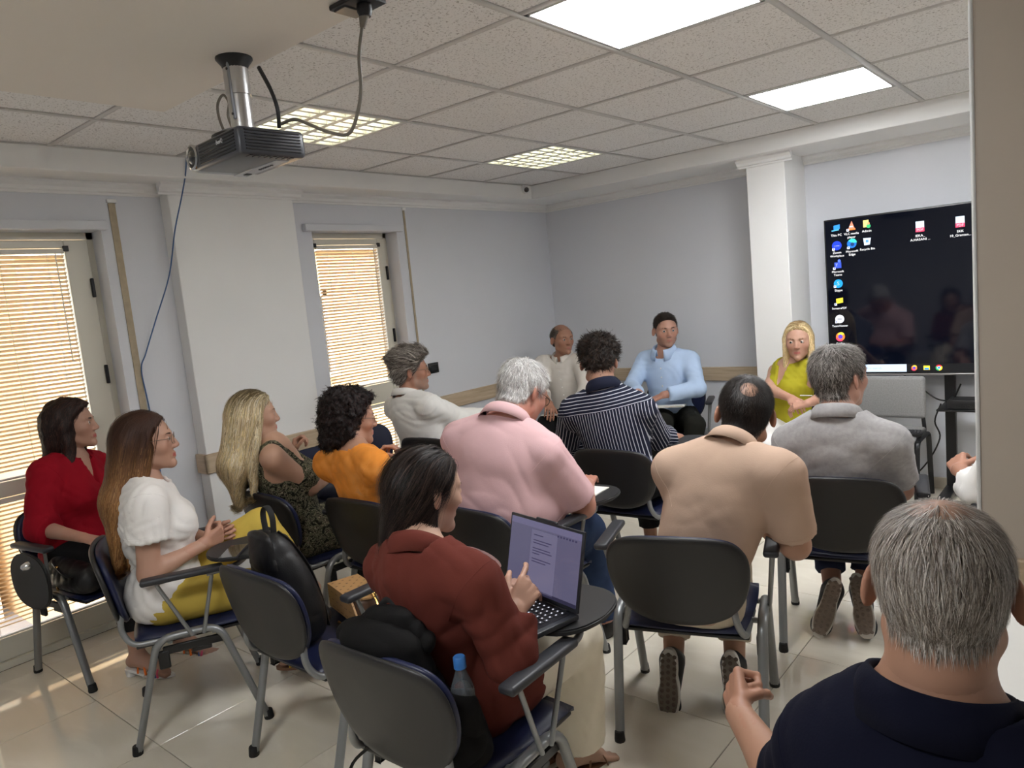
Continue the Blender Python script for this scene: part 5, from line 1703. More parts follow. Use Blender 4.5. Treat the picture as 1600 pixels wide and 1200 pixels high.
P_(key='navy', label='man in a navy polo with short grey hair, seen from behind at the lower right', skin=(196, 146, 118), face=(-0.15, 0.98, -0.06), h=0.006, hh=0.0031, hs=0.985, bulk=1.04, seed=3, neckw=1.08, fat=0.004,
   hair=dict(cols=GREY, top=0.008, side=0.006, scalp=0.55, bald=[((0, -0.02, 0.115), 0.060, 0.95)], sparse=5200, n=15000, len=0.030, width=0.0009, lift=0.10, steps=4, jit=0.20, thin=[((0, -0.02, 0.125), 0.05, 0.6)], flow=radial_flow((0, -0.01, 0.13), 0.0, 0.5), lo=0.022, h=0.0032),
   top=dict(mat=c_navy, sleeve=0.66, off=0.014, flare=0.008, collar=POLO, amp=0.005, wl=0.13), bottom=dict(mat=c_dark), shoe=BLACK,
   hands=dict(R=dict(d=(-0.25, 0.95, 0.2), n=(-0.5, -0.1, 0.85), curl=0.5, thumb=0.6), L=dict(d=(-0.50, 0.84, 0.22), n=(0.80, 0.45, -0.40), curl=[1.1, 1.15, 1.15, 1.15], thumb=1.4, h=0.003)), bare=True)
P_(key='brown', label='woman with long dark hair in a rust brown blazer typing on a laptop', sex='f', skin=(222, 178, 152), face=(0.22, 0.95, -0.20), h=0.0065, hh=0.003, hs=1.02, seed=5, brow=(40, 30, 26),
   hair=dict(cols=[(34, 27, 25), (66, 50, 43), (20, 16, 15), (46, 36, 32)], top=0.008, side=0.008, groove=0.0030, n=6500, len=0.13, steps=6, width=0.0014, lift=0.02, jit=0.14, flow=fall(out=0.30, back=0.65), h=0.0040, up=0.0,
     ops=[dict(a=(0, -0.05, 0.0), b=(-0.01, -0.072, -0.125), ra=0.068, rb=0.045, su=1.12, u=(1, 0, 0), k=0.03), dict(a=(0.055, -0.03, -0.02), b=(0.068, -0.01, -0.17), ra=0.026, rb=0.014, k=0.02), dict(a=(-0.058, -0.03, -0.02), b=(-0.066, -0.05, -0.16), ra=0.026, rb=0.014, k=0.02), dict(a=(0.066, -0.01, -0.15), b=(0.085, 0.045, -0.28), ra=0.016, rb=0.004, k=0.02)], clear=(0.086, 0.072, 0.115)),
   top=dict(name='blazer', mat=c_rust, sleeve=1.86, off=0.017, loose=0.008, flare=0.012, collar=dict(h=0.024, flare=0.016, drop=0.02, gap=0.8), amp=0.008, wl=0.13, skirt=0.25, v=(0.2, 0.035)), bottom=dict(mat=c_cream, off=0.02, len=1.9, flare=0.055),
   shoe=dict(type='sandal', sole=m_sand_tan, straps=[(0.10, 0.03, m_sand_tan), (0.06, -0.04, m_sand_tan), (0.0, 0.0, m_sand_tan)]), toe=dict(R=(0.35, 0.93, -0.15), L=(0.1, 1, 0)),
   hands=dict(R=dict(d=(0.02, 0.85, 0.52), n=(-0.75, 0.1, -0.6), curl=[0.25, 0.75, 0.85, 0.9], thumb=0.5, h=0.003), L=dict(d=(0.55, 0.8, 0.0), n=(0.2, 0.0, -1), curl=[0.35, 0.4, 0.45, 0.5])), bare=False)
P_(key='beige', label='man in a beige polo with a thin crown, back to the camera', skin=(206, 156, 128), face=(-0.36, 0.90, -0.22), tilt=-7, h=0.0065, hh=0.0036, hs=1.10, bulk=1.02, seed=8, armb=1.1,
   hair=dict(cols=[(34, 29, 27), (48, 41, 38), (24, 21, 20)], top=0.010, side=0.008, scalp=0.8, bald=[((0.008, -0.088, 0.075), 0.042, 0.95)], sparse=3400, n=11000, len=0.022, width=0.0012, lift=0.22, jit=0.25, thin=[((0.008, -0.090, 0.078), 0.055, 0.80)], flow=radial_flow((0, -0.045, 0.12), 0.0, 0.4), h=0.0038),
   top=dict(mat=c_beige, sleeve=0.80, off=0.014, flare=0.010, collar=POLO, amp=0.0045, wl=0.19), bottom=dict(mat=c_stone, len=1.82), shoe=SNEAK, toe=dict(L=(-0.02, -0.14, -1.0), R=(0.10, -0.16, -1.0)), bare=True)
P_(key='pink', label='heavy man in a pink polo with white hair bending over his papers', skin=(214, 150, 128), face=(0.12, 0.86, -0.50), h=0.0068, hh=0.0038, hs=1.10, bulk=1.30, belly=0.05, armb=1.3, neckw=1.25, fat=0.008, seed=11, brow=(190, 186, 180), glasses='dark',
   hair=dict(cols=[(196, 192, 188), (222, 220, 218), (168, 162, 158), (236, 235, 233)], top=0.016, side=0.010, scalp=0.7, n=8000, len=0.034, width=0.0015, lift=0.30, jit=0.35, flow=radial_flow((0, -0.05, 0.12), 0.2, 0.35), h=0.0038, dim=0.85, lump=(0.002, 0.03)),
   top=dict(mat=c_pink, sleeve=0.86, off=0.014, flare=0.010, collar=POLO, amp=0.006, wl=0.18, hem=-0.02), bottom=dict(mat=c_denim, len=1.95), shoe=BLACK, bare=True)
P_(key='grey', label='man in a heather grey polo with grey hair, sitting before the big screen', skin=(212, 158, 134), face=(0.42, 0.89, 0.02), h=0.0075, hh=0.0039, hs=1.12, bulk=1.04, seed=14, brow=(110, 100, 92), neckw=1.08,
   hair=dict(cols=[(88, 82, 77), (126, 120, 114), (164, 158, 152), (66, 60, 56)], top=0.014, side=0.009, scalp=0.75, bald=[((-0.01, 0.01, 0.12), 0.036, 0.7)], sparse=1500, n=7500, len=0.030, width=0.0016, lift=0.28, jit=0.35, thin=[((-0.01, 0.01, 0.12), 0.034, 0.55)], flow=radial_flow((0, -0.045, 0.12), 0.1, 0.35), h=0.0042),
   top=dict(mat=c_grey, sleeve=0.74, off=0.014, flare=0.008, collar=POLO, amp=0.006, wl=0.15), bottom=dict(mat=c_navytr, len=1.80), shoe=dict(SNEAK, tread=mat('taupe_tread', srgb(150, 136, 124), 0.8), tread2=mat('taupe_lug', srgb(134, 120, 110), 0.8)), toe=dict(L=(-0.25, -0.30, -0.92), R=(0.25, -0.42, -0.85)), bare=True)
P_(key='white', label='woman with long ombre hair and glasses in a white linen top and mustard trousers', sex='f', skin=(214, 164, 138), face=(0.50, 0.865, 0.03), h=0.0072, hh=0.0034, hs=1.03, seed=17, glasses='metal', brow=(80, 56, 42), ears=False, lips=(168, 64, 66), armb=1.12,
   hair=dict(cols=[(70, 46, 34)], top=0.012, side=0.010, groove=0.0022, n=5600, len=0.20, steps=7, width=0.0026, lift=0.0, jit=0.07, flow=fall(out=0.25, back=0.35), h=0.0045, seed=21,
     colf=ombre(0.05, -0.32, (66, 42, 32), (172, 124, 78), [(196, 152, 100), (120, 80, 52)]),
     ops=[dict(a=(0, -0.06, 0.0), b=(0.0, -0.13, -0.22), ra=0.070, rb=0.062, su=1.3, u=(1, 0, 0), k=0.03), dict(a=(0, -0.13, -0.20), b=(0.0, -0.165, -0.44), ra=0.062, rb=0.030, su=1.5, u=(1, 0, 0), k=0.04), dict(a=(0.058, 0.0, -0.01), b=(0.078, -0.07, -0.24), ra=0.032, rb=0.032, k=0.02), dict(a=(0.078, -0.07, -0.24), b=(0.07, -0.12, -0.43), ra=0.032, rb=0.012, k=0.03), dict(a=(-0.058, 0.0, -0.01), b=(-0.075, -0.06, -0.30), ra=0.032, rb=0.02, k=0.02)], clear=(0.084, 0.070, 0.115)),
   top=dict(name='blouse', mat=c_whitelinen, sleeve=0.52, off=0.020, flare=0.022, amp=0.009, wl=0.10, hem=-0.07, nslope=0.6), bottom=dict(mat=c_mustard, off=0.014, len=1.80, flare=0.02),
   shoe=dict(type='sandal', sole=m_sand_tan, straps=[(0.09, 0.05, m_strap_y), (0.09, -0.05, m_strap_y), (0.0, 0.0, m_strap_y)]), toe=dict(R=(0.72, 0.69, 0.0), L=(0.6, 0.6, -0.4)),
   hands=dict(R=dict(d=(0.05, 0.95, 0.25), n=(-0.95, 0.05, 0.2), curl=[0.75, 0.8, 0.85, 0.85], thumb=0.5, h=0.0034), L=dict(d=(0.42, 0.85, 0.12), n=(0.95, -0.1, 0.1), curl=[0.75, 0.8, 0.85, 0.85], thumb=0.5, h=0.0034)), bare=True)
P_(key='red', label='woman in a red blouse with dark wavy hair beside the left blinds', sex='f', skin=(206, 156, 132), face=(0.56, 0.83, 0.02), h=0.0085, hh=0.0042, hs=1.02, seed=19, brow=(50, 36, 30), lips=(170, 70, 76), ears=False,
   hair=dict(cols=[(40, 28, 26), (62, 40, 34), (30, 22, 22)], top=0.020, side=0.016, groove=0.003, lump=(0.004, 0.05), n=3600, len=0.14, steps=8, width=0.003, lift=0.0, jit=0.22, flow=fall(out=0.5, back=0.25), h=0.005, seed=23,
     ops=[dict(a=(0, -0.06, 0.0), b=(0.0, -0.09, -0.15), ra=0.074, rb=0.05, su=1.2, u=(1, 0, 0), k=0.03), dict(a=(0.066, -0.01, 0.0), b=(0.080, -0.01, -0.17), ra=0.034, rb=0.022, k=0.02), dict(a=(-0.066, -0.01, 0.0), b=(-0.080, 0.0, -0.15), ra=0.034, rb=0.02, k=0.02)], clear=(0.082, 0.068, 0.115)),
   top=dict(name='blouse', mat=c_red, sleeve=1.25, off=0.018, flare=0.022, loose=0.010, collar=dict(h=0.028, flare=0.03, drop=0.025, gap=0.55), v=(0.15, 0.045), amp=0.009, wl=0.10, hem=-0.08), bottom=dict(mat=c_dark, len=1.72, off=0.016),
   shoe=dict(type='sandal', heel=0.03, sole=m_strap_w, straps=[(0.11, 0.03, m_strap_p), (0.09, 0.05, m_strap_b), (0.075, -0.05, m_strap_w), (0.045, 0.04, m_strap_o), (0.03, -0.02, m_strap_o)]), toe=dict(R=(0.88, 0.47, 0.0), L=(0.9, 0.4, 0)), bare=True)
P_(key='blonde', label='woman with long blonde hair in a dark foliage print top raising her hand', sex='f', skin=(216, 168, 140), face=(0.36, 0.93, 0.0), h=0.0085, hh=0.0042, hs=1.03, seed=25, bulk=1.08, armb=1.25, brow=(110, 84, 58), ears=False,
   hair=dict(cols=[(200, 172, 120)], top=0.014, side=0.012, groove=0.0026, n=4800, len=0.20, steps=7, width=0.0032, lift=0.0, jit=0.07, flow=fall(out=0.3, back=0.3), h=0.005, seed=27,
     colf=ombre(0.13, 0.03, (92, 76, 48), (222, 203, 166), [(245, 234, 208), (164, 138, 100), (228, 206, 150)]),
     ops=[dict(a=(0, -0.06, 0.0), b=(0.0, -0.12, -0.22), ra=0.074, rb=0.066, su=1.3, u=(1, 0, 0), k=0.03), dict(a=(0, -0.12, -0.20), b=(0.0, -0.12, -0.37), ra=0.064, rb=0.028, su=1.6, u=(1, 0, 0), k=0.04), dict(a=(0.062, -0.01, 0.0), b=(0.088, -0.06, -0.33), ra=0.036, rb=0.016, k=0.02), dict(a=(-0.062, 0.0, 0.0), b=(-0.08, -0.05, -0.30), ra=0.034, rb=0.018, k=0.02)], clear=(0.080, 0.062, 0.115)),
   top=dict(name='dress', mat=c_print, sleeve=0, shoulders=False, armhole=0.045, off=0.012, amp=0.006, wl=0.10, skirt=0.9, nslope=0.7, ncut=-0.03), bottom=dict(name='skirt', mat=c_print, off=0.02, len=1.3), shoe=BLACK,
   hands=dict(L=dict(d=(0.05, 0.35, 0.93), n=(0.8, 0.5, -0.2), curl=[0.65, 0.75, 0.8, 0.8], thumb=0.6)), bare=True)
P_(key='orange', label='woman with dark curly hair in an orange tie-dye blouse, hand at her chin', sex='f', skin=(212, 158, 130), face=(0.40, 0.90, -0.12), h=0.0078, hh=0.0042, hs=1.02, seed=29, brow=(50, 36, 30), glasses='metal', ears=False,
   hair=dict(cols=[(30, 22, 22), (48, 32, 30), (22, 17, 18)], top=0.026, side=0.022, back=0.010, lump=(0.009, 0.026), n=5200, len=0.045, steps=7, width=0.0030, lift=0.08, jit=1.1, flow=radial_flow((0, -0.03, 0.13), 0, 0.5), h=0.005, seed=31, lo=-0.05, fade=0.03,
     ops=[dict(a=(0, -0.075, -0.02), b=(0.0, -0.085, -0.085), ra=0.070, rb=0.055, su=1.15, u=(1, 0, 0), k=0.03), dict(a=(0.064, -0.03, 0.0), b=(0.070, -0.04, -0.055), ra=0.035, rb=0.03, k=0.02), dict(a=(-0.064, -0.03, 0.0), b=(-0.070, -0.04, -0.055), ra=0.035, rb=0.03, k=0.02)], clear=(0.085, 0.068, 0.10)),
   top=dict(name='blouse', mat=c_tiedye, sleeve=1.12, off=0.016, flare=0.022, loose=0.008, amp=0.007, wl=0.11, hem=-0.09, nslope=0.55, ncut=0.0), bottom=dict(mat=c_dark), shoe=dict(BLACK, sole=m_sole_w),
   hands=dict(R=dict(d=(-0.50, -0.42, 0.78), n=(-0.55, -0.60, -0.55), curl=[0.5, 0.6, 0.7, 0.75], thumb=0.5)), bare=True)
P_(key='wman', label='man in a white shirt with swept grey hair, moustache and glasses, in profile', skin=(204, 146, 118), face=(0.60, 0.80, 0.0), h=0.010, hh=0.0046, hs=1.08, seed=33, beard=((150, 140, 132), 0.55), moustache=(112, 102, 94), glasses='metal', brow=(80, 72, 66),
   hair=dict(cols=[(112, 104, 98), (150, 142, 134), (186, 178, 168), (82, 74, 68)], top=0.038, front=0.014, side=0.012, scalp=0.7, n=5200, len=0.06, width=0.0028, lift=0.22, jit=0.22, steps=5, flow=back_flow, h=0.0048, lump=(0.004, 0.035)),
   top=dict(mat=c_white, sleeve=1.7, off=0.016, loose=0.010, amp=0.010, wl=0.11, collar=dict(h=0.030, flare=0.014, drop=0.012, gap=0.35, z=0.018), hem=-0.08), bottom=dict(mat=c_navytr), shoe=BLACK)
P_(key='striped', label='man in a navy and white striped shirt with dark tousled hair, head bowed', skin=(206, 152, 124), face=(-0.40, 0.82, -0.42), h=0.0085, hh=0.0044, hs=1.06, seed=37,
   hair=dict(cols=[(36, 28, 24), (58, 44, 36), (26, 21, 19)], top=0.034, front=0.008, side=0.009, scalp=0.85, lump=(0.007, 0.026), n=5200, len=0.035, width=0.0026, lift=0.45, jit=0.8, flow=radial_flow((0, -0.05, 0.12), 0.2, 0.2), h=0.0048, lo=0.012),
   top=dict(mat=c_stripe, sleeve=1.45, off=0.017, loose=0.008, collar=dict(SHIRT, h=0.030), amp=0.007, wl=0.11, uv=True, hem=-0.10), bottom=dict(mat=c_dark, len=1.8), shoe=BLACK)
P_(key='old', label='balding man in an off-white shirt seated in the far corner with papers', skin=(196, 142, 114), face=(0.90, -0.40, -0.02), h=0.0115, hh=0.005, hs=1.05, seed=41, brow=(70, 60, 54), iris=(50, 40, 30),
   hair=dict(cols=[(74, 66, 60), (104, 96, 90), (58, 50, 46)], top=0.002, side=0.010, scalp=0.5, bald=[((0, 0.03, 0.12), 0.07, 1.0)], up=0.02, n=3000, len=0.022, width=0.0026, lift=0.15, jit=0.25, thin=[((0, 0.03, 0.12), 0.07, 1.0)], h=0.005),
   top=dict(mat=c_offwhite, sleeve=1.55, off=0.016, loose=0.008, collar=SHIRT, amp=0.008, wl=0.11, buttons=5, buttons_mat=m_btn), bottom=dict(mat=c_dark), shoe=BLACK,
   hands=dict(R=dict(d=(0.55, -0.75, -0.35), n=(0, -0.3, -1), curl=0.3, h=0.0045), L=dict(d=(-0.5, -0.6, -0.2), n=(0, 0, -1), curl=0.3, h=0.0045)))
P_(key='blue', label='man in a light blue shirt with short dark hair, facing us by the back wall', skin=(214, 160, 136), face=(0.66, -0.75, -0.03), h=0.0115, hh=0.0048, hs=1.08, seed=43, beard=((90, 74, 66), 0.28), iris=(80, 96, 110), brow=(56, 44, 38),
   hair=dict(cols=[(46, 38, 34), (64, 54, 48), (34, 28, 26)], top=0.010, front=0.005, side=0.004, scalp=0.8, n=3600, len=0.018, width=0.0022, lift=0.3, jit=0.3, flow=radial_flow((0, -0.05, 0.11), 0.5, 0.1), h=0.005, up=0.012),
   top=dict(mat=c_blue, sleeve=1.86, off=0.011, loose=0.005, collar=dict(SHIRT, gap=0.35), amp=0.007, wl=0.11, buttons=4, buttons_mat=m_btn), bottom=dict(mat=c_olive), shoe=BLACK,
   hands=dict(R=dict(d=(0.70, -0.55, -0.40), n=(0, 0.2, -1), curl=0.4, h=0.0045), L=dict(d=(-0.75, -0.5, -0.35), n=(0, 0.2, -1), curl=0.35, h=0.0045)))
P_(key='yellow', label='woman with shoulder-length blonde hair in a sleeveless lime green top', sex='f', skin=(224, 172, 146), face=(0.20, -0.98, -0.04), h=0.0105, hh=0.0046, hs=1.03, seed=47, armb=1.1, brow=(130, 100, 70), ears=False, iris=(70, 80, 80), lips=(190, 96, 96), gaze=(0.35, 0.93, 0.0),
   hair=dict(cols=[(210, 180, 126)], up=0.014, top=0.011, side=0.011, groove=0.0022, n=3200, len=0.16, steps=8, width=0.0034, lift=0.0, jit=0.08, flow=fall(out=0.5, back=0.1), h=0.005, seed=49,
     colf=ombre(0.13, 0.07, (150, 120, 78), (222, 196, 146), [(240, 222, 180), (190, 158, 104)]),
     ops=[dict(a=(0, -0.055, 0.0), b=(0.0, -0.07, -0.17), ra=0.072, rb=0.05, su=1.2, u=(1, 0, 0), k=0.03), dict(a=(0.066, 0.005, 0.01), b=(0.082, 0.025, -0.20), ra=0.028, rb=0.014, k=0.02), dict(a=(-0.066, 0.005, 0.01), b=(-0.084, 0.025, -0.19), ra=0.028, rb=0.016, k=0.02)], clear=(0.066, 0.070, 0.115)),
   top=dict(name='blouse', mat=c_lime, sleeve=0, shoulders=False, armhole=0.02, off=0.014, amp=0.008, wl=0.09, hem=-0.10, v=(0.22, 0.05), nslope=0.5), bottom=dict(mat=c_whitetr, off=0.03, len=1.9, flare=0.03), shoe=dict(BLACK, mat=m_sole_w, sole=m_sole_w),
   hands=dict(R=dict(d=(0.55, -0.80, -0.15), n=(0.2, 0.3, -0.9), curl=0.4, h=0.0042), L=dict(d=(-0.85, -0.1, -0.2), n=(-0.1, 0.3, -0.9), curl=0.4, h=0.0042)), bare=True)
P_(key='side', label='person in a white shirt whose arm shows past the beige pillar', skin=(200, 146, 118), face=(-0.2, 0.97, 0), h=0.010, hh=0.005, hs=1.06, seed=53,
   hair=dict(cols=[(60, 52, 48), (84, 76, 70), (44, 38, 34)], top=0.014, side=0.008, scalp=0.8, n=3000, len=0.026, width=0.0024, lift=0.25, jit=0.3, h=0.005),
   top=dict(mat=c_white, sleeve=1.35, off=0.018, loose=0.012, flare=0.012, collar=SHIRT, amp=0.009, wl=0.10), bottom=dict(mat=c_navytr), shoe=BLACK,
   hands=dict(L=dict(d=(-0.25, 0.9, 0.25), n=(0.6, 0.0, -0.8), curl=0.5)))
for S_ in PEOPLE:
    S_['J'] = POSE[S_['key']]
    person(S_)

# ------------------------------------------------------------------ projector on its ceiling mount
m_pj = mat('projector_grey', srgb(66, 69, 76), 0.35, spec=0.5)
m_pjs = mat('projector_silver', srgb(150, 154, 162), 0.3, metal=0.4)
m_lens = mat('lens_glass', srgb(14, 16, 22), 0.04, spec=0.9, coat=1.0)
m_logo = mat('logo_print', srgb(224, 226, 230), 0.4)
m_gcable = mat('grey_cable', srgb(122, 116, 106), 0.6)
m_kcable = mat('black_cable', srgb(18, 18, 20), 0.5)
pj = empty('projector', (-1.9985, 1.2405, 2.025), math.radians(-3.1))
HX, HY, HZ = 0.164, 0.104, 0.076
MB().box((-HX + 0.045, -HY, 0), (HX, HY, HZ), 0.014, 3).build('body', m_pj, pj)
MB().box((-HX, -HY + 0.004, 0.002), (-HX + 0.085, HY - 0.01, HZ - 0.004), 0.022, 4).build('lens_housing', m_pjs, pj)
lensm = Matrix.Translation((-HX + 0.045, -HY + 0.004, 0.042)) @ Matrix.Rotation(math.radians(90), 4, 'X')
MB().lathe([(0.036, -0.004), (0.037, 0.008), (0.031, 0.011), (0.028, 0.004)], 28, lensm).build('lens_ring', m_chrome, pj)
MB().lathe([(0.0275, 0.0), (0.0275, 0.007), (0.022, 0.0075)], 28, lensm).build('lens_barrel', m_black, pj)
MB().lathe([(0.0225, 0.004), (0.019, 0.010), (0.010, 0.0135), (0.002, 0.0145)], 24, lensm).build('lens', m_lens, pj)
_v = MB().box((-0.108, -0.003, -0.0022), (0.108, 0.003, 0.0022), 0.001, 1).mesh('vent_slat', auto=40); _v.materials.append(m_black)
for k in range(7):
    link('vent_slat', _v, None, pj, (0.035, -HY, 0.014 + k * 0.0085))
_v2 = MB().box((-0.003, -0.085, -0.0022), (0.003, 0.085, 0.0022), 0.001, 1).mesh('vent_slat', auto=40); _v2.materials.append(m_black)
for k in range(7):
    link('vent_slat', _v2, None, pj, (HX, 0.0, 0.014 + k * 0.0085))
for k in range(5):
    MB().box((-HX + 0.004, -HY + 0.001, 0.020 + k * 0.010), (-HX + 0.014, -HY + 0.008, 0.026 + k * 0.010)).build('vent_slat', m_black, pj)
text_mesh('logo', 'BenQ', 0.017, m_logo, pj, Matrix.Translation((0.062, -HY - 0.0042, 0.045)) @ Matrix.Rotation(math.radians(90), 4, 'X'))
MB().box((-HX + 0.02, HY - 0.075, -0.002), (HX - 0.05, HY - 0.03, 0.004), 0.002, 1).build('control_strip', m_pjs, pj)
for k in range(6):
    MB().lathe([(0.005, -0.003), (0.005, 0.003)], 10, Matrix.Translation((-0.02 + 0.014 * k, HY - 0.052, -0.001))).build('button', m_pj, pj)
MB().box((-HX + 0.05, HY - 0.06, -0.004), (-HX + 0.075, HY - 0.04, 0.002), 0.002, 1).build('foot', m_black, pj)
for k in range(8):
    MB().box((HX - 0.035, -0.07 + 0.018 * k, -0.0012), (HX - 0.012, -0.06 + 0.018 * k, 0.001)).build('bottom_vent', m_black, pj)
off = Vector((-0.070, 0.043, 0))
MB().lathe([(0.088, HZ + 0.004), (0.092, HZ + 0.012), (0.092, HZ + 0.022), (0.080, HZ + 0.028)], 28, Matrix.Translation(off * 0.6)).build('swivel_plate', m_black, pj)
MB().lathe([(0.070, HZ + 0.024), (0.076, HZ + 0.030), (0.070, HZ + 0.042), (0.03, HZ + 0.048)], 28, Matrix.Translation(off)).build('swivel_cap', m_pjs, pj)
MB().lathe([(0.034, HZ + 0.02), (0.034, 0.225), (0.037, 0.226), (0.037, 0.320)], 24, Matrix.Translation(off)).build('pole', m_alu, pj)
MB().box((off.x + 0.012, off.y - 0.036, 0.15), (off.x + 0.022, off.y - 0.028, 0.32), 0.002, 1).build('pole_rail', m_pjs, pj)
for zz in (0.165, 0.295):
    MB().lathe([(0.004, 0), (0.004, 0.004)], 8, Matrix.Translation((off.x + 0.017, off.y - 0.035, zz)) @ Matrix.Rotation(math.radians(90), 4, 'X')).build('screw', m_black, pj)
MB().lathe([(0.036, 0.300), (0.040, 0.312), (0.054, 0.330), (0.054, 0.335)], 28, Matrix.Translation(off)).build('ceiling_flange', m_black, pj)
MB().tube(spline([(-0.20 + 0.02, 0.06, 0.10), (-0.215, 0.05, 0.17), (-0.235, 0.055, 0.235), (-0.20, 0.06, 0.262), (-0.165, 0.058, 0.23), (-0.175, 0.055, 0.19), (-0.14, 0.05, 0.13)], 6), 0.0042, 8).build('cable_loop', m_gcable, pj)
tag(pj, 'dark grey ceiling projector on a silver pole mount', 'projector')
# ceiling outlet with its plug and the power lead
ot = empty('ceiling_outlet', (-1.524, 1.326, ZS))
MB().box((-0.062, -0.045, -0.014), (0.062, 0.045, 0.0), 0.004, 2).build('plate', m_black, ot)
MB().box((-0.055, -0.038, -0.018), (-0.005, 0.038, -0.012), 0.003, 1).build('cover', mat('outlet_dark', srgb(38, 40, 46), 0.3), ot)
MB().lathe([(0.019, 0.0), (0.020, -0.018), (0.015, -0.03)][::-1], 16, Matrix.Translation((0.025, 0, -0.014))).build('socket', m_black, ot)
tag(ot, 'black ceiling outlet box on the smooth bulkhead', 'outlet')
cb = empty('power_cable', (-1.50, 1.326, 0))
def rel(pts, o): return [Vector(p) - Vector(o.location) for p in pts]
MB().tube(rel([(-1.50, 1.326, 2.345), (-1.503, 1.325, 2.318), (-1.508, 1.32, 2.29)], cb), [0.017, 0.013, 0.007], 12).build('plug', m_gcable, cb)
MB().tube(rel(spline([(-1.508, 1.32, 2.295), (-1.522, 1.31, 2.22), (-1.530, 1.31, 2.14), (-1.562, 1.31, 2.075), (-1.605, 1.31, 2.043), (-1.685, 1.31, 2.066), (-1.765, 1.31, 2.103), (-1.82, 1.30, 2.128), (-1.865, 1.28, 2.122)], 8), cb), 0.0048, 8).build('cord', m_gcable, cb)
tag(cb, 'grey power lead looping from the ceiling outlet to the projector', 'cable')
bc = MB().tube([Vector(p) for p in spline([(-1.84, 1.26, 2.105), (-1.822, 1.25, 2.15), (-1.842, 1.25, 2.207), (-1.886, 1.25, 2.28)], 6)], [0.0055] * 13 + [0.006] * 6, 8).build('video_cable', m_kcable)
tag(bc, 'short stiff black cable end sticking up behind the projector', 'cable')
# camera dome, blue lead, wall socket
cd = empty('security_camera', (-3.795, 4.865, 2.425))
MB().lathe([(0.036, -0.004), (0.040, 0.0), (0.040, 0.014), (0.034, 0.018)], 22, Matrix.Rotation(math.radians(90), 4, 'Y')).build('base', m_white, cd)
MB().sphere((0.026, -0.004, -0.006), 0.033, 20, 14).build('dome', m_white, cd)
MB().lathe([(0.020, 0.0), (0.020, 0.006), (0.012, 0.010)], 18, Matrix.Translation((0.040, -0.022, -0.014)) @ Vector((0.62, -0.70, -0.25)).to_track_quat('Z', 'Y').to_matrix().to_4x4()).build('lens', m_lens, cd)
tag(cd, 'small white security camera under the ceiling in the far corner', 'camera')
m_bluec = mat('blue_cable', srgb(70, 104, 150), 0.5)
nc = MB().tube(spline([(-3.79, 2.005, 2.45), (-3.80, 1.99, 2.36), (-3.88, 1.99, 2.25), (-3.93, 1.955, 2.09), (-3.96, 1.90, 1.85), (-4.02, 1.82, 1.62), (-4.05, 1.755, 1.45), (-4.060, 1.722, 1.36), (-4.062, 1.732, 1.15), (-4.062, 1.738, 0.70), (-4.062, 1.735, 0.10)], 8), 0.0035, 6).build('network_cable', m_bluec)
tag(nc, 'thin blue network cable hanging from the ceiling edge beside the white column', 'cable')
ws = empty('wall_socket', (XL, 3.87, 1.075))
MB().box((0, -0.042, -0.04), (0.012, 0.062, 0.04), 0.004, 2).build('plate', m_black, ws)
MB().box((0.010, -0.028, -0.024), (0.015, 0.048, 0.024), 0.003, 1).build('insert', mat('socket_insert', srgb(34, 34, 36), 0.25), ws)
tag(ws, 'black wall socket plate right of the far blinds', 'socket')

# ------------------------------------------------------------------ the big screen on its stand
TVX0, TVX1, TVZ0, TVZ1, TVY = -1.585, 0.32, 0.805, 1.872, 5.32
tv = empty('display_screen', ((TVX0 + TVX1) / 2, TVY, 0))
ox = (TVX0 + TVX1) / 2
m_bez = mat('screen_bezel', srgb(20, 20, 22), 0.35)
m_scr = mat('screen_glass', srgb(3, 4, 8), 0.06, spec=0.6, emit=(srgb(6, 9, 20), 0.5))
MB().box((TVX0 - ox, 0.0, TVZ0), (TVX1 - ox, 0.06, TVZ1), 0.004, 2).build('case', m_bez, tv)
MB().box((TVX0 - ox + 0.011, -0.003, TVZ0 + 0.016), (TVX1 - ox - 0.011, 0.002, TVZ1 - 0.011)).build('screen', m_scr, tv, smooth=False)
MB().box((TVX0 - ox, -0.006, TVZ0 - 0.004), (TVX1 - ox, 0.004, TVZ0 + 0.008), 0.002, 1).build('lower_trim', m_alu, tv)
def em(name, rgb, k=0.85): return mat('screen_' + name, (0, 0, 0, 1), 0.5, emit=(srgb(*rgb), k))
SW, SH = TVX1 - TVX0 - 0.022, TVZ1 - TVZ0 - 0.027
def sp_(u, v): return (TVX0 + 0.011 + u - ox, TVZ1 - 0.011 - v)     # metres from the screen's top left corner
def flat(name, poly, m, dy=-0.0042):
    return MB().prism([tuple(p) for p in poly], 'y', dy, dy - 0.0006).build(name, m, tv, smooth=False)
def disc(name, u, v, r, m, dy=-0.0042, a0=0, a1=360, n=24, rin=0.0):
    x, z = sp_(u, v)
    pts = [(x + r * math.cos(math.radians(a0 + (a1 - a0) * k / n)), z + r * math.sin(math.radians(a0 + (a1 - a0) * k / n))) for k in range(n + (a1 - a0 < 360))]
    if rin > 0:
        pts += [(x + rin * math.cos(math.radians(a1 - (a1 - a0) * k / n)), z + rin * math.sin(math.radians(a1 - (a1 - a0) * k / n))) for k in range(n + 1)]
    elif a1 - a0 < 360: pts.append((x, z))
    return flat(name, pts, m, dy)
def rect(name, u, v, w_, h_, m, dy=-0.0042, skew=0.0):
    x, z = sp_(u, v)
    return flat(name, [(x - w_ / 2, z - h_ / 2), (x + w_ / 2, z - h_ / 2 + skew), (x + w_ / 2, z + h_ / 2 + skew), (x - w_ / 2, z + h_ / 2)], m, dy)
m_txt = em('text', (245, 245, 245), 0.9)
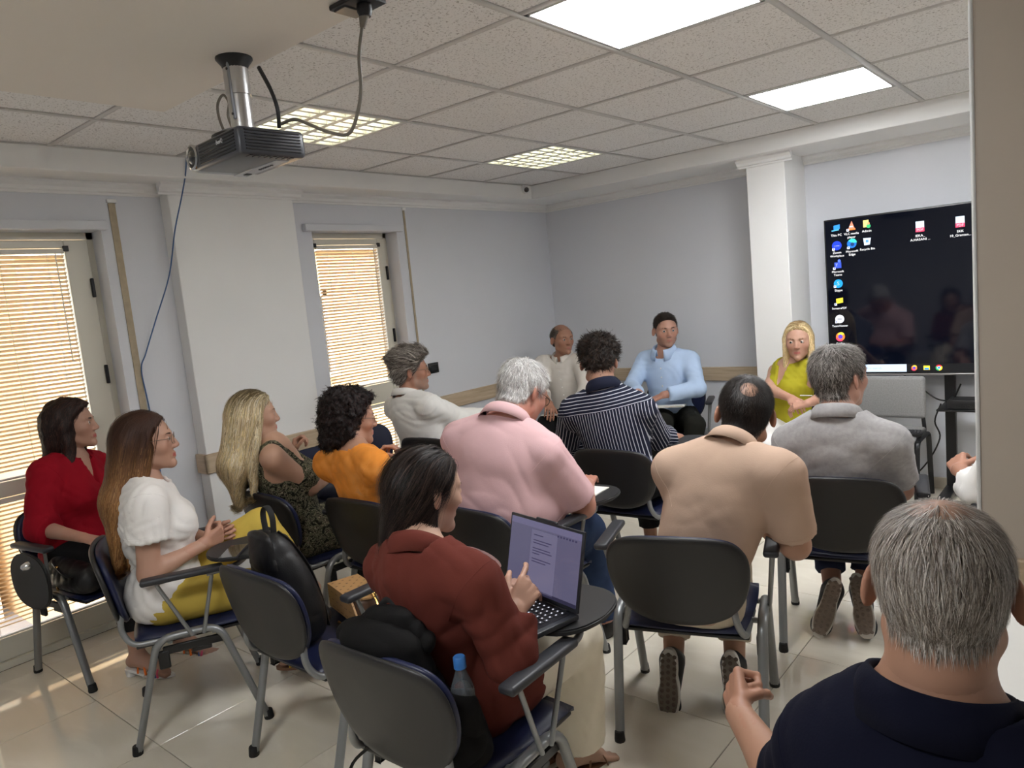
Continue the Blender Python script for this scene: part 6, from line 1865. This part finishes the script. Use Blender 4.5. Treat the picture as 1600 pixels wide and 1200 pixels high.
def word(s, u, v, size=0.022, m=None):
    x, z = sp_(u, v)
    text_mesh('caption', s, size, m or m_txt, tv, Matrix.Translation((x, -0.0046, z)) @ Matrix.Rotation(math.radians(90), 4, 'X'), extrude=0.0002)
def arrow(u, v):
    rect('shortcut_arrow', u - 0.022, v + 0.016, 0.016, 0.016, em('white', (240, 240, 245)), -0.0050)
    rect('shortcut_arrow', u - 0.022, v + 0.016, 0.006, 0.010, em('arrow', (40, 90, 190)), -0.0056, 0.003)
W_, B_, DB, SK, RD, OR, YE, GR, PK = em('white', (240, 240, 245)), em('blue', (40, 140, 230)), em('deepblue', (20, 60, 225)), em('sky', (90, 190, 240)), em('red', (225, 45, 60)), em('orange', (245, 130, 50)), em('yellow', (245, 220, 60)), em('green', (50, 180, 110)), em('pink', (232, 60, 100))
LT = em('light', (206, 222, 240))
C1, C2, C3 = 0.070, 0.166, 0.262
rect('icon', C1 + 0.004, 0.048, 0.040, 0.030, B_, skew=0.006); rect('icon', C1 - 0.006, 0.066, 0.046, 0.007, SK, skew=0.003); word('This PC', C1, 0.105)
x_, z_ = sp_(C2, 0.045); flat('icon', [(x_ - 0.020, z_ - 0.026), (x_ + 0.022, z_ - 0.022), (x_ + 0.004, z_ + 0.030)], em('cone', (240, 140, 110))); rect('icon', C2, 0.052, 0.022, 0.008, W_, -0.0050); rect('icon', C2, 0.070, 0.052, 0.010, OR); arrow(C2, 0.058); word('VLC media', C2, 0.105, 0.021); word('player', C2, 0.128, 0.021)
rect('icon', C3 - 0.004, 0.045, 0.034, 0.046, em('folder', (245, 222, 130))); disc('icon', C3 + 0.012, 0.062, 0.013, GR, -0.005); disc('icon', C3 + 0.012, 0.045, 0.008, em('skin', (225, 160, 110)), -0.0056); word('Admin', C3, 0.100)
disc('icon', C1, 0.168, 0.031, DB); word('zoom', C1, 0.173, 0.015, W_); arrow(C1, 0.175); word('Zoom', C1, 0.222); word('Workplace', C1, 0.244, 0.020)
disc('icon', C2, 0.165, 0.030, em('edge', (20, 110, 200))); disc('icon', C2 + 0.004, 0.160, 0.028, em('edge2', (60, 210, 190)), -0.005, 0, 150); disc('icon', C2 + 0.004, 0.170, 0.012, em('edge3', (10, 50, 110)), -0.0054); arrow(C2, 0.175); word('Microsoft', C2, 0.222, 0.020); word('Edge', C2, 0.244)
x_, z_ = sp_(C3, 0.160); flat('icon', [(x_ - 0.018, z_ - 0.026), (x_ + 0.016, z_ - 0.024), (x_ + 0.024, z_ + 0.020), (x_ - 0.024, z_ + 0.022)], LT); rect('icon', C3, 0.160, 0.016, 0.016, em('bin', (80, 150, 220)), -0.005); word('Recycle Bin', C3, 0.218, 0.020)
rect('icon', C1 + 0.002, 0.300, 0.044, 0.040, em('teams', (50, 80, 200))); disc('icon', C1 + 0.012, 0.272, 0.010, em('teams2', (90, 120, 230)), -0.005); word('T', C1 - 0.006, 0.309, 0.030, W_); arrow(C1, 0.305); word('Microsoft', C1, 0.350, 0.020); word('Teams', C1, 0.372, 0.020)
disc('icon', C1, 0.425, 0.029, em('skype', (20, 150, 230))); word('S', C1, 0.436, 0.036, W_); arrow(C1, 0.428); word('Skype', C1, 0.478)
rect('icon', C1 + 0.004, 0.545, 0.044, 0.034, YE, skew=0.006); word('PDF', C1 + 0.004, 0.549, 0.019, em('ink', (60, 50, 20))); arrow(C1, 0.550); word('SumatraPDF', C1, 0.600, 0.019)
disc('icon', C1, 0.668, 0.029, W_); rect('icon', C1, 0.668, 0.030, 0.006, em('ink2', (20, 40, 90)), -0.005); arrow(C1, 0.672); word('TeamViewer', C1, 0.722, 0.020)
def fox(u, v, r):
    disc('icon', u, v, r, OR); disc('icon', u + r * 0.15, v - r * 0.25, r * 0.80, YE, -0.005, 20, 160); disc('icon', u, v, r * 0.52, em('violet', (90, 60, 200)), -0.0054); disc('icon', u - r * 0.05, v + r * 0.1, r, PK, -0.0052, 190, 300, rin=r * 0.6)
fox(C1, 0.790, 0.029); word('Firefox', C1, 0.845, 0.020)
def pdf(u, v, a, b):
    rect('icon', u, v - 0.012, 0.048, 0.042, LT); rect('icon', u, v + 0.020, 0.050, 0.026, PK); word('PDF', u, v + 0.028, 0.022, W_); word(a, u, v + 0.064, 0.021); word(b, u, v + 0.088, 0.021)
pdf(0.575, 0.105, 'IEKA_', 'A.HASANI ...'); pdf(0.795, 0.105, 'SKK', '10_Granten...')
rect('taskbar', SW / 2, SH - 0.028, SW, 0.054, em('bar', (8, 10, 16), 0.6), -0.0036)
rect('search_box', 0.265, SH - 0.028, 0.42, 0.050, em('search', (196, 214, 240), 0.85)); word('Type here to search', 0.235, SH - 0.021, 0.022, em('searchtext', (110, 130, 160)))
fox(0.520, SH - 0.028, 0.017); rect('icon', 0.592, SH - 0.028, 0.036, 0.028, YE); rect('icon', 0.592, SH - 0.022, 0.026, 0.012, B_, -0.005)
disc('icon', 0.662, SH - 0.028, 0.019, RD, -0.0042, 30, 150); disc('icon', 0.662, SH - 0.028, 0.019, GR, -0.0042, 150, 270); disc('icon', 0.662, SH - 0.028, 0.019, YE, -0.0042, 270, 390); disc('icon', 0.662, SH - 0.028, 0.010, W_, -0.0048); disc('icon', 0.662, SH - 0.028, 0.0075, B_, -0.0052)
for xx in (-0.865, -0.35):
    MB().box((xx - 0.03 - ox, 0.062, 0.035), (xx + 0.03 - ox, 0.11, TVZ1 - 0.25), 0.004, 1).build('post', m_bez, tv)
    MB().box((xx - 0.035 - ox, -0.40, 0.02), (xx + 0.035 - ox, 0.10, 0.055), 0.006, 2).build('stand_foot', m_bez, tv)
    for yy in (-0.37, 0.07):
        MB().lathe([(0.024, -0.012), (0.024, 0.012)], 14, Matrix.Translation((xx - ox, yy, 0.024)), axis='x').build('castor', m_black, tv)
MB().box((-0.90 - ox, -0.20, 0.598), (-0.31 - ox, 0.075, 0.612), 0.003, 1).build('shelf', m_bez, tv)
MB().box((-0.90 - ox, 0.04, 0.57), (-0.31 - ox, 0.07, 0.60), 0.003, 1).build('shelf_bar', m_bez, tv)
tag(tv, 'large black wall display on a wheeled stand showing a computer desktop', 'screen')
mp_ = empty('mini_computer', (-0.68, 5.20, 0.6122))
MB().box((-0.16, -0.07, 0.002), (0.16, 0.08, 0.058), 0.004, 2).build('case', mat('pc_case', srgb(26, 26, 28), 0.45), mp_)
MB().box((-0.005, -0.0725, 0.008), (0.003, -0.069, 0.052)).build('red_stripe', mat('red_plastic', srgb(190, 30, 34), 0.4), mp_)
for k in range(4):
    MB().box((-0.13 + 0.026 * k, -0.0725, 0.018), (-0.116 + 0.026 * k, -0.069, 0.028)).build('port', m_black, mp_)
MB().tube([(-0.14, 0.05, 0.05), (-0.10, 0.03, 0.145)], 0.005, 8).build('antenna', m_black, mp_)
tag(mp_, 'small black computer with a red stripe on the shelf under the display', 'computer')
for pts, r_, m_, nm, lab in (
    ([(-0.50, 5.12, 0.635), (-0.56, 5.10, 0.66), (-0.60, 5.09, 0.64), (-0.60, 5.09, 0.60), (-0.54, 5.09, 0.575), (-0.48, 5.09, 0.60)], 0.0045, m_cord, 'white_cable', 'white cable loop hanging at the small computer'),
    ([(-1.13, 5.36, 0.80), (-1.03, 5.34, 0.72), (-0.93, 5.30, 0.65), (-0.84, 5.26, 0.64)], 0.005, m_kcable, 'display_cable', 'black cable from the lower display edge to the small computer'),
    ([(-0.90, 5.28, 0.62), (-0.94, 5.30, 0.50), (-0.92, 5.33, 0.38), (-1.02, 5.38, 0.18), (-1.15, 5.40, 0.06), (-1.34, 5.40, 0.012)], 0.005, m_kcable, 'lead', 'black lead sagging from the stand post to the floor beside the grey chair'),
    ([(-0.62, 5.32, 0.60), (-0.56, 5.34, 0.45), (-0.50, 5.36, 0.25), (-0.46, 5.38, 0.012)], 0.006, m_kcable, 'lead', 'black lead hanging below the shelf near the pillar')):
    tag(MB().tube(spline(pts, 6), r_, 8).build(nm, m_), lab, 'cable')
# grey fabric chair with a keyboard
m_fab = mat('grey_fabric', srgb(148, 147, 146), 0.95, noise=(120, 0.12), bump=(500, 0.5, 0.001))
gc = empty('visitor_chair', (-1.22, 5.08, 0), math.radians(180))
MB().box((-0.235, -0.23, 0.52), (0.235, -0.175, 0.80), 0.025, 4, Matrix.Translation((0, 0, 0))).build('backrest', m_fab, gc)
MB().box((-0.235, -0.21, 0.425), (0.235, 0.22, 0.465), 0.018, 3).build('seat', m_fab, gc)
for s in (-1, 1):
    MB().tube(arc_path([(s * 0.25, -0.235, 0.012), (s * 0.25, -0.17, 0.44), (s * 0.25, 0.17, 0.44), (s * 0.25, 0.225, 0.012)], 0.05, 5), 0.016, 10, flat=0.7, up=(1, 0, 0)).build('side_frame', m_black, gc)
    MB().tube(arc_path([(s * 0.225, 0.0, 0.43), (s * 0.225, -0.20, 0.435), (s * 0.20, -0.235, 0.62)], 0.04, 5), 0.012, 8).build('back_support', m_black, gc)
tag(gc, 'grey fabric chair with black legs under the display, holding a keyboard', 'chair')
kb = empty('keyboard', (-1.18, 5.01, 0.467), math.radians(4))
MB().box((-0.22, -0.065, 0), (0.22, 0.065, 0.018), 0.004, 2).build('case', m_black, kb)
_k = MB().box((-0.008, -0.008, 0), (0.008, 0.008, 0.006), 0.0015, 1).mesh('key', auto=40); _k.materials.append(mat('key_cap', srgb(40, 40, 44), 0.5))
for r in range(5):
    for c in range(22):
        link('key', _k, None, kb, (-0.20 + 0.019 * c, -0.045 + 0.0205 * r, 0.017))
tag(kb, 'black computer keyboard lying on the grey fabric chair', 'keyboard')
gp = MB().box((-1.37, 5.00, 0.491), (-1.30, 5.05, 0.507), 0.006, 2).build('cable_packet', mat('green_plastic', srgb(30, 120, 80), 0.4))
tag(gp, 'small green packet lying on the keyboard', 'packet')

# ------------------------------------------------------------------ bags
m_leather = mat('black_leather', srgb(20, 19, 20), 0.46, spec=0.4, noise=(8, 0.15), bump=(220, 0.35, 0.0015))
m_nylon = mat('black_nylon', srgb(13, 12, 12), 0.8, spec=0.2, noise=(5, 0.15), bump=(350, 0.4, 0.001))
m_gold = mat('gold_metal', srgb(196, 160, 96), 0.25, metal=1.0)
m_web = mat('black_webbing', srgb(18, 18, 19), 0.8)
def blob(name, ops, h, m, parent, seed=1, amp=0.004, wl=0.08, floor=None):
    f = folds(seed, amp, wl)
    D, lo, hb = grid_eval(ops, h, post=lambda D, X, Y, Z: (smax(D + f(X, Y, Z), floor - Z, 0.006) if floor is not None else D + f(X, Y, Z)))
    V, Q = surf(D, lo, hb)
    return link(name, np_mesh(name, V, Q), m, parent)
# leather backpack leaning in the empty chair
bp = empty('leather_backpack', (-2.27, 1.395, 0.430), math.radians(-6))
blob('body', [Cone((-w_, y_ , z_), (w_ - 0.01, y_, z_), r_, r_, k=0.04) for (z_, w_, r_, y_) in ((0.060, 0.080, 0.060, -0.025), (0.105, 0.090, 0.064, -0.032), (0.150, 0.092, 0.064, -0.042), (0.195, 0.090, 0.062, -0.052), (0.240, 0.085, 0.058, -0.062), (0.285, 0.076, 0.054, -0.072), (0.330, 0.062, 0.049, -0.084), (0.370, 0.042, 0.042, -0.095))], 0.006, m_leather, bp, 3, 0.004, 0.14, 0.0)
blob('front_pocket', [Cone((-0.06, 0.03, 0.07), (0.06, 0.03, 0.07), 0.040, 0.040, k=0.03), Cone((-0.05, 0.012, 0.16), (0.05, 0.012, 0.16), 0.034, 0.034, k=0.06)], 0.006, m_leather, bp, 5, 0.003, 0.12, 0.0)
blob('front_flap', [Cone((0, -0.12, 0.30), (0, -0.125, 0.40), 0.028, 0.022, su=3.6, u=(1, 0, 0), k=0.03)], 0.006, m_leather, bp, 4, 0.002, 0.1)
for s in (-1, 1):
    MB().tube(spline([(s * 0.03, -0.07, 0.41), (s * 0.055, -0.035, 0.36), (s * 0.085, 0.000, 0.27), (s * 0.105, 0.022, 0.15), (s * 0.10, 0.036, 0.05)], 6), 0.017, 8, flat=0.28, up=(1, 0, 0)).build('shoulder_strap', m_leather, bp)
MB().tube(spline([(-0.03, -0.085, 0.40), (-0.034, -0.085, 0.47), (0, -0.085, 0.50), (0.034, -0.085, 0.47), (0.03, -0.085, 0.40)], 6), 0.011, 8, flat=0.25, up=(0, 1, 0)).build('top_loop', m_web, bp)
tag(bp, 'black leather backpack with a top loop leaning in the empty chair', 'backpack')
# monogram flap bag
def monogram():
    m = bpy.data.materials.new('tan_monogram')
    nt, b = nodes(m)
    tc = nt.nodes.new('ShaderNodeTexCoord'); mp = nt.nodes.new('ShaderNodeMapping'); mp.inputs['Rotation'].default_value = (0, 0, 0.785); mp.inputs['Scale'].default_value = (34, 34, 34)
    vo = nt.nodes.new('ShaderNodeTexVoronoi'); vo.inputs['Randomness'].default_value = 0.0; vo.inputs['Scale'].default_value = 1.0; vo.distance = 'MINKOWSKI'; vo.inputs['Exponent'].default_value = 0.6
    cr = nt.nodes.new('ShaderNodeValToRGB'); cr.color_ramp.interpolation = 'CONSTANT'
    cr.color_ramp.elements[0].color = srgb(116, 84, 52); cr.color_ramp.elements[1].position = 0.8; cr.color_ramp.elements[1].color = srgb(176, 136, 90)
    nt.links.new(tc.outputs['Object'], mp.inputs[0]); nt.links.new(mp.outputs[0], vo.inputs['Vector']); nt.links.new(vo.outputs['Distance'], cr.inputs[0]); nt.links.new(cr.outputs[0], b.inputs['Base Color'])
    b.inputs['Roughness'].default_value = 0.5
    return m
m_mono = monogram()
m_dbrown = mat('brown_canvas', srgb(78, 56, 42), 0.5, noise=(40, 0.25))
lv = empty('shoulder_bag', (-2.21, 1.60, 0.432), math.radians(-15))
MB().box((-0.12, -0.065, 0.002), (0.13, 0.055, 0.105), 0.018, 3).build('body', m_dbrown, lv)
MB().prism([(-0.125, 0.108), (0.10, 0.108), (0.135, 0.06), (0.10, 0.02), (-0.125, 0.02)], 'y', -0.075, -0.068).build('front_flap', m_mono, lv)
MB().prism([(-0.125, -0.075), (0.105, -0.075), (0.14, -0.01), (0.105, 0.05), (-0.125, 0.05)], 'z', 0.105, 0.111).build('flap', m_mono, lv)
for xx in (0.115, 0.14):
    MB().tube([(xx + 0.012 * math.cos(a), 0.0, 0.122 + 0.012 * math.sin(a)) for a in [k * math.pi / 6 for k in range(13)]], 0.0025, 6).build('ring', m_gold, lv)
MB().tube(spline([(0.127, 0, 0.125), (0.17, 0.0, 0.08), (0.18, -0.03, 0.03), (0.12, -0.09, 0.012), (0.02, -0.10, 0.010)], 6), 0.005, 6).build('chain', m_gold, lv)
tag(lv, 'brown shoulder bag with a tan monogram flap on the empty chair', 'handbag')
# black backpack behind the woman with the laptop, bottle in its side pocket
nb = empty('nylon_backpack', (-1.39, 1.13, 0.43), math.radians(2))
blob('body', [Cone((0.0, 0.0, 0.08), (-0.015, -0.075, 0.33), 0.078, 0.062, su=2.3, u=(1, 0, 0), k=0.05), Ell((0.02, 0.01, 0.08), (0.19, 0.085, 0.09), k=0.05)], 0.007, m_nylon, nb, 7, 0.008, 0.15, 0.0)
blob('top_pocket', [Cone((0, -0.03, 0.31), (-0.02, -0.045, 0.375), 0.050, 0.036, su=2.9, u=(1, 0, 0), k=0.03)], 0.007, m_nylon, nb, 9, 0.006, 0.12)
blob('side_pocket', [Cone((0.165, 0.03, 0.05), (0.165, 0.0, 0.17), 0.050, 0.046, k=0.03)], 0.006, m_nylon, nb, 12, 0.003, 0.06)
MB().tube(spline([(-0.04, -0.04, 0.40), (-0.01, -0.035, 0.425), (0.03, -0.04, 0.40)], 6), 0.008, 6, flat=0.4).build('grab_loop', m_web, nb)
MB().tube(spline([(-0.10, -0.06, 0.03), (-0.12, -0.13, -0.01), (-0.115, -0.14, -0.13), (-0.112, -0.14, -0.26)], 6), 0.014, 6, flat=0.12, up=(0, 1, 0)).build('loose_strap', m_web, nb)
tag(nb, 'slumped black nylon backpack wedged behind the woman with the laptop', 'backpack')
bo = empty('water_bottle', (-1.225, 1.150, 0.555))
m_pet = mat('clear_plastic', (0.85, 0.92, 1, 1), 0.05, trans=0.9)
MB().lathe([(0.026, 0), (0.030, 0.01), (0.030, 0.085), (0.026, 0.10), (0.013, 0.135), (0.012, 0.145)], 20).build('body', m_pet, bo)
MB().lathe([(0.0155, 0.142), (0.0155, 0.168), (0.013, 0.171)], 20).build('cap', mat('blue_cap', srgb(60, 120, 190), 0.4), bo)
tag(bo, 'small clear water bottle with a blue cap in the backpack side pocket', 'bottle')
# black handbag beside the woman in red
hb_ = empty('leather_handbag', (-3.70, 1.125, 0.434), math.radians(6))
blob('body', [Cone((-0.09, 0, 0.07), (0.13, 0.0, 0.06), 0.066, 0.056, su=1.15, u=(0, 0, 1), k=0.03), Ell((0.02, 0, 0.04), (0.17, 0.06, 0.045), k=0.04)], 0.006, m_leather, hb_, 15, 0.004, 0.1, 0.0)
MB().tube(spline([(-0.11, -0.02, 0.125), (-0.03, -0.062, 0.135), (0.07, -0.072, 0.10), (0.14, -0.066, 0.085)], 6), 0.006, 6).build('handle', m_leather, hb_)
for p in ((-0.11, -0.02, 0.128), (0.02, -0.07, 0.122)):
    MB().sphere(p, 0.008, 10, 8).build('ring', m_gold, hb_)
MB().box((-0.02, -0.072, 0.008), (-0.004, -0.066, 0.024), 0.002, 1).build('clasp', m_gold, hb_)
tag(hb_, 'black leather handbag with gold fittings on the seat edge beside the red blouse', 'handbag')
# dark bag in the empty chair by the wall
db = empty('tote_bag', (-3.68, 2.57, 0.434))
blob('body', [Cone((0, 0, 0.10), (-0.02, 0, 0.24), 0.085, 0.06, su=1.6, u=(0, 1, 0), k=0.04)], 0.009, mat('navy_nylon', srgb(26, 28, 42), 0.6, bump=(200, 0.3, 0.001)), db, 18, 0.007, 0.12, 0.0)
MB().tube(spline([(0.05, -0.07, 0.24), (0.06, -0.06, 0.36), (0.05, 0.0, 0.40), (0.05, 0.06, 0.34), (0.05, 0.07, 0.22)], 6), 0.012, 6, flat=0.3).build('handle', m_web, db)
MB().box((0.085, -0.03, 0.08), (0.10, 0.02, 0.13), 0.004, 1).build('buckle', m_gold, db)
tag(db, 'dark tote bag with a looped handle in the chair by the left wall', 'bag')

# ------------------------------------------------------------------ laptop, phones, paper
lp = empty('laptop', (-1.283, 1.412, 0.7035), math.radians(-12))
m_lap = mat('laptop_black', srgb(38, 40, 46), 0.4)
MB().box((-0.158, -0.110, 0), (0.158, 0.110, 0.015), 0.004, 2).build('base', m_lap, lp)
MB().box((-0.140, -0.020, 0.0145), (0.140, 0.092, 0.0158)).build('key_bed', m_black, lp, smooth=False)
kk = MB().box((-0.0078, -0.0076, 0), (0.0078, 0.0076, 0.0022), 0.001, 1).mesh('key', auto=40); kk.materials.append(mat('laptop_key', srgb(44, 44, 50), 0.5))
m_kl = mat('key_letter', (0, 0, 0, 1), 0.5, emit=(srgb(226, 226, 240), 0.9))
kl = MB().box((-0.0016, -0.002, 0.0022), (0.0016, 0.002, 0.0025)).mesh('key_legend'); kl.materials.append(m_kl)
for r in range(6):
    for c in range(14):
        k_ = link('key', kk, None, lp, (-0.127 + 0.0185 * c + 0.004 * (r % 3), -0.010 + 0.0185 * r, 0.0155))
        link('key_legend', kl, None, k_)
MB().box((-0.05, -0.10, 0.0145), (0.05, -0.035, 0.0156), 0.0005, 1).build('trackpad', mat('trackpad', srgb(52, 54, 60), 0.3), lp)
LA = Matrix.Translation((0, 0.106, 0.012)) @ Matrix.Rotation(math.radians(-14), 4, 'X')
MB().box((-0.158, -0.004, 0.004), (0.158, 0.004, 0.222), 0.003, 2, LA).box((-0.045, -0.004, 0.220), (0.045, 0.004, 0.227), 0.002, 1, LA).build('lid', m_lap, lp)
MB().box((-0.150, -0.0048, 0.016), (0.150, -0.0040, 0.214), 0, 1, LA).build('screen', mat('laptop_screen', srgb(10, 10, 14), 0.2, emit=(srgb(98, 95, 122), 0.42)), lp, smooth=False)
MB().box((-0.055, -0.0054, 0.022), (0.055, -0.0047, 0.190), 0, 1, LA).build('page', mat('laptop_page', srgb(10, 10, 14), 0.3, emit=(srgb(114, 110, 138), 0.42)), lp, smooth=False)
m_ink = mat('laptop_ink', (0, 0, 0, 1), 0.5, emit=(srgb(58, 54, 84), 0.5))
for k, ln in enumerate((0.040, 0.0, 0.078, 0.066, 0.0, 0.074, 0.082, 0.030, 0.0, 0.080, 0.060)):
    if ln: MB().box((-0.044, -0.0060, 0.176 - 0.0075 * k), (-0.044 + ln, -0.0053, 0.1785 - 0.0075 * k), 0, 1, LA).build('text_line', m_ink, lp, smooth=False)
MB().box((-0.150, -0.0054, 0.196), (0.150, -0.0047, 0.214), 0, 1, LA).build('toolbar', mat('laptop_bar', srgb(10, 10, 14), 0.3, emit=(srgb(112, 108, 140), 0.42)), lp, smooth=False)
for k in range(7):
    MB().box((0.055 + 0.012 * k, -0.0060, 0.188), (0.061 + 0.012 * k, -0.0053, 0.193), 0, 1, LA).build('toolbar_icon', m_ink, lp, smooth=False)
MB().box((-0.150, -0.0054, 0.016), (0.150, -0.0047, 0.026), 0, 1, LA).build('taskbar', mat('laptop_task', (0, 0, 0, 1), 0.3, emit=(srgb(40, 38, 58), 0.6)), lp, smooth=False)
MB().tube([LA @ Vector((-0.12, 0, 0.0)), LA @ Vector((0.12, 0, 0.0))], 0.006, 8).build('hinge', m_lap, lp)
tag(lp, 'open black laptop showing a text page on the chair tablet', 'laptop')
m_ph = mat('phone_glass', srgb(16, 16, 20), 0.08, coat=1.0)
m_case = mat('phone_case', srgb(34, 34, 40), 0.5)
for loc, rz, lab in (((-2.604, 1.337, 0.7005), 0.75, 'black phone lying on the raised tablet before the woman in white'), ((-1.735, 3.40, 0.7005), 0.3, 'black phone on the round tablet beside the striped shirt')):
    e = empty('phone', loc, rz)
    MB().box((-0.036, -0.075, 0), (0.036, 0.075, 0.008), 0.004, 2).build('case', m_case, e)
    MB().box((-0.033, -0.072, 0.0078), (0.033, 0.072, 0.0086), 0.0003, 1).build('screen', m_ph, e)
    tag(e, lab, 'phone', 'phones')
m_paper = mat('paper', srgb(236, 234, 228), 0.8)
def papers(loc, rz, w_, d_, n, lab, rx=0.0, nm='paper_sheets', cat='papers'):
    e = empty(nm, loc, rz)
    e.rotation_euler = (rx, 0, rz)
    for k in range(n):
        a = random.uniform(-0.05, 0.05)
        MB().box((-w_ / 2, -d_ / 2, 0.0022 * k), (w_ / 2, d_ / 2, 0.0022 * k + 0.0018), 0, 1, Matrix.Rotation(a, 4, 'Z')).build('sheet', m_paper, e, smooth=False)
    return tag(e, lab, cat)
papers((-3.43, 4.57, 0.605), math.radians(20), 0.21, 0.28, 3, 'papers on the lap of the balding man in the far corner', -0.1)
papers((-2.58, 4.72, 0.655), math.radians(20), 0.30, 0.22, 6, 'open notebook on the lap of the man in the blue shirt', -0.12, 'notebook', 'notebook')
papers((-0.10, 1.53, 0.825), math.radians(8), 0.21, 0.28, 2, 'white sheet held up by the man in the navy polo', 0.35)
papers((-3.68, 3.10, 0.434), math.radians(10), 0.24, 0.17, 5, 'open book lying on the empty chair below the far blinds', 0, 'open_book', 'book')
papers((-1.79, 2.50, 0.7005), math.radians(5), 0.16, 0.21, 2, 'sheet of paper under the hands of the man in pink')
pn = MB().tube([(-1.53, 4.53, 0.79), (-1.44, 4.47, 0.80)], 0.004, 8).build('pen', m_sole_w)
tag(pn, 'white pen held by the woman in the lime green top', 'pen')
